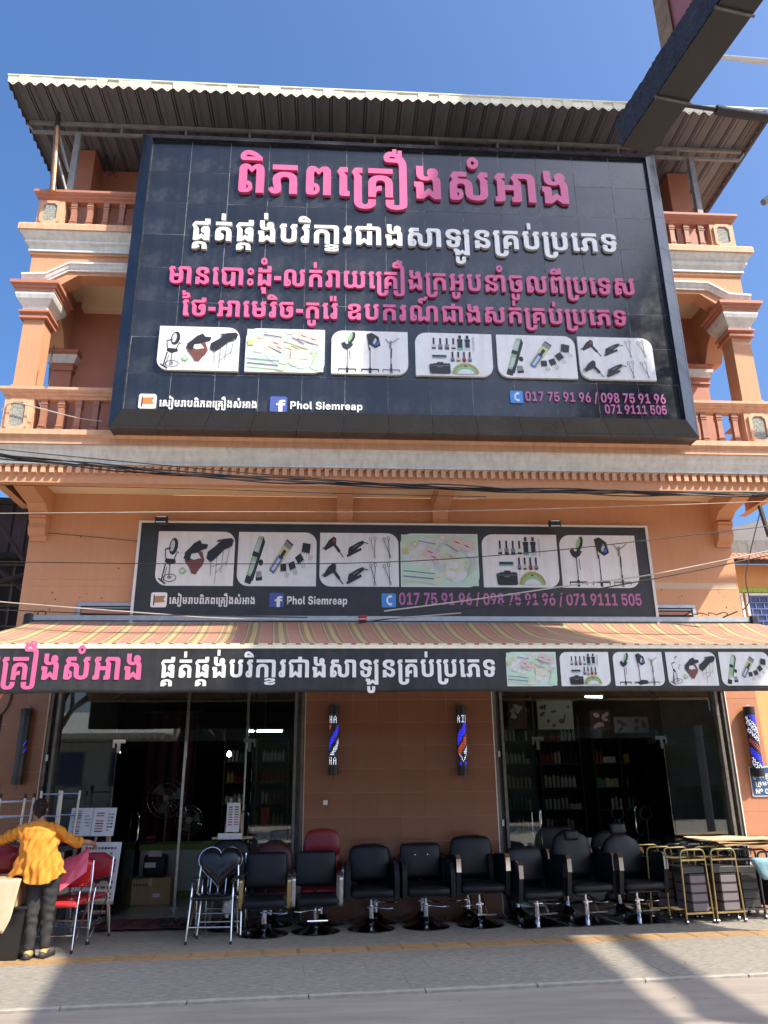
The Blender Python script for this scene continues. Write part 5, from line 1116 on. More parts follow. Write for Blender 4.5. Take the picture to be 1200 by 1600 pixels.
def pic_stands():
    S = []
    for cx, head in ((.36, 0), (.88, 1), (1.36, 2)):
        c = K if head < 2 else GY
        S += [(c, P_line(cx, .62 if head < 2 else .5, cx, .06, .022)), (c, P_rect(cx - .20, .09, cx + .20, .12)), (c, P_rect(cx - .20, .05, cx - .18, .12)), (c, P_rect(cx + .18, .05, cx + .20, .12)), (c, P_rect(cx - .03, .02, cx + .03, .14))]
    S += [(K, P_ell(.46, .83, .07, .15, -.4)), (GN, P_ell(.43, .84, .04, .11, -.4)), (K, [(.22, .70), (.30, .74), (.34, .68), (.44, .72), (.50, .68), (.44, .60), (.34, .55), (.26, .60)]), (GY, P_line(.42, .55, .43, .33, .02)),
          (K, [(.84, .70), (.80, .92), (.92, .96), (1.08, .86), (1.12, .66), (1.0, .60)]), (BL, [(.93, .68), (1.06, .66), (1.10, .78), (1.0, .70)]), (PL, [(.94, .72), (.98, .68), (1.04, .78), (1.0, .84)]), (K, P_line(.84, .78, .86, .55, .02)),
          (GY, P_line(1.36, .78, 1.34, .60, .05)), (GY, P_line(1.24, .82, 1.34, .70, .02)), (K, P_line(1.37, .60, 1.36, .38, .03)), (GY, P_line(1.36, .72, 1.55, .84, .02)), (K, P_line(1.36, .24, 1.36, .06, .035))]
    return S
PICS = dict(chairs=pic_chairs(), clippers=pic_clippers(), dryers=pic_dryers(), cosmetics=pic_cosmetics(), polish=pic_polish(), stands=pic_stands())
def clip_rect(pts, w, h, m):
    def cl(P, ax, lim, keep_lo):
        out = []
        for i in range(len(P)):
            a, b = P[i - 1], P[i]
            ia = (a[ax] <= lim) if keep_lo else (a[ax] >= lim)
            ib = (b[ax] <= lim) if keep_lo else (b[ax] >= lim)
            if ia != ib:
                t = (lim - a[ax]) / (b[ax] - a[ax]); out.append((a[0] + t * (b[0] - a[0]), a[1] + t * (b[1] - a[1])))
            if ib: out.append(b)
        return out
    for ax, lim, lo in ((0, w - m, True), (0, m, False), (1, h - m, True), (1, m, False)):
        pts = cl(pts, ax, lim, lo)
        if len(pts) < 3: return []
    return pts
def picture(kind, x0, x1, z0, z1, y, parent, warp=None, step=.00025):
    sx = (x1 - x0) / 1.75; sz = (z1 - z0)
    mb = M(); used = []
    for k, (c, pts) in enumerate(PICS[kind]):
        pts = clip_rect(pts, 1.75, 1.0, .012)
        if len(pts) < 3: continue
        P = [(x0 + px * sx, z0 + pz * sz) for px, pz in pts]
        tri = tessellate_polygon([[Vector((p[0], p[1], 0)) for p in P]])
        V = [(p[0], y - k * step * (1 if kind != 'cosmetics' else .6), p[1]) for p in P]
        if warp: V = [warp(v) for v in V]
        if c not in used: used.append(c)
        mb.add(V, [tuple(t) for t in tri], used.index(c))
    return mb.build('printed_picture', [INKS[c] for c in used], parent)
def card(kind, x0, x1, z0, z1, yb, depth, corners, r, parent, mat='card_white', warp=None):
    mb = M(); mb.prism(rounded(x0, x1, z0, z1, r, corners), 'y', yb - depth, yb)
    if warp: mb.v = [warp(p) for p in mb.v]
    c = mb.build('picture_card', mat, parent)
    picture(kind, x0, x1, z0, z1, yb - depth - .0012, c, warp)
    return c

def icon(kind, x0, x1, z0, z1, yb, depth, parent):
    w = x1 - x0; h = z1 - z0
    mb = M()
    if kind == 'flag':
        mb.prism(rounded(x0, x1, z0, z1, .03), 'y', yb - depth, yb)
        o = mb.build('flag_icon', 'white_acrylic', parent)
        a = M(); X = lambda u: x0 + u * w; Z = lambda v: z0 + v * h
        a.prism([(X(.24), Z(.30)), (X(.88), Z(.34)), (X(.80), Z(.55)), (X(.90), Z(.78)), (X(.24), Z(.74))], 'y', yb - depth - .003, yb - depth - .0005)
        a.build('flag', 'ink_orange' if depth > .01 else 'flag_tan', o)
        a = M(); a.prism([(X(.17), Z(.12)), (X(.23), Z(.12)), (X(.23), Z(.82)), (X(.17), Z(.82))], 'y', yb - depth - .0035, yb - depth - .0005); a.build('flag_staff', 'ink_black', o)
    elif kind == 'f':
        mb.prism(rounded(x0, x1, z0, z1, .022), 'y', yb - depth, yb)
        o = mb.build('letter_f_icon', 'logo_blue', parent)
        a = M(); glyph_geo(a, TEXTS['f'][1][0][0], x0 + w * .36, z0, w * .00145, h * .00105, yb - depth, .006); a.build('letter', 'white_acrylic', o)
    else:
        mb.prism(rounded(x0, x1, z0, z1, .022), 'y', yb - depth, yb)
        o = mb.build('phone_icon', 'phone_blue', parent)
        a = M(); cx, cz = x0 + w * .62, (z0 + z1) / 2
        P = [(cx + w * .30 * cos(t), cz + h * .36 * sin(t)) for t in [radians(105 + 150 * i / 8) for i in range(9)]] + [(cx + w * .12 * cos(t) - w * .05, cz + h * .22 * sin(t)) for t in [radians(255 - 150 * i / 8) for i in range(9)]]
        a.prism(P, 'y', yb - depth - .003, yb - depth - .0005)
        a.prism([(cx - w * .08, cz + h * .18), (cx + w * .12, cz + h * .22), (cx + w * .10, cz + h * .36), (cx - w * .1, cz + h * .36)], 'y', yb - depth - .0036, yb - depth - .0006)
        a.prism([(cx - w * .08, cz - h * .18), (cx + w * .12, cz - h * .22), (cx + w * .10, cz - h * .36), (cx - w * .1, cz - h * .36)], 'y', yb - depth - .0036, yb - depth - .0006)
        a.build('handset', 'white_acrylic', o)

# ================================================================ BIG BILLBOARD
bb = thing('billboard', 'huge navy black panelled billboard with raised pink and white lettering across both balconies', 'billboard', (1.0, -1.5, 6.22))
OX0, OX1, OZ0, OZ1 = -3.07, 5.09, 6.21, 11.26
IX0, IX1, IZ0, IZ1 = -2.88, 4.87, 6.43, 11.07
YP = -1.70
b = M(); b.box(OX0 + .03, OX1 - .03, -1.66, -1.27, OZ0 + .03, OZ1 - .03)
core = b.build('box_body', 'cladding_frame', bb)
b = M(); b.box(IX0 - .02, IX1 + .02, YP + .0025, -1.661, IZ0 - .02, IZ1 + .02); backing = b.build('backing_board', 'cladding_seam', bb)
nx, nz_ = 13, 8
pwd, pht = (IX1 - IX0) / nx, (IZ1 - IZ0) / nz_
b = M(); b.cbox(-pwd / 2 + .0032, pwd / 2 - .0032, -.012, 0, -pht / 2 + .0026, pht / 2 - .0026, .0015)
cme = b.mesh('cladding_panel', 'cladding')
for i in range(nx):
    for j in range(nz_):
        piece('cladding_panel', cme, backing, (IX0 + (i + .5) * pwd, YP + .0115, IZ0 + (j + .5) * pht), (random.uniform(-.006, .006), 0, random.uniform(-.006, .006)))
# mitred bevelled frame in segments
def frame_side(ax, n):
    for i in range(n):
        t0, t1 = i / n, (i + 1) / n; g_ = .0025
        mb = M()
        if ax in 'bt':
            zo, zi = (OZ0, IZ0) if ax == 'b' else (OZ1, IZ1)
            xo = [OX0 + (OX1 - OX0) * t for t in (t0, t1)]; xi = [IX0 + (IX1 - IX0) * t for t in (t0, t1)]
            q = [(xo[0] + g_, -1.64, zo), (xo[1] - g_, -1.64, zo), (xi[1] - g_, -1.765, zi), (xi[0] + g_, -1.765, zi)]
            back = [(xo[0] + g_, -1.28, zo + (.02 if ax == 'b' else -.02)), (xo[1] - g_, -1.28, zo + (.02 if ax == 'b' else -.02)), (xi[1] - g_, YP + .02, zi), (xi[0] + g_, YP + .02, zi)]
        else:
            xo_, xi_ = (OX0, IX0) if ax == 'l' else (OX1, IX1)
            zo = [OZ0 + (OZ1 - OZ0) * t for t in (t0, t1)]; zi = [IZ0 + (IZ1 - IZ0) * t for t in (t0, t1)]
            q = [(xo_, -1.64, zo[0] + g_), (xo_, -1.64, zo[1] - g_), (xi_, -1.765, zi[1] - g_), (xi_, -1.765, zi[0] + g_)]
            d_ = .02 if ax == 'l' else -.02
            back = [(xo_ + d_, -1.28, zo[0] + g_), (xo_ + d_, -1.28, zo[1] - g_), (xi_, YP + .02, zi[1] - g_), (xi_, YP + .02, zi[0] + g_)]
        V = q + back
        F = [(0, 1, 2, 3), (0, 4, 5, 1), (3, 2, 6, 7), (1, 5, 6, 2), (0, 3, 7, 4)]
        mb.add(V, F)
        mb.build('frame_panel', 'cladding_frame', core)
for a_, n_ in (('b', 13), ('t', 13), ('l', 8), ('r', 8)): frame_side(a_, n_)
b = M()
for x in (-2.2, -.4, 1.4, 3.2, 4.6):
    for z in (6.6, 7.5, 10.0, 10.9):
        b.box(x - .03, x + .03, -1.268, -1.09 if z < 7 or z > 9.8 else -1.1, z - .03, z + .03)
b.build('mounting_bars', 'roof_truss', bb)
YT = YP
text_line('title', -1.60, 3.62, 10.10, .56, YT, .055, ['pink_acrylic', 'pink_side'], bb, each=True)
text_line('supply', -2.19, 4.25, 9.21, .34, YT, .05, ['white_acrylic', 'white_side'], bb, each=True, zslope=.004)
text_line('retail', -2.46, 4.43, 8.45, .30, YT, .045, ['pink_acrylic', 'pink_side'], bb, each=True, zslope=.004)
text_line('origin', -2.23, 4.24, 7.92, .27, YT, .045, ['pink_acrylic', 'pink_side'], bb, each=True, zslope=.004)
for kind, x0, x1, cn in (('chairs', -2.49, -1.38, 'AC'), ('cosmetics', -1.29, -.19, 'BD'), ('stands', -.095, .985, 'BD'), ('polish', 1.09, 2.19, 'BD'), ('clippers', 2.26, 3.40, 'AC'), ('dryers', 3.445, 4.54, 'AC')):
    card(kind, x0, x1, 7.05, 7.74, YT, .045, cn, .16, bb)
icon('flag', -2.68, -2.45, 6.46, 6.68, YT, .03, bb)
text_line('page', -2.41, -1.09, 6.50, .10, YT, .022, ['white_acrylic', 'white_side'], bb, name='lettering')
icon('f', -.92, -.69, 6.45, 6.68, YT, .03, bb)
text_line('phol', -.65, .35, 6.50, .095, YT, .022, ['white_acrylic', 'white_side'], bb, name='lettering')
icon('phone', 2.41, 2.59, 6.66, 6.85, YT, .022, bb)
text_line('ph1', 2.62, 4.65, 6.695, .125, YT, .022, ['violet_print', 'pink_side'], bb, name='lettering')
text_line('ph2', 3.74, 4.64, 6.525, .115, YT, .022, ['violet_print', 'pink_side'], bb, name='lettering')

# ================================================================ LOWER SIGN ON THE WALL
ls = thing('shop_sign', 'long flat black shop sign with six product cards and pink phone numbers above the awning', 'sign', (.93, -.1, 3.95))
b = M(); b.box(-2.89, 4.78, -.13, -.03, 3.60, 5.37); body = b.build('sign_board', 'sign_black', ls)
b = M(); b.box(-2.93, 4.82, -.15, -.0, 5.372, 5.40); b.box(-2.93, -2.892, -.15, 0, 3.60, 5.371); b.box(4.782, 4.82, -.15, 0, 3.60, 5.371); b.build('edge_trim', 'white_frame', ls)
for kind, x0, x1, cn in (('chairs', -2.63, -1.50, 'AC'), ('clippers', -1.45, -.29, 'AC'), ('dryers', -.24, .94, 'AC'), ('cosmetics', .97, 2.15, 'BD'), ('polish', 2.21, 3.37, 'BD'), ('stands', 3.41, 4.60, 'BD')):
    card(kind, x0, x1, 4.41, 5.24, -.13, .003, cn, .17, ls, 'card_white')
icon('flag', -2.66, -2.43, 4.09, 4.31, -.13, .003, ls)
text_line('page', -2.40, -1.16, 4.14, .10, -.13, .003, ['white_acrylic'], ls, name='lettering')
icon('f', -.96, -.75, 4.10, 4.31, -.13, .003, ls)
text_line('phol', -.71, .18, 4.14, .10, -.13, .003, ['white_acrylic'], ls, name='lettering')
icon('phone', .68, .89, 4.10, 4.31, -.13, .003, ls)
text_line('ph3', .93, 4.60, 4.14, .15, -.13, .003, ['violet_print'], ls, name='lettering')
for x, lb in ((-2.55, 'small black floodlight over the left end of the long shop sign'), (3.29, 'small black floodlight over the right part of the long shop sign')):
    t = thing('floodlight', lb, 'lamp', (x, -.02, 5.40), 0, 'floodlights on the long sign')
    a = M(); a.cbox(x - .09, x + .09, -.42, -.34, 5.27, 5.39, .012); a.build('lamp_body', 'black_plastic', t)
    a = M(); a.box(x - .07, x + .07, -.4235, -.4205, 5.365, 5.378); a.box(x - .07, x + .07, -.4235, -.4205, 5.285, 5.298); a.build('reflector', 'white_acrylic', t)
    a = M(); a.tube([(x, -.02, 5.42), (x, -.2, 5.44), (x, -.36, 5.395)], .014, 6); a.build('lamp_arm', 'black_plastic', t)

# ================================================================ AWNING
aw = thing('awning', 'faded salmon and yellow striped awning with a black lettered valance over both shop doors', 'awning', (1.0, -1.6, 3.0))
AX0, AX1 = -4.30, 6.24
YB, YFr, ZB, ZF = -.06, -2.75, 3.90, 3.11
def sag(u, v):
    x = AX0 + (AX1 + .70 * v - AX0) * u  # right end flared forward out of view, added to keep the trolleys shaded
    arms = abs(sin(pi * (u * 3)))
    s = -.15 * sin(pi * v) * (.35 + .65 * arms)
    s += .03 * noise.noise(Vector((x * .9, v * 2.2, 1.3))) * sin(pi * min(v * 1.3, 1))
    s += .014 * noise.noise(Vector((x * 5, v * 3, 4.1))) * sin(pi * v)
    return (x, YB + (YFr - YB) * v, ZB + (ZF - ZB) * v + s)
b = M(); NU, NV = 150, 24
b.grid(sag, NU, NV)
cv = b.build('canvas', 'awning_canvas', aw, smooth=80)
uvl = cv.data.uv_layers.new(name='UVMap')
for poly in cv.data.polygons:
    for li in poly.loop_indices:
        vi = cv.data.loops[li].vertex_index
        i, j = divmod(vi, NV + 1)
        u_ = AX0 + (AX1 - AX0) * i / NU; v_ = j / NV
        # the cloth is pulled askew towards the right end, so its stripes bow
        bow = .6 * max(0, (i / NU - .45)) * sin(pi * v_) * 1.6
        uvl.data[li].uv = (u_ + bow, v_)
sol = cv.modifiers.new('thickness', 'SOLIDIFY'); sol.thickness = .004
b = M(); b.box(AX0 - .05, AX1 + .05, -.16, -.002, 3.895, 3.965); b.tube([(AX0 - .02, -.1, 3.87), (AX1 + .02, -.1, 3.87)], .035, 10); b.build('roller_case', 'aluminium', aw, smooth=40)
for x in (AX0 - .03, AX1 + .03):
    b = M(); b.cbox(x - .06, x + .06, -.2, -.003, 3.80, 3.99, .02); b.build('end_cap', 'black_plastic', aw)
for x in (.40,):
    b = M(); b.cbox(x - .06, x + .06, -.2, -.161, 3.89, 3.975, .01); b.build('clamp', 'ink_red', aw)
b = M(); b.tube([(AX0 - .02, YFr - .01, ZF - .025), (AX1 + .72, YFr - .01, ZF - .025)], .028, 10); b.build('front_bar', 'fringe_cream', aw, smooth=40)
for x in (AX0 + .35, 1.0, AX1 - .35):
    for k in (0,):
        b = M(); b.tube([(x, -.12, 3.78), (x + (.9 if x < 3 else -.9), -1.4, 3.30), (x, YFr + .03, ZF - .03)], .022, 8); b.build('folding_arm', 'aluminium', aw, smooth=40)
# printed braid along the front
b = M()
x = AX0
k = 0
while x < AX1 - .1:
    b.box(x, x + (.10 if k % 2 == 0 else .05), YFr - .042, YFr - .040, ZF + .0, ZF + .012, k % 2); x += .1005 if k % 2 == 0 else .0505; k += 1
b.build('braid', ['fringe_cream', 'ink_red'], aw)
def vwarp(p):
    x, y, z = p
    d = (ZF - z)
    return (x, y + .010 * sin(x * 3.1 + .6) * d / .5 + .006 * noise.noise(Vector((x * 2.4, z * 5, 2))) * d / .5, z)
b = M()
def vg(u, v):
    x = AX0 + (AX1 + .70 - AX0) * u
    dz = .012 * noise.noise(Vector((x * 1.7, 3.3, 0))) * v
    return vwarp((x, YFr - .048, ZF - .02 - (.49 + dz) * v))
b.grid(vg, 170, 12)
val = b.build('valance', 'banner_black', aw, smooth=80)
so = val.modifiers.new('thickness', 'SOLIDIFY'); so.thickness = .003; so.offset = -1
b = M(); b.box(AX0, AX1 + .7, YFr - .056, YFr - .049, ZF - .045, ZF - .015); b.build('top_hem', 'fringe_cream', aw)
YV = YFr - .054
text_line('title', -4.26, -2.02, 2.735, .245, YV, .002, ['pink_acrylic'], aw, name='lettering', warp=vwarp)
text_line('supply', -1.86, 1.77, 2.755, .195, YV, .002, ['white_acrylic'], aw, name='lettering', warp=vwarp)
for kind, x0, x1, cn in (('cosmetics', 1.875, 2.435, 'BD'), ('polish', 2.477, 3.027, 'BD'), ('stands', 3.074, 3.634, 'BD'), ('chairs', 3.676, 4.247, 'AC'), ('clippers', 4.289, 4.859, 'AC'), ('dryers', 4.912, 5.483, 'AC')):
    card(kind, x0, x1, 2.656, 3.026, YV, .0015, cn, .075, aw, 'card_white', vwarp)

# ================================================================ INTERIOR SHELL
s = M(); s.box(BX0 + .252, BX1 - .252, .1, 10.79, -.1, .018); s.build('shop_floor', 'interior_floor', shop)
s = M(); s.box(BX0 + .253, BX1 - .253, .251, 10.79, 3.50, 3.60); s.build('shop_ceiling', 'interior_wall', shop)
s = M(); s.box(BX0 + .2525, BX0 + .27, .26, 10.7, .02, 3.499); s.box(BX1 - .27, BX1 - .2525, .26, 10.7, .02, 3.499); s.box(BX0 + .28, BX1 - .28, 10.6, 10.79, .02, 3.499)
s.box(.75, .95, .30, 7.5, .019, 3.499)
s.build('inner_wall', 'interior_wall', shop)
# ================================================================ SHOPFRONTS
def pane(x0, x1, z0, z1, y, parent, name='glass_pane'):
    b = M(); b.box(x0, x1, y - .005, y + .005, z0, z1); return b.build(name, 'glass', parent)
def handle(hx, z0, z1, y, parent):
    b = M(); pts = []     # bar handles on both faces of the glass, joined through it
    for i in range(9):
        a = pi * i / 8; pts.append((hx, .065 * cos(a), z1 - .065 + .065 * sin(a)))
    for i in range(9):
        a = pi + pi * i / 8; pts.append((hx, .065 * cos(a), z0 + .065 + .065 * sin(a)))
    b.tube(pts, .010, 6, closed=True)
    return b
def shopfront(label, x0, x1, dl, dr, cat='shopfront'):
    t = thing('shopfront', label, cat, ((x0 + x1) / 2, .12, 0))
    Y = .12
    pane(x0 + .16, dl - .012, .05, 2.24, Y, t); pane(dr + .012, x1 - .16, .05, 2.24, Y, t)
    pane(x0 + .16, (x0 + x1) / 2 - .006, 2.25, 3.30, Y, t); pane((x0 + x1) / 2 + .006, x1 - .16, 2.25, 3.30, Y, t)
    b = M(); b.box(x0 + .16, x1 - .16, Y - .02, Y + .02, 3.301, 3.449); b.box(x0 + .16, dl, Y - .02, Y + .02, .019, .048); b.box(dr, x1 - .16, Y - .02, Y + .02, .019, .048); b.build('frame_rail', 'shutter_steel', t)
    # shutter guides
    for xx in (x0 + .01, x1 - .15):
        b = M(); b.box(xx, xx + .04, -.03 + .05, .22, .0, 3.449); b.box(xx + .1, xx + .14, .02, .22, 0, 3.449); b.box(xx + .041, xx + .099, .12, .22, 0, 3.449); b.build('shutter_guide', 'shutter_steel', t)
    b = M()
    for z in (1.1, 2.0): b.box(x0 + .045, x0 + .075, -.0, .05, z, z + .08)
    b.build('guide_latch', 'aluminium', t)
    # mullion fins
    for xx in (dl, dr):
        b = M(); b.box(xx - .006, xx + .006, Y + .008, Y + .30, .03, 3.30); b.build('glass_fin', 'glass_edge', t)
        b = M(); sgn = 1 if xx == dl else -1
        b.box(xx - .03 if sgn > 0 else xx - .14, xx + .14 if sgn > 0 else xx + .03, Y - .022, Y + .022, 2.225, 2.275); b.box(xx - .03 if sgn > 0 else xx + .0, xx if sgn > 0 else xx + .03, Y - .022, Y + .022, 2.17, 2.224)
        b.box(xx + (.03 if sgn > 0 else -.075), xx + (.075 if sgn > 0 else -.03), Y - .022, Y + .022, 2.10, 2.2245); b.build('patch_fitting', 'chrome', t)
    return t
t1 = shopfront('left glass shopfront with open frameless doors, chrome patch fittings and dark stock inside', -3.945, -.405, -3.02, -1.12)
t2 = shopfront('right glass shopfront with open frameless doors and shelves of bottles inside', 2.265, 5.725, 2.86, 4.78)
def door(hx, width, ang, hs, label, grp):
    """glass leaf hinged at hx, local x along the leaf"""
    t = thing('glass_door', label, 'glass door', (hx, .12, .02), ang, grp)
    sgn = 1 if width > 0 else -1; w = abs(width)
    b = M(); b.box(min(0, sgn * w), max(0, sgn * w), -.005, .005, .03, 2.16); b.build('glass_pane', 'glass', t, local=True)
    b = M(); b.box(min(0, sgn * .14), max(0, sgn * .14), -.02, .02, .0, .05); b.build('floor_pivot', 'chrome', t, local=True)
    b = M(); b.box(sgn * w - .003, sgn * w + .003, -.0055, .0055, .03, 2.16); b.build('polished_edge', 'glass_edge', t, local=True)
    b = handle(sgn * (w - .09), .88, 1.28, -.05, t); b.build('door_handle', 'chrome', t, local=True, smooth=50)
door(-3.0, .92, radians(80), 1, 'open glass door leaf left of the counter in the left shopfront', 'glass doors of the two shopfronts')
door(-1.14, -.92, radians(-80), 1, 'open glass door leaf right of the counter in the left shopfront', 'glass doors of the two shopfronts')
door(2.88, .92, radians(80), 1, 'open glass door leaf at the left of the right shopfront', 'glass doors of the two shopfronts')
door(4.76, -.92, radians(-78), 1, 'open glass door leaf at the right of the right shopfront', 'glass doors of the two shopfronts')

# ================================================================ INTERIOR THINGS
t = thing('counter', 'white shop counter with a green top edge and green foot inside the left shop', 'counter', (-2.45, 2.4, .018))
b = M(); b.box(-3.02, -1.88, 2.2, 2.75, .12, .70); b.build('counter_front', 'counter_white', t)
b = M(); b.box(-3.04, -1.86, 2.18, 2.77, .701, .79); b.build('counter_top', 'counter_green', t)
b = M(); b.box(-3.02, -1.88, 2.22, 2.74, .018, .119); b.build('counter_foot', 'counter_green', t)
t = thing('cash_box', 'small red and black box on the green counter top', 'box', (-2.9, 2.4, .79)); b = M(); b.cbox(-2.99, -2.83, 2.3, 2.48, .791, .86, .008); b.build('box_body', 'black_plastic', t); b = M(); b.cbox(-2.97, -2.85, 2.32, 2.46, .861, .90, .008); b.build('box_lid', 'ink_red', t)
b = M(); b.prism([(-2.05, 2.3), (-1.93, 2.32), (-1.96, 2.5), (-2.1, 2.48)], 'z', .7915, .797); tag(b.build('paper_pad', 'paper'), 'white paper pad on the counter top', 'paper')
def carton(x0, x1, y0, y1, z0, z1, label, mat='cardboard', tape=True, **k):
    t = thing('carton', label, 'box', ((x0 + x1) / 2, (y0 + y1) / 2, z0))
    b = M(); b.cbox(x0, x1, y0, y1, z0, z1, .006); b.build('carton_body', mat, t)
    if tape:
        b = M(); xm = (x0 + x1) / 2; b.box(xm - .025, xm + .025, y0 - .0015, y1 + .0015, z1 - .1, z1 + .0015); b.build('tape', 'cardboard_pale', t)
        b = M(); b.box(x1 - (x1 - x0) * .42, x1 - (x1 - x0) * .25, y0 - .002, y0 - .0005, z0 + .1, z0 + .15); b.build('paper_label', 'paper', t)
        b = M()
        for i in range(5):
            b.box(x0 + .05 + i * .045, x0 + .08 + i * .045, y0 - .0018, y0 - .0004, z1 - .10, z1 - .07)
        b.build('printing', 'ink_brown', t)
    return t
carton(-2.98, -2.38, 1.5, 1.95, .019, .37, 'brown carton with a white label standing before the white counter')
t = thing('bag', 'black tool bag with a white tag on top of the carton before the counter', 'bag', (-2.66, 1.7, .372))
b = M(); b.cushion((-2.66, 1.7, .53), (.17, .12, .155), .05); b.build('bag_body', 'black_vinyl', t, smooth=50)
b = M(); b.box(-2.80, -2.64, 1.572, 1.578, .51, .58); b.build('tag', 'paper', t); b = M(); b.box(-2.76, -2.56, 1.575, 1.583, .66, .74); b.build('pink_note', 'ink_rose', t)
def fan(x, y, z, r, label, stand=True, mat='shelf_dark'):
    t = thing('electric_fan', label, 'fan', (x, y, .018))
    b = M(); b.lathe([(.18, .02), (.17, .045), (.03, .06)], (x, y, 0)); b.tube([(x, y, .055), (x, y, z - .02)], .016, 8); b.build('stand', 'steel_tube', t, smooth=40)
    b = M()
    for rr in (r, r * .75, r * .45):
        b.tube([(x + rr * cos(a * pi / 12), y - .08, z + rr * sin(a * pi / 12)) for a in range(24)], .005, 4, closed=True)
    for a in range(20):
        c, s_ = cos(a * pi / 10), sin(a * pi / 10); b.tube([(x + .05 * c, y - .11, z + .05 * s_), (x + r * .6 * c, y - .11, z + r * .6 * s_), (x + r * c, y - .07, z + r * s_)], .0025, 4)
    b.build('grille', 'steel_tube', t)
    b = M()
    for a in range(3):
        A = a * 2 * pi / 3; P = [(x + rr * cos(A + d_), y - .05 + .02 * d_, z + rr * sin(A + d_)) for rr, d_ in ((.05, -.3), (r * .85, -.1), (r * .88, .7), (.05, .5))]
        b.add(P, [(0, 1, 2, 3)])
    b.build('blade', 'ink_grey', t)
    b = M(); b.lathe([(.05, -.09), (.055, 0), (.04, .09)], (0, 0, 0), 12); b.v = [(x + p[0], y - .04 + p[2], z + p[1]) for p in b.v]; b.build('motor', 'bottle_cream', t, smooth=40)
fan(-2.44, 3.1, 1.10, .23, 'pale standing fan behind the white counter')
fan(-2.95, 3.6, 1.45, .33, 'tall grey pedestal fan left of the smaller standing fan', mat='aluminium')
t = thing('curtain', 'dark maroon curtain hanging deep inside the left shop', 'curtain', (-3.2, 4.6, .02))
b = M(); b.grid(lambda u, v: (-3.75 + 1.1 * u, 4.6 + .05 * sin(u * 30) * (.5 + v), .1 + 2.9 * (1 - v)), 60, 4); b.build('curtain_cloth', 'maroon_cloth', t, smooth=80); b = M(); b.tube([(-3.8, 4.6, 3.02), (-2.6, 4.6, 3.02)], .012, 6); b.build('curtain_rod', 'steel_tube', t)
for x, y, lb in ((-2.25, 1.2, 'bare steel post standing in the middle of the left shop'), (-1.36, 1.5, 'thinner steel post near the menu board in the left shop')):
    t = thing('steel_post', lb, 'post', (x, y, .018), 0, 'steel posts inside the left shop'); b = M(); b.cbox(x - .022, x + .022, y - .022, y + .022, .03, 3.495, .004); b.build('post_tube', 'steel_tube', t); b = M(); b.box(x - .06, x + .06, y - .06, y + .06, .0185, .03); b.build('base_plate', 'steel_tube', t)
# tubes of light
for x, y, z, l, lb, a in ((-1.22, 3.0, 2.55, .62, 'lit fluorescent tube high inside the left shop', 0), (4.7, 2.8, 3.10, .34, 'short lit fluorescent tube near the ceiling of the right shop', radians(12)), (2.62, 4.5, 2.75, .3, 'small lit tube deep at the left of the right shop', 0)):
    t = thing('ceiling_light', lb, 'lamp', (x, y, z), a, 'lit tubes inside the shops')
    b = M(); b.tube([(-l / 2, 0, 0), (l / 2, 0, 0)], .016, 8); b.build('lamp_tube', 'tube_light', t, local=True)
    b = M(); b.box(-l / 2 - .02, l / 2 + .02, -.02, .02, .018, .045); b.tube([(0, 0, .045), (0, 0, 3.5 - z)], .004, 4); b.build('lamp_holder', 'white_frame', t, local=True)
t = thing('light_bulb', 'round lit bulb hanging deep in the left shop', 'lamp', (-1.95, 4.0, 2.2)); b = M(); b.lathe([(.005, -.05), (.035, -.035), (.045, 0), (.03, .035), (.012, .055)], (-1.95, 4.0, 2.2), 12); b.build('bulb', 'tube_light', t, smooth=60); b = M(); b.tube([(-1.95, 4.0, 2.255), (-1.95, 4.0, 3.5)], .004, 4); b.build('cord', 'cable', t)
# shelf units filled with stock
bott = {}
def bottle_mesh(kind, mat):
    k = (kind, mat)
    if k in bott: return bott[k]
    b = M()
    if kind == 0: b.lathe([(.030, 0), (.032, .02), (.032, .15), (.012, .18), (.012, .20)], (0, 0, 0), 8)
    elif kind == 1: b.lathe([(.026, 0), (.026, .19), (.018, .20)], (0, 0, 0), 8)
    elif kind == 2: b.box(-.035, .035, -.025, .025, 0, .15)
    else: b.lathe([(.04, 0), (.042, .08), (.036, .085), (.036, .10)], (0, 0, 0), 8)
    b.lathe([(.014, .201 if kind < 2 else .151 if kind == 2 else .101), (.012, .235 if kind < 2 else .17 if kind == 2 else .12)], (0, 0, 0), 6, 1)
    bott[k] = b.mesh('bottle', [mat, 'bottle_black']); return bott[k]
pal = ['bottle_white', 'bottle_white', 'bottle_cream', 'bottle_yellow', 'bottle_green', 'bottle_black', 'bottle_red', 'bottle_white']
rg = random.Random(11)
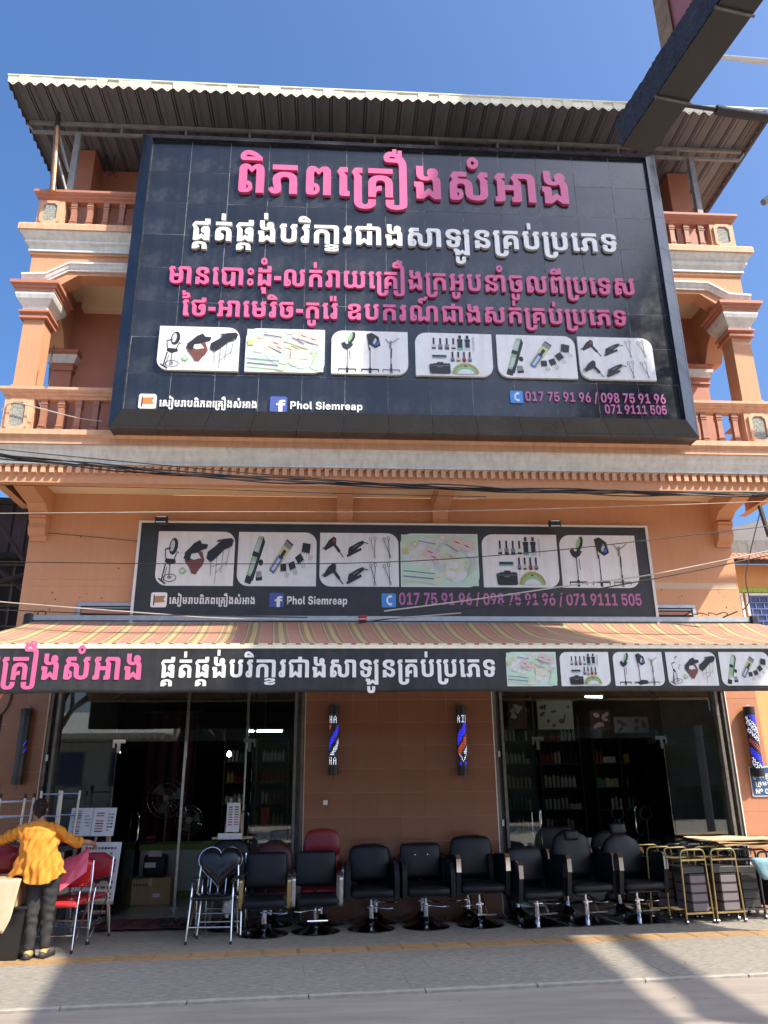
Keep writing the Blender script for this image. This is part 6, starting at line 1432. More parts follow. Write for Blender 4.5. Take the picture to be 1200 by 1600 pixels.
def shelf(x0, x1, y, zs, label, bottles, grp='stock shelves', depth=.35):
    t = thing('shelf_unit', label, 'shelf', ((x0 + x1) / 2, y, .018))
    for xx in (x0, (x0 + x1) / 2 - .015, x1 - .03):
        b = M(); b.box(xx, xx + .03, y, y + depth, .0185, zs[-1] + .45); b.build('upright', 'shelf_dark', t)
    for z in zs:
        b = M(); b.box(x0 + .0305, x1 - .0305, y + .002, y + depth - .002, z - .02, z); sh = b.build('shelf_board', 'shelf_dark', t)
    b = M(); b.box(x0, x1, y + depth + .001, y + depth + .012, .02, zs[-1] + .45); b.build('back_panel', 'shed_dark', t)
    for z in zs:
        x = x0 + .09
        while x < x1 - .1:
            if abs(x - (x0 + x1) / 2) < .07: x += .08; continue
            if bottles and rg.random() < .86:
                run = rg.randint(2, 6); kind = rg.choice([0, 0, 1, 1, 2, 3]); mat = rg.choice(pal)
                for _ in range(run):
                    if x > x1 - .1 or abs(x - (x0 + x1) / 2) < .05: break
                    SH.append((bottle_mesh(kind, mat), x, y + .06 + rg.uniform(0, .03), z, rg.uniform(.88, 1.12), '%s %s on the %s board of the %s' % (mat[7:], ('necked bottle', 'straight bottle', 'square box', 'low jar')[kind], ('lowest', 'second', 'third', 'fourth', 'fifth', 'top')[zs.index(z)], label.split(',')[0].replace('dark ', '')))); x += .078
            else: x += rg.uniform(.08, .25)
    return t
SH = []
shelf(3.15, 4.75, 4.0, [.45, .80, 1.16, 1.55, 1.98, 2.40], 'wide dark bottle shelf in the right shop', True)
shelf(4.85, 5.90, 3.6, [.45, .80, 1.16, 1.55, 1.98], 'smaller dark bottle shelf at the far right inside', True)
shelf(-2.2, -.9, 5.2, [.5, .9, 1.3, 1.7, 2.1], 'dark stock shelf deep in the left shop', True)
shelf(2.3, 2.95, 3.0, [.5, .9, 1.3, 1.7], 'narrow dark shelf beside the brown pier', True)
SH.sort(key=lambda q: q[2])
for i, (me, x, y, z, s_, lb_) in enumerate(SH):
    o = bpy.data.objects.new('bottle', me); COL.objects.link(o); o.location = (x, y, z + .0005); o.scale = (1, 1, s_)
    where = 'in the left shop' if x < 1 else 'in the right shop'
    tag(o, ' '.join(lb_.split()[:16]), 'bottle', 'bottles on the stock shelves ' + where)
# posters and boards inside the right shop
for i, (x0, x1, y, z0, z1, m_, ink, lb) in enumerate(((3.35, 3.85, 3.9, 2.62, 3.12, 'ink_brown', 'ink_cream', 'framed salon poster in brown tones above the shelves, left one'), (3.92, 4.62, 3.9, 2.60, 3.14, 'ink_cream', 'ink_brown', 'wide cream salon poster above the shelves'), (4.75, 5.15, 3.3, 2.55, 2.9, 'mat_red', 'ink_rose', 'dark red logo board above the narrower shelf'), (5.2, 5.85, 3.3, 2.50, 2.78, 'ink_pale', 'ink_violet', 'white price board with small printed bottles'))):
    t = thing('poster', lb, 'poster', ((x0 + x1) / 2, y, z0)); b = M(); b.box(x0, x1, y - .02, y, z0, z1); b.build('board', m_, t)
    b = M(); r = random.Random(i)
    for _ in range(9):
        cx, cz = r.uniform(x0 + .08, x1 - .08), r.uniform(z0 + .06, z1 - .06); b.prism(P_ell(cx, cz, r.uniform(.02, .07), r.uniform(.02, .05), r.uniform(0, 3)), 'y', y - .0235 - _ * .0003, y - .0205)
    b.build('printing', ink, t)
# plastic wrapped goods behind the doors of the right shop
def wrapped(cx, cy, h, label, mat='plastic_wrap', z0=.02):
    t = thing('wrapped_goods', label, 'wrapped goods', (cx, cy, z0))
    def bend(p): return p + Vector((noise.noise(p * 5 + Vector((cx, 0, 0))), noise.noise(p * 6), noise.noise(p * 4 + Vector((3, cy, 0))))) * .05
    b = M(); b.cushion((cx, cy, z0 + h[2]), h, .09, bend=bend); b.build('wrapping', mat, t, smooth=40)
wrapped(3.62, 1.0, (.30, .28, .42), 'transparent plastic wrapped salon chair behind the tallest black chair')
wrapped(4.25, 1.1, (.28, .25, .40), 'transparent plastic wrapped salon chair right of another wrapped one')
wrapped(2.68, .75, (.24, .2, .48), 'yellowish covered furniture inside the right shop beside its left door', 'bottle_cream')
wrapped(-1.9, 5.0 - .4, (.2, .2, .3), 'pale wrapped parcel deep in the left shop')
carton(5.0, 5.5, 1.4, 1.8, .02, .5, 'brown carton inside the right shop behind the right door')
carton(-1.0, -.6, 3.4, 3.8, .02, .7, 'tall brown carton at the right wall of the left shop')
t = thing('display_cabinet', 'pale box cabinet with small appliances deep in the left shop', 'cabinet', (-1.5, 4.4, .02))
b = M(); b.box(-1.85, -1.15, 4.4, 4.8, .02, .9); b.build('cabinet_body', 'ink_grey', t)
for i in range(3):
    b = M(); b.cbox(-1.8 + i * .22, -1.63 + i * .22, 4.45, 4.7, .901, 1.12 + .06 * i, .01); b.build('appliance', ['bottle_white', 'black_plastic', 'ink_red'][i], t)
# ================================================================ BARBER POLES
def barber(cx, z0, z1, tilt, seq, label, r=.062):
    t = thing('barber_pole', label, 'barber pole', (cx, -.09, z0))
    H = z1 - z0
    b = M(); b.tube([(cx, -.09, z0 + .10), (cx, -.09, z1 - .10)], r, 20); b.build('cylinder', 'led_off', t, smooth=40)
    for a0, a1 in ((z0, z0 + .105), (z1 - .105, z1)):
        b = M(); b.tube([(cx, -.09, a0), (cx, -.09, a1)], r + .006, 20); b.build('end_cap', 'black_plastic', t, smooth=40)
    b = M(); b.tube([(cx - .03, -.09, z1 + .002), (cx - .02, -.09, z1 + .02), (cx + .02, -.09, z1 + .02), (cx + .03, -.09, z1 + .002)], .006, 5); b.box(cx - .03, cx + .03, -.03, -.004, z1 - .16, z1 - .02); b.box(cx - .03, cx + .03, -.03, -.004, z0 + .02, z0 + .16); b.build('bracket', 'steel_tube', t)
    b = M(); b.tube([(cx + .01, -.08, z1 + .01), (cx + .03, -.05, z1 + .04), (cx + .05, -.02, z1 - .02)], .003, 4); b.tube([(cx, -.09, z0), (cx + .005, -.085, z0 - .03), (cx - .005, -.08, z0 - .07)], .003, 4); b.build('wire', 'cable', t)
    # led dots
    mb = M(); rows = 34; colsn = 11
    for i in range(rows):
        z = z0 + .125 + (H - .25) * i / (rows - 1)
        for j in range(colsn):
            th = radians(-90 + 150 * (j / (colsn - 1) - .5))
            c = seq(i, j)
            if c is None: continue
            rr = r + .0012
            dth = .034 / r * .12; dz = .0065
            for_ = []
            for s1, s2 in ((-1, -1), (1, -1), (1, 1), (-1, 1)):
                a = th + s1 * .055
                for_.append((cx + rr * cos(a), -.09 + rr * sin(a), z + s2 * dz))
            mb.add(for_, [(0, 1, 2, 3)], c)
    mb.build('led_display', ['led_blue', 'led_white', 'led_red'], t, kind='stuff')
    return t
FH = {'H': ['101', '101', '111', '101', '101'], 'A': ['010', '101', '111', '101', '101'], 'I': ['111', '010', '010', '010', '111'], 'R': ['110', '101', '110', '101', '101']}
def txt(i, j, top, word, off):
    r_ = top - i
    if 0 <= r_ < 5:
        k, c = divmod(j - off, 4)
        if 0 <= k < len(word) and c < 3 and FH[word[k]][r_][c] == '1': return True
    return False
def seqA(i, j):
    if txt(i, j, 32, 'HA', 1) or txt(i, j, 5, 'HA', 1): return 1
    if i > 26 or i < 7: return None
    d = (i - j * 1.35)
    if 9 < d < 14.5: return 0
    if 0 < d < 4.5: return 1
    if d < -6 : return 2
    if d > 22: return 2
    return None
def seqB(i, j):
    if txt(i, j, 32, 'HAIR', -3): return 1
    if i > 27: return None
    if i < 8:
        if i >= 3 and (abs(j - (5 - (i - 3) * .7)) < .6 or abs(j - (5 + (i - 3) * .7)) < .6): return 1
        if 1 <= i < 3 and (j in (2, 3, 7, 8)): return 0
        return None
    d = i - j * 1.2
    if 12 < d < 19: return 0
    if 4 < d < 10: return 2
    if -2 < d < 2: return 1
    return None
def seqC(i, j):
    d = (i + j * .9) % 26
    if 8 < d < 13: return 0
    if 15 < d < 19: return 2 if (i + j) % 2 else None
    if 1 < d < 7 or d > 22: return 1 if (i * 3 + j) % 5 else None
    return None
def seqD(i, j):
    if (i * 7 + j * 3) % 5 == 0 and i < 20: return 0 if j > 6 and 12 < i < 20 else None
    return None
barber(0.0, 1.78, 2.70, 0, seqA, 'lit barber pole with HA letters on the left half of the middle brown pier')
barber(1.79, 1.76, 2.70, 0, seqB, 'lit barber pole with HAIR letters on the right half of the middle brown pier')
barber(-4.20, 1.70, 2.68, 0, seqD, 'unlit barber pole on the far left pier', .066)
barber(6.0, 1.70, 2.66, 0, seqC, 'bright barber pole with blue and white diagonals on the far right pier', .072)
# small things fixed to the tiles
t = thing('house_number_plate', 'dark blue enamel house number plate with white lettering below the far right barber pole', 'number plate', (6.12, -.01, 1.42))
b = M(); b.prism(rounded(5.90, 6.36, 1.44, 1.84, .02), 'y', -.014, -.0105); b.build('plate_rim', 'white_acrylic', t)
b = M(); b.prism(rounded(5.912, 6.348, 1.452, 1.828, .015), 'y', -.0165, -.0142); b.build('plate', 'plate_blue', t)
text_line('plate_a', 5.935, 6.32, 1.69, .055, -.0166, .002, ['white_acrylic'], t, name='lettering'); text_line('plate_b', 5.96, 6.30, 1.585, .05, -.0166, .002, ['white_acrylic'], t, name='lettering'); text_line('no', 5.95, 6.26, 1.475, .055, -.0166, .002, ['white_acrylic'], t, name='lettering')
t = thing('round_sign', 'round brown sign with an orange mark at the far left edge of the tiled pier', 'sign', (-4.72, -.02, 2.35))
b = M(); b.prism(P_ell(-4.76, 2.86, .30, .34, 0, 32), 'y', -.03, -.0105); b.build('sign_disc', 'brown_vinyl', t); b = M(); b.prism(P_ell(-4.76, 2.86, .285, .325, 0, 32), 'y', -.034, -.0305); b.build('sign_face', 'brown_tile', t)
b = M(); glyph_geo(b, TEXTS['seven'][1][0][0], -4.69, 2.74, .00022, .00026, -.0345, .003); b.build('lettering', 'ink_orange', t)
t = thing('wall_switch', 'small white socket plate low on the left part of the middle brown pier', 'socket', (-.10, -.01, 1.42)); b = M(); b.cbox(-.135, -.075, -.02, -.0105, 1.40, 1.46, .003); b.build('plate', 'white_acrylic', t)
t = thing('notice', 'pale notice sheet at the left edge of the far left pier', 'notice', (-4.6, -.01, 1.45)); b = M(); b.box(-4.72, -4.45, -.0125, -.0105, 1.35, 1.72); b.build('paper_sheet', 'paper', t)
# red mat at the doors of the left shop, with shoes
t = thing('door_mat', 'rumpled dark red patterned mat before the open left doors', 'mat', (-2.0, -.1, .0))
b = M(); b.grid(lambda u, v: (-2.95 + 2.0 * u + .03 * noise.noise(Vector((v * 4, 0, 0))), -.55 + .75 * v + .02 * noise.noise(Vector((u * 5, 1, 0))), .026 + .018 * noise.noise(Vector((u * 7, v * 3, 2))) + .02 * max(0, noise.noise(Vector((u * 2, v * 8, 5))))), 60, 22)
o = b.build('mat_cloth', 'mat_red', t, smooth=80)
b = M()
for i in range(7): b.grid(lambda u, v: (-2.9 + i * .29 + .02 * v + .05 * u, -.5 + .6 * v, .05 + .02 * noise.noise(Vector((i + u, v * 3, 2)))), 1, 14)
b.build('fringe', 'brown_vinyl', t)
def shoe_pair(x, y, a, mat, label):
    t = thing('sandals', label, 'shoes', (x, y, .03), a, 'footwear left at the left door')
    for s_ in (-.055, .055):
        b = M(); b.prism([(s_ - .035, -.11), (s_ + .03, -.12), (s_ + .042, 0), (s_ + .04, .1), (s_, .135), (s_ - .035, .1), (s_ - .03, 0)], 'z', .012, .03); b.tube([(s_ - .035, .0, .03), (s_ - .02, .03, .07), (s_ + .02, .03, .07), (s_ + .038, .0, .03)], .012, 6); b.build('sandal', mat, t, local=True)
shoe_pair(-2.05, -.33, .3, 'black_plastic', 'pair of black sandals left on the red mat, left pair')
shoe_pair(-1.80, -.36, -.2, 'black_plastic', 'pair of black sandals left on the red mat, right pair')
shoe_pair(-1.28, -.30, .5, 'shoe', 'pair of grey trainers lying at the right end of the red mat')

# ================================================================ SALON CHAIRS
def salon_chair(label, seatm='black_vinyl', back='flat', arms='loop', base='disc', armm='gold_metal', loc=(0, 0, 0), rz=0, seat_z=.42, back_top=.86, wid=.50, headrest=False, group='salon chairs lined up before the shop', buttons=False, lever=1):
    t = thing('salon_chair', label, 'salon chair', loc, rz, group)
    hw = wid / 2
    # base
    b = M()
    if base == 'disc':
        b.lathe([(.29, .0), (.292, .008), (.28, .014), (.20, .030), (.12, .055), (.07, .085), (.045, .12)], (0, 0, 0), 32)
    else:
        b.cbox(-.30, .30, -.28, .28, .0, .014, .006); 
        for k in range(4):
            pass
        b.add([(-.27, -.25, .0145), (.27, -.25, .0145), (.27, .25, .0145), (-.27, .25, .0145), (-.05, -.05, .085), (.05, -.05, .085), (.05, .05, .085), (-.05, .05, .085)], [(0, 1, 5, 4), (1, 2, 6, 5), (2, 3, 7, 6), (3, 0, 4, 7), (4, 5, 6, 7)])
    b.build('base_plate', 'dark_chrome', t, local=True, smooth=30)
    b = M(); b.lathe([(.036, .08), (.036, .25), (.030, .255), (.030, .262)], (0, 0, 0), 16); b.lathe([(.044, .235), (.044, .256)], (0, 0, 0), 16); b.lathe([(.046, .10), (.046, .12)], (0, 0, 0), 16); b.build('pump_cylinder', 'chrome', t, local=True, smooth=40)
    b = M(); b.lathe([(.015, .262), (.015, seat_z - .09)], (0, 0, 0), 12); b.build('piston_rod', 'chrome', t, local=True, smooth=40)
    b = M(); b.tube([(lever * .045, -.03, .245), (lever * .12, -.06, .238), (lever * .20, -.10, .235), (lever * .27, -.12, .245)], .008, 6); b.tube([(lever * -.05, -.03, .245), (lever * .06, -.045, .245)], .010, 6); b.build('pump_lever', 'chrome', t, local=True, smooth=40)
    if lever < 0 or base == 'square':
        b = M(); b.tube([(-.12, -.30, .16), (.12, -.30, .16)], .011, 6); b.tube([(0, -.30, .16), (0, -.2, .28), (0, -.05, seat_z - .11)], .010, 6); b.build('footrest', 'chrome', t, local=True, smooth=40)
    b = M(); b.box(-hw + .08, hw - .08, -.18, .18, seat_z - .115, seat_z - .095); b.build('seat_bracket', 'black_plastic', t, local=True)
    # seat
    b = M(); b.cushion((0, -.01, seat_z - .045), (hw - .015, .245, .05), .04, puff=.012); b.build('seat', seatm, t, local=True, smooth=60)
    # back
    hz = (back_top - seat_z - .04) / 2; tilt = Matrix.Translation((0, .235, seat_z + .03)) @ Matrix.Rotation(radians(-9), 4, 'X')
    w2 = hw - .02
    b = M()
    if back == 'flat':
        b.cushion((0, 0, hz + .03), (w2, .045, hz - .01), .04, tilt, .01)
    elif back == 'gap':
        b.cushion((0, 0, hz + .035), (w2 + .01, .045, hz - .012), .035, tilt, .008)
    elif back == 'round':
        def bend(p):
            k = max(0, p.z / hz); return Vector((p.x * (1 - .06 * k * k), p.y, p.z - .028 * k * (abs(p.x) / w2) ** 3))
        b.cushion((0, 0, hz + .02), (w2, .05, hz), .045, tilt, .012, bend=bend)
    elif back == 'arch':
        def bend(p):
            k = max(0, p.z / hz); return Vector((p.x * (1 - .10 * k), p.y, p.z - .11 * k * (abs(p.x) / w2) ** 2.2))
        b.cushion((0, 0, hz + .02), (w2, .05, hz), .045, tilt, .012, bend=bend)
    elif back == 'split':
        def bend(p):
            k = max(0, p.z / (hz * .45)); return Vector((p.x * (1 - .10 * k), p.y, p.z - .05 * max(0, k) * (abs(p.x) / w2) ** 2))
        b.cushion((0, 0, hz * .5 + .02), (w2, .05, hz * .52), .04, tilt, .012)
        b.cushion((0, 0, hz * 1.62), (w2, .05, hz * .56), .04, tilt, .012, bend=bend)
    bk = b.build('backrest', seatm, t, local=True, smooth=60)
    if buttons:
        for x in (-.08, .08):
            q = M(); q.lathe([(.014, 0), (.012, .006), (.004, .01)], (0, 0, 0), 8); q.v = [tuple(tilt @ Vector((x + p[0], -.057 - p[2], hz + .09 + p[1]))) for p in q.v]; q.build('button', 'chrome', bk, local=True)
    b = M(); P = [tilt @ Vector((0, .05, .2)), tilt @ Vector((0, .06, 0)), Vector((0, .2, seat_z - .09)), Vector((0, .05, seat_z - .11))]; b.tube(P, .018, 6); b.build('back_support', 'black_plastic', t, local=True)
    if headrest:
        q = M(); 
        if headrest == 'low': q.cushion((0, -.06, hz * 2 - .06), (.10, .035, .06), .03, tilt)
        else: q.cushion((0, 0, hz * 2 + .075), (.115, .04, .07), .035, tilt)
        q.build('headrest', seatm, bk, local=True, smooth=60)
    # arms
    for s_ in (-1, 1):
        x = s_ * (hw + .022)
        b = M()
        if arms == 'loop':
            # flat metal band bent into a rounded loop seen edge on
            pts = []
            for cy, cz, a0 in ((-.17, seat_z + .18, 90), (-.17, seat_z - .06, 180), (.15, seat_z - .06, 270), (.15, seat_z + .18, 0)):
                for k in range(5):
                    a = radians(a0 + 22.5 * k)
                    pts.append((cy + .05 * cos(a), cz + .05 * sin(a)))
            n = len(pts); cy_, cz_ = 0, seat_z + .06
            V = []
            for (py, pz) in pts:
                d = Vector((py - cy_, pz - cz_)).normalized() * .008
                for dx, dd in ((-.02, 0), (.02, 0), (.02, 1), (-.02, 1)): V.append((x + dx, py - d.x * dd, pz - d.y * dd))
            F = []
            for i in range(n):
                j = (i + 1) % n
                for k in range(4): F.append((i * 4 + k, i * 4 + (k + 1) % 4, j * 4 + (k + 1) % 4, j * 4 + k))
            b.add(V, F)
            a_ = b.build('arm', armm, t, local=True, smooth=35)
            q = M(); q.cushion((x, 0, seat_z + .245), (.026, .15, .018), .015); q.build('arm_pad', 'black_plastic', a_, local=True, smooth=50)
        else:
            top = seat_z + (.30 if arms == 'pad' else .34)
            P = [(-.24, seat_z - .12), (-.255, seat_z + .1), (-.25, top - .10), (-.20, top - .02), (-.10, top), (.20, top - .02), (.24, top - .08), (.22, seat_z - .12)]
            if arms == 'plate': P = [(-.20, seat_z - .13), (-.245, seat_z + .14), (-.24, top - .04), (-.21, top), (.20, top - .02), (.24, top - .08), (.16, seat_z - .12)]
            b.prism(P, 'x', x - .028, x + .028)
            a_ = b.build('arm', seatm, t, local=True)
            bv = a_.modifiers.new('soft', 'BEVEL'); bv.width = .012; bv.segments = 3; bv.limit_method = 'ANGLE'
            if arms == 'plate':
                q = M(); q.prism([(-.252, top - .19), (-.258, top - .19), (-.2535, top - .04), (-.222, top + .008), (.02, top + .004), (.02, top - .001), (-.215, top), (-.2455, top - .042)], 'x', x - .029, x + .029); q.build('arm_plate', armm, a_, local=True)
    return t

C = []
def cpos(px, py): return (px, py, 0)
rowA = SWA * .8
salon_chair('black salon chair with gold loop arms, first from the left in the front row', back='gap', arms='loop', armm='gold_metal', loc=(-.80, -.94, 0), rz=rowA, seat_z=.40, back_top=.86, wid=.52)
salon_chair('black salon chair with silver loop arms right of the gold armed chair', back='gap', arms='loop', armm='steel_tube', loc=(-.19, -.82, 0), rz=rowA + .02, seat_z=.40, back_top=.86, wid=.52, lever=-1)
salon_chair('black salon chair with rounded back, standing left of the buttoned one', back='round', arms='pad', loc=(.48, -.72, 0), rz=rowA - .02, seat_z=.46, back_top=.92, wid=.55)
salon_chair('black salon chair with two shiny buttons on its backrest', back='flat', arms='pad', loc=(1.16, -.66, 0), rz=rowA + .03, seat_z=.46, back_top=.92, wid=.56, buttons=True)
salon_chair('broad black salon chair with blue glinting chrome arm plates', back='round', arms='plate', armm='chrome', loc=(1.84, -.62, 0), rz=rowA + .05, seat_z=.48, back_top=1.0, wid=.59, lever=-1)
salon_chair('low black salon chair on a square base, right of the chair with glinting arm plates', back='round', arms='plate', armm='dark_chrome', base='square', loc=(2.55, -.66, 0), rz=rowA + .16, seat_z=.40, back_top=.86, wid=.56)
salon_chair('tall black barber chair with a small head pad sewn on its backrest', back='arch', arms='plate', armm='dark_chrome', base='square', loc=(3.20, -.60, 0), rz=rowA + .12, seat_z=.46, back_top=1.06, wid=.58, headrest='low')
salon_chair('black barber chair with a raised headrest, rightmost of the front row', back='arch', arms='plate', armm='dark_chrome', base='square', loc=(3.88, -.56, 0), rz=rowA + .10, seat_z=.46, back_top=1.00, wid=.58, headrest='high')
g2 = 'salon chairs standing behind the front row'
salon_chair('brown salon chair with a rounded back behind the gold armed chair', seatm='brown_vinyl', back='arch', arms='loop', armm='steel_tube', loc=(-.78, -.28, 0), rz=0, seat_z=.42, back_top=.95, wid=.54, group=g2)
salon_chair('red salon chair with a two part rounded back behind the silver armed chair', seatm='dark_red_vinyl', back='split', arms='loop', armm='steel_tube', loc=(-.14, -.28, 0), rz=0, seat_z=.44, back_top=1.09, wid=.52, group=g2)
salon_chair('black flat backed salon chair half hidden behind the round backed one', back='flat', arms='pad', loc=(.56, -.24, 0), rz=0, seat_z=.46, back_top=.94, wid=.50, group=g2)
salon_chair('dark brown backed salon chair half hidden behind the buttoned chair', seatm='black_vinyl', back='flat', arms='pad', loc=(1.16, -.24, 0), rz=0, seat_z=.48, back_top=.95, wid=.50, group=g2)
salon_chair('black salon chair half hidden behind the broad one', back='flat', arms='pad', loc=(1.76, -.22, 0), rz=0, seat_z=.50, back_top=1.02, wid=.52, group=g2, lever=-1)
salon_chair('black salon chair with a small head pad behind the low square based chair', back='arch', arms='pad', loc=(2.44, -.08, 0), rz=.05, seat_z=.46, back_top=1.04, wid=.54, headrest='low', group=g2)
salon_chair('black salon chair half hidden behind the tall barber chair', back='flat', arms='plate', armm='chrome', loc=(3.12, .02 - .06, 0), rz=.05, seat_z=.48, back_top=1.06, wid=.52, group=g2)
salon_chair('black salon chair in the doorway behind the chair with the raised headrest', back='arch', arms='plate', armm='chrome', loc=(3.85, .02, 0), rz=.05, seat_z=.48, back_top=1.0, wid=.5, group=g2)
salon_chair('dark salon chair inside the left door behind the heart backed chairs', back='arch', arms='pad', loc=(-1.30, -.45, 0), rz=.1, seat_z=.48, back_top=1.02, wid=.54, group=g2)

# ================================================================ STEEL FOLDING / NAIL BAR CHAIRS
def steel_chair(label, loc, rz, vinyl, backkind, group=None, seat_z=.46, plastic=None, scale=1.0):
    t = thing('steel_chair', label, 'chair', loc, rz, group)
    r = .0105; w = .235
    for s_ in (-1, 1):
        b = M(); b.tube([(s_ * (w + .015), -.24, 0.02), (s_ * w, -.17, .45), (s_ * w, -.13, .60), (s_ * w, -.09, .625), (s_ * w, .10, .63), (s_ * w, .14, .62)], r, 8); b.build('front_leg', 'chrome', t, local=True, smooth=50)
        b = M(); b.tube([(s_ * (w + .01), .26, 0.02), (s_ * w, .17, .45), (s_ * w * .98, .22, .66), (s_ * w * .9, .27, .86)], r, 8); b.build('rear_leg', 'chrome', t, local=True, smooth=50)
        b = M(); b.tube([(s_ * (w + .015), -.24, 0.02), (s_ * w, .17, .44)], r * .8, 6); b.build('side_brace', 'chrome', t, local=True, smooth=50)
        for y in (-.243, .262):
            q = M(); q.lathe([(.015, 0), (.015, .03), (.011, .035)], (s_ * (w + .014), y, 0), 8); q.build('rubber_foot', 'rubber', t, local=True)
        q = M(); q.cushion((s_ * w, -.0, .645), (.028, .13, .014), .012); q.build('arm_pad', vinyl if vinyl == 'bright_red_vinyl' else 'black_plastic', t, local=True, smooth=50)
    b = M(); b.tube([(-w - .008, -.215, .17), (w + .008, -.215, .17)], r * .9, 8); b.build('front_rung', 'chrome', t, local=True, smooth=50)
    b = M(); b.tube([(-w - .005, .21, .25), (w + .005, .21, .25)], r * .9, 8); b.tube([(-w, .17, .44), (w, .17, .44)], r * .9, 8); b.tube([(-w, -.17, .44), (w, -.17, .44)], r * .9, 8); b.build('rear_rung', 'chrome', t, local=True, smooth=50)
    b = M(); b.cushion((0, -.01, seat_z), (w - .012, .20, .026), .022, puff=.01); b.build('seat', vinyl, t, local=True, smooth=60)
    tilt = Matrix.Translation((0, .20, .50)) @ Matrix.Rotation(radians(-14), 4, 'X')
    b = M()
    if backkind == 'heart':
        P = []
        for i in range(40):
            a = 2 * pi * i / 40
            x = 16 * sin(a) ** 3; z = 13 * cos(a) - 4 * cos(2 * a) - 1.6 * cos(3 * a) - .8 * cos(4 * a)
            P.append((x * .0158, .28 + z * .0165))
        rings = []
        cx, cz = 0, .28
        for k, (sc_, dy) in enumerate(((1.0, .0), (1.0, -.02), (.95, -.035), (.8, -.048), (.5, -.058), (.15, -.062))):
            rings.append([tilt @ Vector((cx + (p[0] - cx) * sc_, dy, cz + (p[1] - cz) * sc_)) for p in P])
        V = [v for rg_ in rings for v in rg_]; n = len(P)
        F = [(i * n + j, i * n + (j + 1) % n, (i + 1) * n + (j + 1) % n, (i + 1) * n + j) for i in range(5) for j in range(n)]
        F.append(tuple(range(n - 1, -1, -1))); F.append(tuple(5 * n + j for j in range(n)))
        b.add(V, F)
        fr = M(); fr.tube([tuple(tilt @ Vector((p[0] * 1.04, .004, cz + (p[1] - cz) * 1.04))) for p in P], .0055, 6, closed=True)
        fr.build('back_frame', 'chrome', t, local=True, smooth=60)
        for x in (-.09, 0, .09):
            sp = M(); sp.tube([(x, .17, .44), tuple(tilt @ Vector((x, 0, .16 if x else .06)))], .007, 6); sp.build('spindle', 'chrome', t, local=True, smooth=50)
        b.build('backrest', vinyl, t, local=True, smooth=70)
    else:
        def bend(p):
            k = max(0, p.z / .15); return Vector((p.x, p.y, p.z - .07 * k * (abs(p.x) / .22) ** 2))
        b.cushion((0, 0, .26), (.225, .03, .16), .026, tilt, .01, bend=bend); b.build('backrest', vinyl, t, local=True, smooth=60)
    return t
gh = 'chrome chairs with heart shaped backs'
steel_chair('black chrome framed chair with a glossy heart shaped back before the left shop door', (-1.36, -1.22, 0), SWA - .12, 'black_gloss_vinyl', 'heart')
steel_chair('chrome framed black chair with a plain back tucked behind the glossy heart backed one', (-1.30, -.86, 0), SWA - .1, 'black_vinyl', 'plain')
steel_chair('bright red vinyl chrome chair beside the person in the orange shirt', (-2.99, -1.52, 0), -.06, 'bright_red_vinyl', 'plain')
steel_chair('dark red vinyl chrome chair behind the bright red one', (-2.93, -1.00, 0), -.22, 'red_vinyl', 'plain')
t = thing('plastic_bag', 'clear plastic bag hanging under the seats of the heart backed chairs', 'bag', (-1.22, -1.05, .25)); b = M()
b.cushion((-1.22, -1.05, .33), (.07, .05, .09), .045, bend=lambda p: p + Vector((noise.noise(p * 18), noise.noise(p * 15 + Vector((4, 4, 4))), noise.noise(p * 12))) * .025); b.build('bag_film', 'plastic_wrap', t, smooth=40)
# pink ribbed sheet held by the person
t = thing('ribbed_panel', 'translucent pink ribbed plastic panel stood on the red chair and held by the person', 'panel', (-2.84, -1.72, .60))
b = M()
P0, P1, P2, P3 = Vector((-3.02, -1.62, .84)), Vector((-2.95, -1.78, .60)), Vector((-2.72, -1.66, .78)), Vector((-2.73, -1.60, 1.03))
nrm = (P2 - P1).cross(P3 - P2).normalized()
b.grid(lambda u, v: tuple(P0.lerp(P3, u).lerp(P1.lerp(P2, u), v)), 2, 2)
b.v = b.v + [tuple(Vector(p) + nrm * .012) for p in b.v]; n_ = 9; b.f = b.f + [[i + n_ for i in reversed(f)] for f in b.f]; b.mi = [0] * len(b.f)
b.build('sheet', 'pink_plastic', t)
for i in range(9):
    k = (i + .5) / 9; q = M(); a_, c_ = P0.lerp(P1, k) + nrm * -.004, P3.lerp(P2, k) + nrm * -.004
    q.tube([tuple(a_.lerp(c_, .42)), tuple(c_)], .0065, 5); q.build('rib', 'pink_plastic', t)

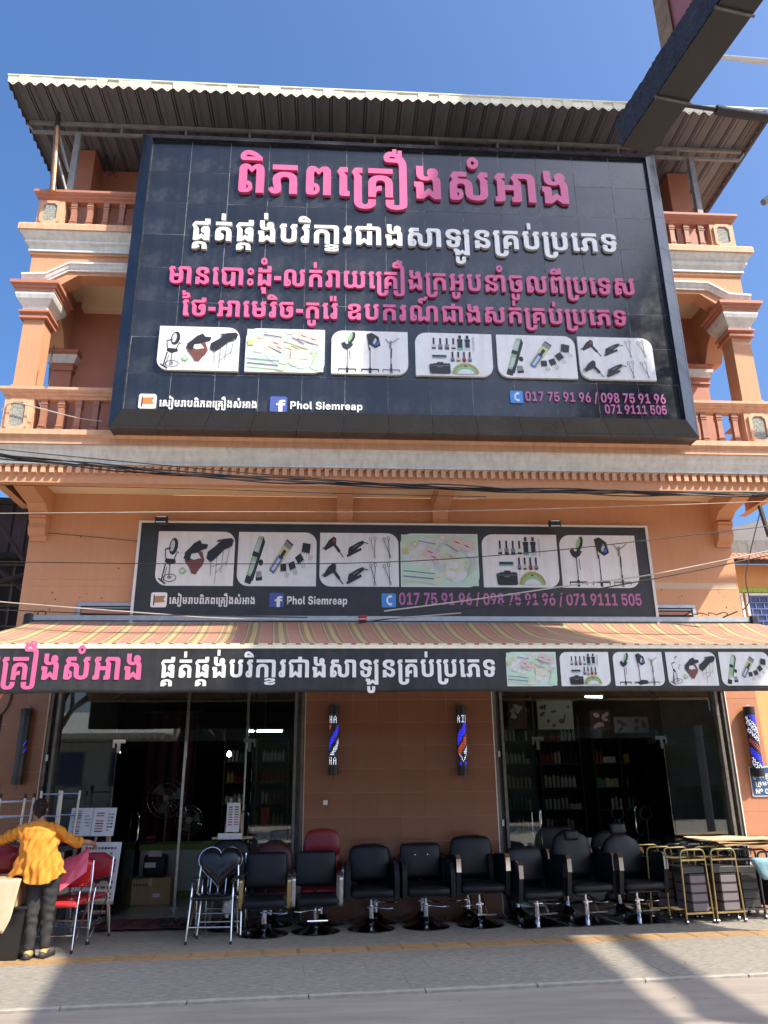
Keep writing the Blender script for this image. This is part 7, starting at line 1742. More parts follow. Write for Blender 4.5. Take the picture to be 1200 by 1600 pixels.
# ================================================================ PERSON IN THE ORANGE SHIRT
person = thing('person', 'person seen from behind in loose orange shirt and dark trousers, arms spread', 'person', (-3.05, -2.0, 0))
hipL, hipR = (-3.15, -2.0, .78), (-2.98, -2.0, .77)
kneeL, kneeR = (-3.13, -2.02, .43), (-2.99, -1.97, .43)
ankL, ankR = (-3.115, -2.03, .09), (-2.985, -1.95, .09)
sL, sR = (-3.36, -1.99, 1.225), (-3.00, -1.97, 1.235)
eL, eR = (-3.60, -1.86, 1.13), (-2.86, -1.83, 1.10)
wL, wR = (-3.80, -1.72, 1.08), (-2.715, -1.68, 1.085)
caps_ = [((-3.06, -2.0, .80), (-3.12, -2.0, 1.0), .11, .09), ((-3.12, -2.0, 1.0), (-3.17, -1.98, 1.16), .09, .09), ((-3.17, -1.98, 1.2), (-3.20, -1.95, 1.36), .06, .048),
         (sL, (-3.17, -1.98, 1.2), .045, .06), (sR, (-3.17, -1.98, 1.2), .045, .06),
         (hipL, kneeL, .085, .055), (hipR, kneeR, .085, .055), (kneeL, ankL, .052, .035), (kneeR, ankR, .052, .035),
         (sL, eL, .048, .036), (sR, eR, .048, .036), (eL, wL, .035, .025), (eR, wR, .035, .025),
         (ankL, (-3.12, -1.93, .045), .034, .026), ((-3.115, -2.06, .04), (-3.125, -1.88, .032), .03, .022), (ankR, (-2.975, -1.86, .045), .034, .026), ((-2.985, -1.98, .04), (-2.96, -1.80, .032), .03, .022)]
ells_ = [((-3.215, -1.925, 1.455), (.068, .086, .092)), ((-3.225, -1.86, 1.42), (.045, .045, .05)), ((-3.228, -1.845, 1.435), (.010, .018, .014)), ((-3.287, -1.93, 1.435), (.010, .02, .026)), ((-3.143, -1.92, 1.435), (.010, .02, .026))]
def hand(w, d, up, side):
    """palm and five separate bent fingers; d = pointing direction, side = thumb side"""
    w, d, up, side = Vector(w), Vector(d).normalized(), Vector(up).normalized(), Vector(side).normalized()
    out = [(w, w + d * .05, .022, .026), (w + side * .018, w + d * .068 + side * .020, .018, .016), (w - side * .018, w + d * .066 - side * .022, .018, .015)]
    for k, (o, L, c) in enumerate(((.028, .036, .5), (.010, .040, .6), (-.009, .037, .7), (-.027, .030, .8))):
        p = w + d * .075 + side * o
        d1 = (d - up * c * .5).normalized(); d2 = (d - up * c * 1.6).normalized(); d3 = (d * .4 - up * c * 2).normalized()
        q = p + d1 * L; r_ = q + d2 * L * .65; s_ = r_ + d3 * L * .5
        out += [(p - d * .01, q, .0088, .008), (q, r_, .008, .0072), (r_, s_, .0072, .0062)]
    p = w + d * .02 + side * .026
    q = p + (side + d * .6 - up * .4).normalized() * .032; r_ = q + (d - up * .8 + side * .2).normalized() * .028
    out += [(p - side * .008, q, .011, .0095), (q, r_, .0095, .0075)]
    return out
caps_ += hand(wR, (.35, .75, -.25), (.35, .2, .9), (-.8, .45, 0)) + hand(wL, (-.8, .55, -.2), (0, .2, 1), (.4, .8, 0))
organic('body', caps_, ells_, 'skin', person, voxel=.0048, smooth_it=2)
def hair_fold(w): return .0035 * noise.noise(Vector((w.x * 70, w.y * 70, w.z * 14)))
organic('hair', [((-3.20, -1.985, 1.43), (-3.185, -2.01, 1.37), .05, .022)], [((-3.213, -1.940, 1.470), (.077, .088, .088)), ((-3.165, -2.03, 1.455), (.034, .034, .036)), ((-3.20, -1.965, 1.42), (.066, .060, .055))], 'hair', person, voxel=.007, smooth_it=4, fold=hair_fold)
# shirt: torso loft with a tail flaring to the left, sleeves rolled at the elbows
def shirt_surface(u, v):
    th = 2 * pi * u                      # 0 = right side, 3/4 = back, 1/2 = left side
    cx = -3.195 + .105 * v; cy = -1.965 - .045 * min(1, v * 1.6)
    prof = [(0, .060, .060), (.06, .115, .090), (.13, .182, .125), (.30, .188, .150), (.55, .185, .158), (.8, .205, .168), (1.0, .218, .172)]
    for a, b_ in zip(prof, prof[1:]):
        if a[0] <= v <= b_[0]:
            t_ = (v - a[0]) / (b_[0] - a[0]); t_ = t_ * t_ * (3 - 2 * t_)
            rx = a[1] + (b_[1] - a[1]) * t_; ry = a[2] + (b_[2] - a[2]) * t_; break
    left = max(0, -cos(th)) ** 3
    hem = .715 + .09 * max(0, cos(th)) ** 4 + .085 * math.exp(-((th - 3.95) / .28) ** 2) + .02 * left
    z = 1.325 + (hem - 1.325) * v
    k = max(0, v - .25) / .75
    rx += .155 * left * k ** 2.2
    fold = k * (.012 * sin(th * 9 + 3 * noise.noise(Vector((th, v * 3, 0)))) + .010 * sin(th * 17 + v * 5)) + .012 * noise.noise(Vector((cos(th) * 3, sin(th) * 3, v * 6))) + .010 * sin(th * 4 + v * 19) * (1 - k) * min(1, v * 4) + .008 * sin((cos(th) * .6 + v * 1.3) * 24)  * min(1, v * 4)
    return (cx + (rx + fold) * cos(th), cy + (ry + fold) * sin(th), z)
b = M(); b.grid(shirt_surface, 120, 70)
sh = b.build('shirt', 'shirt', person, smooth=80)
so = sh.modifiers.new('cloth', 'SOLIDIFY'); so.thickness = .004
for a_, e_, c_ in ((sL, eL, (-3.66, -1.82, 1.115)), (sR, eR, (-2.80, -1.775, 1.09))):
    sgn = -1 if a_[0] < -3.2 else 1
    organic('sleeve', [(a_, e_, .066, .050), ((a_[0] - sgn * .09, a_[1], a_[2] + .012), a_, .060, .066), (e_, c_, .050, .050)], [], 'shirt', person, voxel=.008, smooth_it=4, fold=lambda w: .009 * sin((w.x + w.z * .6) * 90 + 4 * noise.noise(w * 9)) + .010 * noise.noise(w * 22))
# open collar
b = M(); b.tube([(-3.20 + .066 * cos(a * pi / 8), -1.96 + .062 * sin(a * pi / 8), 1.315 + .012 * sin(a * pi / 8)) for a in range(16)], .014, 6, closed=True); b.build('collar', 'shirt', person, smooth=60)
for pts in ([(-2.82, -1.79, 1.095), (-2.79, -1.765, 1.087)], [(-3.645, -1.83, 1.12), (-3.675, -1.81, 1.112)]):
    b = M(); b.tube(pts, [.064, .062], 14); b.build('rolled_cuff', 'shirt', person, smooth=60)
def tr_fold(w): return .006 * noise.noise(Vector((w.x * 14, w.y * 10, w.z * 16))) + .004 * sin(w.z * 60 + 5 * noise.noise(Vector((w.x * 8, 0, w.z * 5)))) * (1 if w.z < .5 else .4)
organic('trousers', [((-3.10, -2.0, .80), (-3.04, -2.0, .80), .12, .115), (hipL, kneeL, .092, .066), (hipR, kneeR, .092, .066), (kneeL, (-3.115, -2.03, .12), .064, .054), (kneeR, (-2.985, -1.955, .12), .064, .054)], [((-3.07, -2.01, .78), (.145, .105, .10))], 'trousers', person, voxel=.009, smooth_it=5, fold=tr_fold)
for ax, ay, tx, ty in ((-3.115, -2.04, -3.13, -1.86), (-2.985, -1.965, -2.955, -1.79)):
    organic('sock', [((ax, ay + .02, .11), (ax, ay - .005, .06), .040, .040), ((ax, ay - .02, .055), (ax, ay + .05, .05), .036, .036)], [], 'sock', person, voxel=.006, smooth_it=3)
    b = M(); d = Vector((tx - ax, ty - ay, 0)).normalized(); n_ = Vector((-d.y, d.x, 0)); o_ = Vector((ax, ay - .04, 0))
    P = [o_ + n_ * -.03, o_ + n_ * .03, o_ + d * .08 + n_ * .036, o_ + d * .19 + n_ * .044, o_ + d * .25 + n_ * .02, o_ + d * .25 - n_ * .02, o_ + d * .19 - n_ * .044, o_ + d * .08 - n_ * .036]
    b.prism([(p.x, p.y) for p in P], 'z', .003, .026)
    so_ = b.build('shoe_sole', 'rubber', person)
    q = organic('shoe_upper', [(o_ + d * .16 + Vector((0, 0, .045)), o_ + d * .22 + Vector((0, 0, .04)), .040, .032), (o_ + Vector((0, 0, .04)), o_ + d * .12 + Vector((0, 0, .036)), .034, .036)], [], 'shoe', person, voxel=.006, smooth_it=3)

# ================================================================ LEFT CLUSTER: boards, frames, cartons
def easel(label, cx, y, zb, legs_h, parts, rz=0):
    t = thing('easel', label, 'easel', (cx, y, 0), rz)
    for s_ in (-1, 1):
        b = M(); b.tube([(s_ * .24, .05, .0), (s_ * .05, .20, legs_h)], .016, 4); b.build('leg', 'wood_pale', t, local=True)
    b = M(); b.tube([(0, .62, .0), (0, .24, legs_h - .05)], .015, 4); b.build('rear_leg', 'wood_pale', t, local=True)
    b = M(); b.box(-.26, .26, .015, .05, zb - .03, zb - .002); b.build('ledge', 'wood_pale', t, local=True)
    b = M(); b.box(-.15, .15, .09, .12, zb * .62, zb * .62 + .03); b.build('cross_bar', 'wood_pale', t, local=True)
    return t
def swatches(x0, x1, z0, z1, fn, parent, rows, cols, mats, y=-.004):
    mb = M(); r = random.Random(rows * 10 + cols)
    for i in range(rows):
        for j in range(cols):
            if r.random() < .15: continue
            cx = x0 + (x1 - x0) * (j + .5) / cols; cz = z0 + (z1 - z0) * (i + .5) / rows
            w_ = (x1 - x0) / cols * .38; h_ = (z1 - z0) / rows * .22
            mb.add([fn(cx - w_, y, cz - h_), fn(cx + w_, y, cz - h_), fn(cx + w_, y, cz + h_), fn(cx - w_, y, cz + h_)], [(0, 1, 2, 3)], r.randrange(len(mats)))
    mb.build('colour_swatches', mats, parent, local=True, kind='stuff')
e1 = easel('pale wooden easel behind the red chairs', -2.90, -.72, .36, 1.32, None, -.12)
def panel(name, label, loc, rz, w, h, lean, cols=None, fold=False):
    t = thing(name, label, 'chart board', loc, rz)
    R_ = Matrix.Rotation(radians(-lean), 4, 'X')
    def fn(x, y, z): return tuple(R_ @ Vector((x, y, z)))
    b = M(); b.T = R_; b.cbox(-w / 2, w / 2, 0, .012, 0, h, .003); b.build('board', 'paper', t, local=True)
    return t, fn
# local shapes are rotated by the root; build them in the root's frame
t, fn = panel('chart_board', 'large white hair colour chart with small swatches on the wooden easel', (-2.88, -.71, .362), -.12, .50, .66, 9)
swatches(-.20, .20, .50, .62, fn, t, 2, 10, ['ink_grey', 'ink_black', 'ink_brown']); swatches(-.02, .22, .12, .48, fn, t, 6, 3, ['ink_black', 'ink_brown', 'ink_grey'], -.0042); swatches(-.22, .22, .02, .10, fn, t, 2, 14, ['ink_black', 'ink_brown'], -.0044); swatches(-.22, -.04, .14, .46, fn, t, 7, 2, ['ink_grey', 'ink_pale'], -.0046)
t, fn = panel('chart_board', 'open hair colour swatch book propped on top of the wooden easel', (-3.0, -.70, 1.09), -.12, .58, .33, 9)
swatches(-.26, -.13, .02, .30, fn, t, 11, 1, ['ink_brown', 'ink_grey', 'ink_black', 'ink_rose']); swatches(.03, .16, .04, .28, fn, t, 8, 1, ['ink_brown', 'ink_black', 'ink_red'], -.0042); swatches(-.10, -.02, .1, .25, fn, t, 4, 3, ['ink_grey'], -.0044); swatches(.19, .27, .05, .27, fn, t, 6, 2, ['ink_grey', 'ink_black'], -.0046)
b = M(); b.T = Matrix.Rotation(radians(-9), 4, 'X'); b.box(-.002, .002, -.006, -.001, .0, .33); b.build('book_fold', 'ink_grey', t, local=True)
e2 = easel('slim wooden stand behind the heart backed chairs', -1.31, -.22, 1.03, 1.50, None, .05)
t, fn = panel('chart_board', 'small swatch chart on the slim wooden stand', (-1.31, -.235, 1.09), .12, .17, .36, 9)
swatches(-.07, -.005, .04, .32, fn, t, 9, 1, ['ink_black', 'ink_brown', 'ink_red']); swatches(.01, .075, .04, .32, fn, t, 9, 1, ['ink_black', 'ink_red', 'ink_grey'], -.0042)
t, fn = panel('card', 'blank white card with faint red print below the small swatch chart', (-1.34, -.245, 1.0), .02, .31, .075, 4)
swatches(-.1, .1, .01, .025, fn, t, 1, 12, ['ink_rose'])
def upturned(label, loc, rz, w=.38, h=.62, grp='upturned steel legged stools at the left'):
    t = thing('upturned_stool', label, 'stool', loc, rz, grp)
    for sx_ in (-1, 1):
        for sy_ in (-1, 1):
            b = M(); b.tube([(sx_ * w / 2 * .9, sy_ * .15, .02), (sx_ * w / 2, sy_ * .17, h)], .016, 8); b.build('leg', 'steel_tube', t, local=True, smooth=50)
            q = M(); q.tube([(sx_ * w / 2, sy_ * .17, h - .01), (sx_ * w / 2, sy_ * .17, h + .04)], .020, 8); q.build('leg_cap', 'rubber', t, local=True, smooth=50)
    for zz in (.30, h - .05):
        b = M(); b.tube([(-w / 2, -.17, zz), (w / 2, -.17, zz)], .010, 6); b.tube([(-w / 2, .17, zz), (w / 2, .17, zz)], .010, 6); b.build('rung', 'steel_tube', t, local=True, smooth=50)
    b = M(); b.cushion((0, 0, -.0), (w / 2, .19, .028), .02); b.build('seat', 'brown_vinyl', t, local=True, smooth=60)
upturned('upturned steel stool on the black table nearest the left edge', (-3.90, -.95, 1.035), .05, .40, .52)
upturned('upturned steel stool behind the head of the person', (-3.38, -.80, 1.035), -.35, .30, .60)
t = thing('table', 'dark work table behind the person carrying upturned stools', 'table', (-3.75, -.95, 0))
b = M(); b.cbox(-4.35, -3.12, -1.22, -.55, .955, 1.00, .008); b.build('table_top', 'shelf_dark', t)
for x in (-4.28, -3.18):
    for y in (-1.16, -.62): b = M(); b.box(x - .02, x + .02, y - .02, y + .02, 0.001, .954); b.build('leg', 'steel_tube', t)
b = M(); b.box(-4.30, -3.16, -1.20, -1.18, .5, .56); b.build('rail', 'steel_tube', t)
t = thing('cushion', 'dark maroon vinyl cushion at the left edge behind the person', 'cushion', (-3.75, -1.5, .8)); b = M(); b.cushion((-3.78, -1.48, .88), (.30, .16, .15), .09, puff=.03); b.cushion((-3.75, -1.52, .68), (.28, .15, .11), .07); b.build('cushion_body', 'dark_red_vinyl', t, smooth=60)
t = thing('black_bin', 'black plastic bin under the torn carton at the left edge', 'bin', (-3.52, -1.88, 0)); b = M(); b.add([(-3.84, -2.06, .0), (-3.22, -2.06, 0), (-3.22, -1.60, 0), (-3.84, -1.60, 0), (-3.90, -2.11, .50), (-3.17, -2.11, .50), (-3.17, -1.56, .50), (-3.90, -1.56, .50)], [(0, 3, 2, 1), (4, 5, 6, 7), (0, 1, 5, 4), (1, 2, 6, 5), (2, 3, 7, 6), (3, 0, 4, 7)]); b.build('bin_body', 'black_plastic', t)
b = M(); b.cbox(-3.92, -3.15, -2.13, -1.54, .48, .505, .006); b.build('bin_rim', 'black_plastic', t)
t = thing('carton', 'torn pale brown carton hanging over the black bin beside the orange shirt', 'box', (-3.5, -2.14, .5))
b = M()
b.grid(lambda u, v: (-3.95 + .72 * u - .05 * v * max(0, u - .8) / .2 + .012 * noise.noise(Vector((u * 3, v * 3, 0))), -2.16 - .04 * v - .02 * sin(u * 9) * v, .775 - (.50 + .02 * sin(u * 7) - .13 * max(0, u - .9) / .1 + .03 * noise.noise(Vector((u * 9, 0, 3)))) * v), 30, 14)
o = b.build('front_flap', 'cardboard_pale', t, smooth=25); so = o.modifiers.new('t', 'SOLIDIFY'); so.thickness = .006
b = M(); b.grid(lambda u, v: (-3.95 + .68 * u, -2.155 + .5 * v, .778 + .015 * noise.noise(Vector((u * 5, v * 5, 1)))), 10, 8)
o = b.build('top_flap', 'cardboard', t); so = o.modifiers.new('t', 'SOLIDIFY'); so.thickness = .006
b = M(); b.box(-3.93, -3.27, -2.11, -1.66, .506, .76); b.build('carton_body', 'cardboard', t)
b = M(); b.box(-3.55, -3.50, -2.222, -2.216, .45, .465); b.build('tape', 'paper', t)

# ================================================================ RIGHT CLUSTER: trolleys, racks, cardboard
def trolley(label, loc, rz, mat, drawers=True, dm='drawer_mauve', grp='salon trolleys at the right', h=.86, w=.34, front_open=True):
    t = thing('salon_trolley', label, 'trolley', loc, rz, grp)
    r = .0125; d = .18
    for y in (-d, d):
        b = M(); pts = [(-w / 2 - .02, y, .06), (-w / 2, y, h - .07)] + [(-w / 2 + .05 - .05 * cos(a), y, h - .07 + .05 * sin(a)) for a in (pi / 4, pi / 2)] + [(w / 2 - .05 + .05 * sin(a), y, h - .07 + .05 * cos(a)) for a in (0, pi / 4, pi / 2)] + [(w / 2 + .02, y, .06)]
        b.tube(pts, r, 8); b.build('frame_hoop', mat, t, local=True, smooth=50)
    for z in (.12, h - .14):
        for s_ in (-1, 1):
            b = M(); b.box(-w / 2 - .01, w / 2 + .01, s_ * d - .008, s_ * d + .008, z - .01, z + .01); b.build('cross_rail', mat, t, local=True)
            b = M(); b.box(s_ * w / 2 - .008, s_ * w / 2 + .008, -d, d, z - .008, z + .008); b.build('side_rail', mat, t, local=True)
    b = M(); b.cbox(-w / 2 + .01, w / 2 - .01, -d + .01, d - .01, h - .30, h - .22, .01); b.build('tray', 'shelf_dark', t, local=True)
    if drawers:
        for k in range(4):
            z = .135 + k * .105
            b = M(); b.cbox(-w / 2 + .10, w / 2 - .012, -d + .012, d - .012, z, z + .092, .008)
            dd = b.build('drawer', dm, t, local=True)
            q = M(); q.box(-w / 2 + .10, w / 2 - .010, -d + .009, d - .01, z + .0925, z + .1035); q.build('drawer_rim', 'shelf_dark', dd, local=True)
    for sx_ in (-1, 1):
        for y in (-d, d):
            b = M(); b.tube([(sx_ * (w / 2 + .02) - .014, y, .026), (sx_ * (w / 2 + .02) + .014, y, .026)], .025, 12); b.tube([(sx_ * (w / 2 + .02), y, .03), (sx_ * (w / 2 + .02), y, .065)], .009, 6); b.build('castor', 'dark_chrome', t, local=True, smooth=50)
    return t
trolley('gold framed salon trolley with mauve drawers, the left one right beside the barber chair', (4.50, -.70, 0), .18, 'gold_metal')
trolley('gold framed salon trolley with mauve drawers, the right one beside the black racks', (4.92, -.66, 0), .14, 'gold_metal')
trolley('gold framed trolley half hidden behind the rightmost barber chair', (4.28, -.22, 0), .10, 'gold_metal', True)
trolley('black framed trolley behind the two gold ones', (4.72, -.20, 0), .1, 'shelf_dark', True)
trolley('tall black framed trolley right of the gold ones', (5.28, -.50, 0), .08, 'shelf_dark', True, 'shelf_dark', h=.84)
trolley('black framed trolley below the flat cardboard at the right edge', (5.66, -.46, 0), .05, 'shelf_dark', True, 'shelf_dark', h=.80)
trolley('black framed trolley behind the cardboard pile', (5.42, -.02, 0), .05, 'shelf_dark', True, 'shelf_dark', h=.82)
rr_ = random.Random(5)
for i, (x0, x1, y0, y1, z, a, lb) in enumerate(((5.05, 5.95, -.72, -.22, .868, .02, 'lowest flattened carton on the black trolleys at the right edge'), (4.98, 5.80, -.62, -.10, .90, .10, 'middle flattened carton of the pile at the right edge'), (4.80, 5.90, -.60, -.05, .935, -.06, 'topmost pale flattened carton of the pile at the right edge'))):
    t = thing('cardboard_sheet', lb, 'cardboard', ((x0 + x1) / 2, (y0 + y1) / 2, z), a)
    hx, hy = (x1 - x0) / 2, (y1 - y0) / 2
    b = M(); b.grid(lambda u, v: (-hx + 2 * hx * u, -hy + 2 * hy * v + .03 * noise.noise(Vector((u * 3, i, 0))), .02 * noise.noise(Vector((u * 2.4, v * 2, i * 3.3)))), 14, 8)
    o = b.build('sheet', 'cardboard_pale' if i == 2 else 'cardboard', t, local=True); so = o.modifiers.new('t', 'SOLIDIFY'); so.thickness = .012
t = thing('blue_cloth', 'pale blue cloth bag hanging at the right edge in front of the black trolleys', 'cloth', (5.48, -.86, .8))
b = M(); b.cushion((5.50, -.82, .60), (.14, .06, .13), .055, bend=lambda p: Vector((p.x * (1 + .5 * (p.z / .13)), p.y, p.z)) + Vector((noise.noise(p * 9), noise.noise(p * 8), 0)) * .03); b.build('cloth', 'cloth_blue', t, smooth=60)
for i, (x, y, lb) in enumerate(((4.55, .55, 'black towel ring stand inside the right door'), (4.15, .6, 'black hair dryer stand inside the right shop'))):
    t = thing('stand', lb, 'stand', (x, y, .019)); b = M(); b.tube([(x, y, .03), (x, y, 1.15)], .012, 8); b.tube([(x + .09 * cos(a * pi / 8), y, 1.22 + .09 * sin(a * pi / 8)) for a in range(16)], .007, 5, closed=True); b.build('pole', 'black_plastic', t, smooth=50); b = M(); b.lathe([(.15, .0195), (.14, .03), (.02, .045)], (x, y, 0), 16); b.build('foot', 'black_plastic', t, smooth=40)

# ================================================================ NEIGHBOURS
t = thing('shed', 'dark sheet metal shed with timber lattice left of the shophouse', 'shed', (-7.5, 2, 0))
b = M(); b.box(-13, -5.0, 2.3, 9, -.1, 6.3); b.build('shed_body', 'shed_dark', t)
r = M(); r.prism([(0, 0), (.16, 0), (.18, .03), (.24, .03), (.26, 0), (.26, -.012), (.24, .018), (.18, .018), (.16, -.012), (0, -.012)], 'z', 0, .95)
me = r.mesh('wall_sheet', 'shed_sheet'); me.transform(Matrix.Scale(-1, 4, (0, 1, 0)))
for i in range(14): piece('wall_sheet', me, t, (-8.9 + i * .262, 2.20, 5.52))
b = M(); b.tube([(-13, 1.98, 6.62), (-4.95, 1.98, 6.42)], .07, 6); b.tube([(-13, 1.95, 5.46), (-4.95, 1.95, 5.44)], .05, 4); b.build('roof_edge', 'shed_dark', t)
for i in range(13):
    b = M(); x = -8.9 + i * .30; b.box(x - .02, x + .02, 2.16, 2.19, 2.6, 5.4); b.build('lattice_post', 'shed_lattice', t)
for i in range(8):
    b = M(); z = 2.8 + i * .36; b.box(-8.95, -5.02, 2.12, 2.155, z - .015, z + .015); b.build('lattice_slat', 'shed_lattice', t)
for p, q in (((-6.3, 1.4, 6.7), (-5.15, 1.4, 5.2)), ((-6.4, 1.45, 5.7), (-5.1, 1.45, 4.7)), ((-6.5, 1.4, 4.5), (-5.0, 1.4, 5.0)), ((-6.2, 1.35, 4.1), (-5.1, 1.35, 3.2)), ((-5.9, 1.9, 4.3), (-5.3, 1.9, 3.0))):
    b = M(); b.tube([p, q], .035, 4); b.build('strut', 'shed_sheet', t)
t = thing('neighbour_house', 'yellow neighbouring house with clay tiled eave and blue window grilles at the right', 'house', (9, 3.4, 0))
b = M(); b.box(6.7, 14, 3.2, 9, -.1, 5.72); b.build('wall', 'neighbour_yellow', t)
b = M(); b.box(6.7, 14, 3.17, 3.199, 5.14, 5.24); b.box(6.7, 14, 3.17, 3.199, 4.28, 4.36); b.build('lime_band', 'neighbour_lime', t)
tl = M(); tl.prism([(-.055, 0), (-.04, .022), (0, .032), (.04, .022), (.055, 0), (.04, .008), (0, .018), (-.04, .008)], 'y', -.02, .24)
tme_ = tl.mesh('roof_tile', 'clay_tile')
for row in range(3):
    for i in range(34):
        piece('roof_tile', tme_, t, (6.75 + i * .112 + (row % 2) * .056, 2.75 + row * .2, 5.70 + row * .115), (radians(30), 0, 0))
b = M(); b.box(6.7, 11, 3.1, 3.19, 5.73, 6.2); b.build('upper_wall', 'shutter_steel', t)
b = M(); b.prism([(6.7, 6.0), (14, 6.0), (14, 8.2), (6.9, 6.35)], 'y', 4.0, 4.1); b.build('grey_gable', 'flat_grey', t)
for x in (7.30, 8.06, 8.82):
    b = M(); w_, h_ = .70, .74; z0 = 4.38
    b.box(x, x + w_, 3.14, 3.18, z0, z0 + .045); b.box(x, x + w_, 3.14, 3.18, z0 + h_ - .045, z0 + h_); b.box(x, x + .045, 3.14, 3.18, z0 + .046, z0 + h_ - .046); b.box(x + w_ - .045, x + w_, 3.14, 3.18, z0 + .046, z0 + h_ - .046)
    w1 = b.build('window', 'white_frame', t)
    b = M(); b.box(x + .046, x + w_ - .046, 3.175, 3.19, z0 + .046, z0 + h_ - .046); b.build('pane', 'pane_blue', w1)
    b = M(); 
    for k in range(6):
        z = z0 + .07 + k * .12; b.box(x + .05, x + w_ - .05, 3.155, 3.165, z - .006, z + .006)
        for j in range(4):
            xx = x + .10 + j * .17 + (k % 2) * .085
            if xx < x + w_ - .06: b.box(xx - .006, xx + .006, 3.1555, 3.1645, z + .007, z + .113)
    b.build('grille', 'grille_blue', w1)

# ================================================================ CABLES
CAB = [
    ('bundle', [(-4.86, -1.75, 5.80), (-4.36, -1.75, 5.72), (-3.13, -1.75, 5.61), (-1.89, -1.75, 5.51), (-0.64, -1.75, 5.44), (0.62, -1.75, 5.39), (1.90, -1.75, 5.35), (3.20, -1.75, 5.34), (4.52, -1.75, 5.33), (5.87, -1.75, 5.34), (6.41, -1.75, 5.34)]),
    ('thin A', [(-4.89, -1.70, 5.90), (-4.40, -1.70, 5.84), (-2.74, -1.70, 5.69), (-1.07, -1.70, 5.55), (0.63, -1.70, 5.43)]),
    ('thin B soffit', [(-4.74, -1.50, 5.43), (-4.41, -1.50, 5.42), (-1.92, -1.50, 5.40), (0.04, -1.50, 5.36), (2.04, -1.50, 5.34)]),
    ('thin C', [(-4.79, -1.60, 5.00), (-4.31, -1.60, 4.99), (-1.88, -1.60, 5.04), (0.63, -1.60, 5.07), (2.35, -1.60, 5.12), (5.03, -1.60, 5.24), (6.50, -1.60, 5.32)]),
    ('mid dark', [(-4.83, -1.30, 4.43), (-4.34, -1.30, 4.43), (-1.89, -1.30, 4.42), (0.64, -1.30, 4.46), (2.83, -1.30, 4.63), (4.98, -1.30, 4.89), (6.63, -1.30, 5.10)]),
    ('wall cable', [(-4.43, -0.03, 5.23), (-4.32, -0.03, 5.23), (-3.67, -0.03, 5.18), (-2.93, -0.03, 5.11)]),
    ('white1', [(-4.51, -1.80, 3.84), (-4.05, -1.80, 3.79), (-2.90, -1.80, 3.70), (-2.06, -1.80, 3.64), (-1.51, -1.80, 3.60), (-0.58, -1.80, 3.58), (0.60, -1.80, 3.60), (1.57, -1.80, 3.67)]),
    ('dark1', [(-4.44, -1.90, 3.68), (-3.99, -1.90, 3.67), (-2.87, -1.90, 3.63), (-1.73, -1.90, 3.61), (-0.34, -1.90, 3.59)]),
    ('w2', [(0.29, -1.60, 3.58), (1.44, -1.60, 3.74), (2.69, -1.60, 3.91), (3.55, -1.60, 4.06), (4.71, -1.60, 4.28), (5.80, -1.60, 4.51), (6.36, -1.60, 4.63)]),
    ('w3', [(0.60, -1.90, 3.67), (1.80, -1.90, 3.83), (3.04, -1.90, 4.02), (3.88, -1.90, 4.13), (4.57, -1.90, 4.26), (5.63, -1.90, 4.48), (6.17, -1.90, 4.58)]),
    ('rope2F', [(-4.70, -1.20, 6.66), (-4.55, -1.20, 6.78), (-4.20, -1.20, 6.70), (-3.66, -1.20, 6.56), (-3.30, -1.20, 6.51)]),
    ('leftcables', [(-4.11, -1.20, 7.08), (-4.13, -1.20, 7.50), (-4.12, -1.20, 7.71)]),
    ('tr', [(7.18, 0.60, 6.03), (6.94, 0.60, 5.46), (6.69, 0.60, 4.80), (6.67, 0.60, 4.37), (6.42, 0.60, 4.16)]),
    ('conduit', [(6.17, -1.00, 5.44), (6.23, -1.00, 4.97)]),
    ('dish lines', [(5.85, -0.50, 3.98), (5.62, -0.50, 3.89)]),
]
cab_info = {
 'thin A': (.006, 'cable', 'thin black cable crossing the white cornice at the left'), 'thin B soffit': (.005, 'cable', 'thin cable running just under the balcony edge at the left'),
 'thin C': (.005, 'cable_pale', 'thin pale cable crossing below the balcony brackets'), 'mid dark': (.006, 'cable', 'thin dark cable crossing the product cards of the long shop sign'),
 'wall cable': (.004, 'cable', 'short cable pinned to the wall left of the long shop sign'), 'white1': (.008, 'cable_pale', 'pale cable sagging over the top of the awning at the left'),
 'dark1': (.007, 'cable', 'dark cable just above the awning at the left'), 'w2': (.009, 'cable', 'dark cable climbing to the right across the phone numbers'), 'w3': (.009, 'cable_pale', 'pale cable climbing to the right edge over the shop sign'),
 'rope2F': (.009, 'cable_pale', 'pale rope tied across the carved panel of the lower balcony'), 'leftcables': (.012, 'cable', 'short black cables hanging beside the left balcony column'),
 'tr': (.010, 'cable', 'tangled black cable dropping down the right corner of the wall'), 'conduit': (.035, 'bark', 'short rusty bar hanging at the right edge under the balcony'), 'dish lines': (.012, 'cable', 'black cable bunch lying on the right end of the awning case')}
def smoothpath(P, n=5):
    P = [Vector(p) for p in P]; out = []
    for i in range(len(P) - 1):
        a, b_, c, d = P[max(i - 1, 0)], P[i], P[i + 1], P[min(i + 2, len(P) - 1)]
        for k in range(n):
            t_ = k / n
            out.append(.5 * ((2 * b_) + (c - a) * t_ + (2 * a - 5 * b_ + 4 * c - d) * t_ ** 2 + (3 * b_ - a - 3 * c + d) * t_ ** 3))
    return out + [P[-1]]
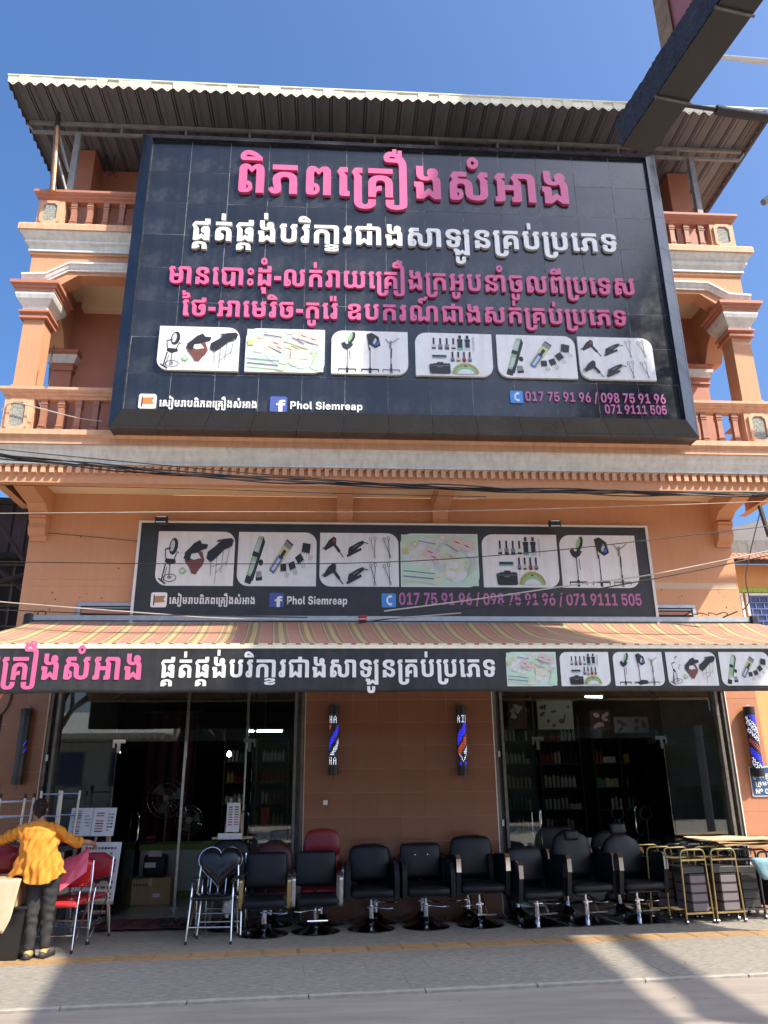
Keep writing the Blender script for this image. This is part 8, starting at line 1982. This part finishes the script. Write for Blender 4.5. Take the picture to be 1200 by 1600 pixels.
for nm, P in CAB:
    S_ = smoothpath(P)
    if nm == 'bundle':
        t = thing('cable_bundle', 'thick bundle of twisted black power cables sagging across the whole front', 'cables', P[0])
        for k in range(6):
            pts = []
            for i, p in enumerate(S_):
                a = i * .55 + k * pi / 3; rr = .020 + .013 * sin(i * .31 + k)
                pts.append(tuple(p + Vector((0, cos(a) * rr, sin(a) * rr + .02 * sin(i * .13 + k * 2)))))
            b = M(); b.tube(pts, .009, 6); b.build('cable_strand', 'cable', t, smooth=60)
        continue
    r_, m_, lb = cab_info[nm]
    b = M(); b.tube([tuple(p) for p in S_], r_, 6); o = b.build('cable', m_, smooth=60); tag(o, lb, 'cable')
t = thing('cable', 'looped black cable lying on the awning case below the right louvre vent', 'cable', (5.6, -.2, 3.97))
b = M(); b.tube([(5.2 + .05 * i + .03 * sin(i * 2.1), -.15 + .03 * cos(i * 1.3), 3.985 + .05 * abs(sin(i * .9))) for i in range(15)], .009, 5); b.build('cable_run', 'cable', t, smooth=60)
t = thing('cable', 'black cable coil hanging off the left end of the awning case', 'cable', (-4.1, -.15, 3.97))
b = M(); b.tube([(-4.16 + .06 * cos(i * .8), -.15, 3.99 + .04 * sin(i * .8)) for i in range(18)], .008, 5); b.build('cable_run', 'cable', t, smooth=60)
# small vent and hooks on the top balcony wall
for x, lb in ((-4.05, 'thin wire hanger under the roof at the left'), (5.55, 'thin wire hanger under the roof at the right')):
    t = thing('wire_hanger', lb, 'hanger', (x, -.4, 11.7)); b = M(); b.tube([(x, -.4, 11.98), (x, -.4, 11.62), (x + .08, -.4, 11.55), (x + .25, -.4, 11.7)], .008, 5); b.tube([(x + .14, -.4, 11.98), (x + .14, -.4, 11.6), (x + .22, -.4, 11.52)], .008, 5); b.build('wire', 'cable', t, smooth=60)

# ================================================================ ROADSIDE SIGN ABOVE THE CAMERA
t = thing('projecting_sign', 'dark roadside sign box with a pink face hanging overhead at the upper right', 'sign', (1.48, -8.1, 4.84), math.atan2(-.986, .165))
b = M(); LN = 3.2
b.prism([(0, .005), (.02, 0), (.19, .012), (.19, .17), (.012, .185), (0, .18)], 'x', 0.0, LN)
b.v = [(p[0] + (.05 * (p[2] / .19) if p[0] < .01 else 0), p[2] if False else p[1], p[2]) for p in b.v]
b2 = M(); b2.add([(0, 0, 0), (LN, 0, 0), (LN, .18, 0), (0, .18, 0), (-.03, .0, .19), (LN, 0, .19), (LN, .18, .19), (-.03, .18, .19)], [(0, 3, 2, 1), (4, 5, 6, 7), (1, 2, 6, 5), (2, 3, 7, 6), (3, 0, 4, 7)])
base = b2.build('base_box', 'pylon_black', t, local=True)
b = M()
def crag(u, v):
    x = -.03 * v + LN * u; z = .19 * v
    return (x, -.004 - .006 * noise.noise(Vector((x * 70, z * 70, 0))) - .005 * noise.noise(Vector((x * 20, z * 24, 3))), z)
b.grid(crag, 260, 16); b.build('rough_side', 'pylon_texture', t, local=True)
for x in (.33, .80, 1.27, 1.74):
    q = M(); q.box(x - .006, x + .006, -.008, .188, -.010, -.0005); q.build('joint_strip', 'shutter_steel', t, local=True)
b = M(); b.box(.42, LN, .03, .16, .191, 2.6); b.build('sign_face', 'pylon_pink', t, local=True)
b = M()
def tr_(u, v): return (.40 + .10 * u, .016 - .006 * noise.noise(Vector((u * 4, v * 40, 1))), .191 + 2.4 * v)
b.grid(tr_, 6, 120); b.box(.398, .402, .016, .165, .191, 2.6); b.build('face_trim', 'pylon_trim', t, local=True)
b = M(); glyph_geo(b, TEXTS['pink'][1][0][0], .93, .98, .00034, .00040, .0298, .006); b.build('lettering', 'white_acrylic', t, local=True)
b = M(); R_ = Matrix.Rotation(-math.atan2(-.986, .165), 4, 'Z')
def wl(p): return tuple(R_ @ (Vector(p) - Vector((1.48, -8.1, 4.84))))
b.tube([wl((1.66, -8.25, 5.0)), wl((1.95, -8.23, 4.985))], .011, 8); b.tube([wl((1.95, -8.23, 4.985)), wl((2.0, -8.225, 4.98)), wl((3.6, -8.1, 4.93))], .024, 8); b.build('support_bar', 'pylon_black', t, local=True, smooth=50)
b = M(); b.tube([wl((3.6, -8.05, 0)), wl((3.6, -8.05, 5.2))], .07, 12); b.build('pole', 'pylon_black', t, local=True, smooth=50)
# street lamp: its white arm reaches in from the right
t = thing('street_lamp', 'slim white street lamp arm reaching in at the upper right edge', 'street lamp', (11.0, -3.0, 0))
b = M(); b.tube([(11.0, -3, 0), (11.0, -3, 11.2)], [.11, .07], 12); b.build('pole', 'steel_tube', t, smooth=50)
b = M(); b.tube([(11.0, -3, 11.1), (9.6, -3, 11.5), (7.6, -3, 11.70), (6.2, -3, 11.76), (5.62, -3, 11.80)], [.06, .055, .05, .042, .032], 10); b.build('lamp_arm', 'white_frame', t, smooth=50)
b = M(); b.tube([(11.0, -3, 10.2), (8.5, -3, 9.95), (6.4, -3, 9.6), (5.80, -3, 9.14)], [.05, .05, .05, .05], 6); b.build('lower_arm', 'roof_truss', t, smooth=50)

# ================================================================ ACROSS THE STREET (behind the photographer; seen in glass; the grey board is added to throw shade)
tw = thing('added_shade_board', 'tall grey board on legs, added unseen behind the photographer to cast shade', 'shade board', (12, -12, 0))
POL = [(7.6, 13.3), (9.0, 15.5), (11.16, 18.95), (12.6, 22.1), (14.69, 25.7), (14.62, 26.9), (15.6, 29.8), (16.4, 32.6), (21.4, 32.6), (19.6, 30.2), (18.9, 28.2), (18.25, 26.8), (18.8, 24.8), (17.9, 22.9), (16.6, 20.95), (17.75, 20.36), (12.2, 13.1), (9.4, 8.9), (5.0, 8.9)]  # outline of the added board, traced back along the sun from shadow edges
b = M(); b.prism(POL, 'y', -12.25, -11.95); b.build('shade_panel', 'flat_grey', tw)
b = M(); b.prism([(13.1, 13.35), (18.4, 20.22), (18.05, 20.26), (13.5, 14.45), (13.0, 13.9)], 'y', -12.2, -11.98); b.build('shade_strip', 'flat_grey', tw)  # added strip for the second band of shade on the ground
b = M(); b.box(14.6, 19.8, -12.1, -12.04, 21.35, 21.41); b.tube([(10.0, -12.1, 14.0), (14.5, -12.1, 13.6)], .03, 6); b.build('added_bar', 'flat_grey', tw)
for x, z in ((8.0, 8.1), (11.2, 11.2)):
    b = M(); b.tube([(x, -12.5, 0), (x, -12.4, z + 2)], .12, 10); b.build('leg', 'flat_grey', tw)
def opp(x0, x1, y, h, label, roofh=1.2):
    t = thing('house', label, 'house', ((x0 + x1) / 2, y, 0), 0, 'houses across the street')
    b = M(); b.box(x0, x1, y - 6, y, -.1, h); b.build('wall', 'house_wall', t)
    b = M(); b.prism([(y - 6.5, h), (y + .6, h), (y - 3, h + roofh)], 'x', x0 - .4, x1 + .4); b.build('roof', 'house_roof', t)
    n = int((x1 - x0) / 2.2)
    for i in range(n):
        xx = x0 + .8 + i * 2.2
        q = M(); q.box(xx, xx + 1.1, y + .001, y + .05, h - 2.1, h - .7); w_ = q.build('window', 'shutter_steel', t)
        q = M(); q.box(xx + .08, xx + 1.02, y + .051, y + .06, h - 2.02, h - .78); q.build('pane', 'pane_blue', w_)
    q = M(); 
    for i in range(int((x1 - x0 + .8) / .3)): q.prism([(x0 - .4 + i * .3, h - .12), (x0 - .25 + i * .3, h - .22), (x0 - .1 + i * .3, h - .12), (x0 - .1 + i * .3, h + .05), (x0 - .4 + i * .3, h + .05)], 'y', y + .6, y + .62)
    q.build('fringe', 'fringe_cream', t, kind='stuff')
opp(-17, -7.5, -24, 3.7, 'low pale house with a scalloped roof fringe across the street, left one')
def tree(x, y, h, label, seed, leaves):
    t = thing('tree', label, 'tree', (x, y, 0), 0, 'trees across the street')
    r = random.Random(seed); tb = M(); lf = M()
    def br(p, d, L, rad, n):
        q = p + d * L; mid = p.lerp(q, .5) + Vector((r.uniform(-1, 1), r.uniform(-1, 1), 0)) * L * .08
        tb.tube([tuple(p), tuple(mid), tuple(q)], [rad, rad * .85, rad * .65], 6 if rad > .05 else 4, caps=False)
        if n == 0 or n == 1:
            for _ in range(leaves):
                c = q + Vector((r.uniform(-1, 1), r.uniform(-1, 1), r.uniform(-1, 1))) * L * .9; u = Vector((r.uniform(-1, 1), r.uniform(-1, 1), r.uniform(-1, 1))).normalized() * .13; v = u.cross(Vector((0, .3, 1))).normalized() * .07
                lf.add([tuple(c - u), tuple(c + v), tuple(c + u), tuple(c - v)], [(0, 1, 2, 3)])
        if n > 0:
            for _ in range(3 if n > 1 else 4):
                nd = (d + Vector((r.uniform(-1, 1), r.uniform(-1, 1), r.uniform(-.3, .7))) * .7).normalized(); br(q, nd, L * r.uniform(.62, .8), rad * .6, n - 1)
    br(Vector((x, y, 0)), Vector((0, 0, 1)), h * .32, h * .028, 5)
    tb.build('trunk', 'bark', t); lf.build('crown', 'leaf', t)
tree(-10.5, -19, 8.5, 'almost bare tree across the street before the low left house', 4, 1)
for x, y, s_, lb in ((-4.5, -21, 9, 'leafy tree across the street, nearest the low house'), (0.5, -22, 14, 'leafy tree across the street, second from the low house'), (5.5, -21, 21, 'leafy tree across the street, third from the low house'), (11, -22, 33, 'leafy tree across the street, farthest right')):
    tree(x, y, 8.5, lb, s_, 16)
b = M(); b.grid(lambda u, v: (-7 + 30 * u, -25 + .6 * noise.noise(Vector((u * 20, v * 5, 0))), -.1 + (4.6 + noise.noise(Vector((u * 12, 0, 5)))) * v), 120, 20)
b.build('hedge_mass', 'leaf', kind='stuff', label='dark continuous hedge across the street behind the leafy trees', category='hedge')
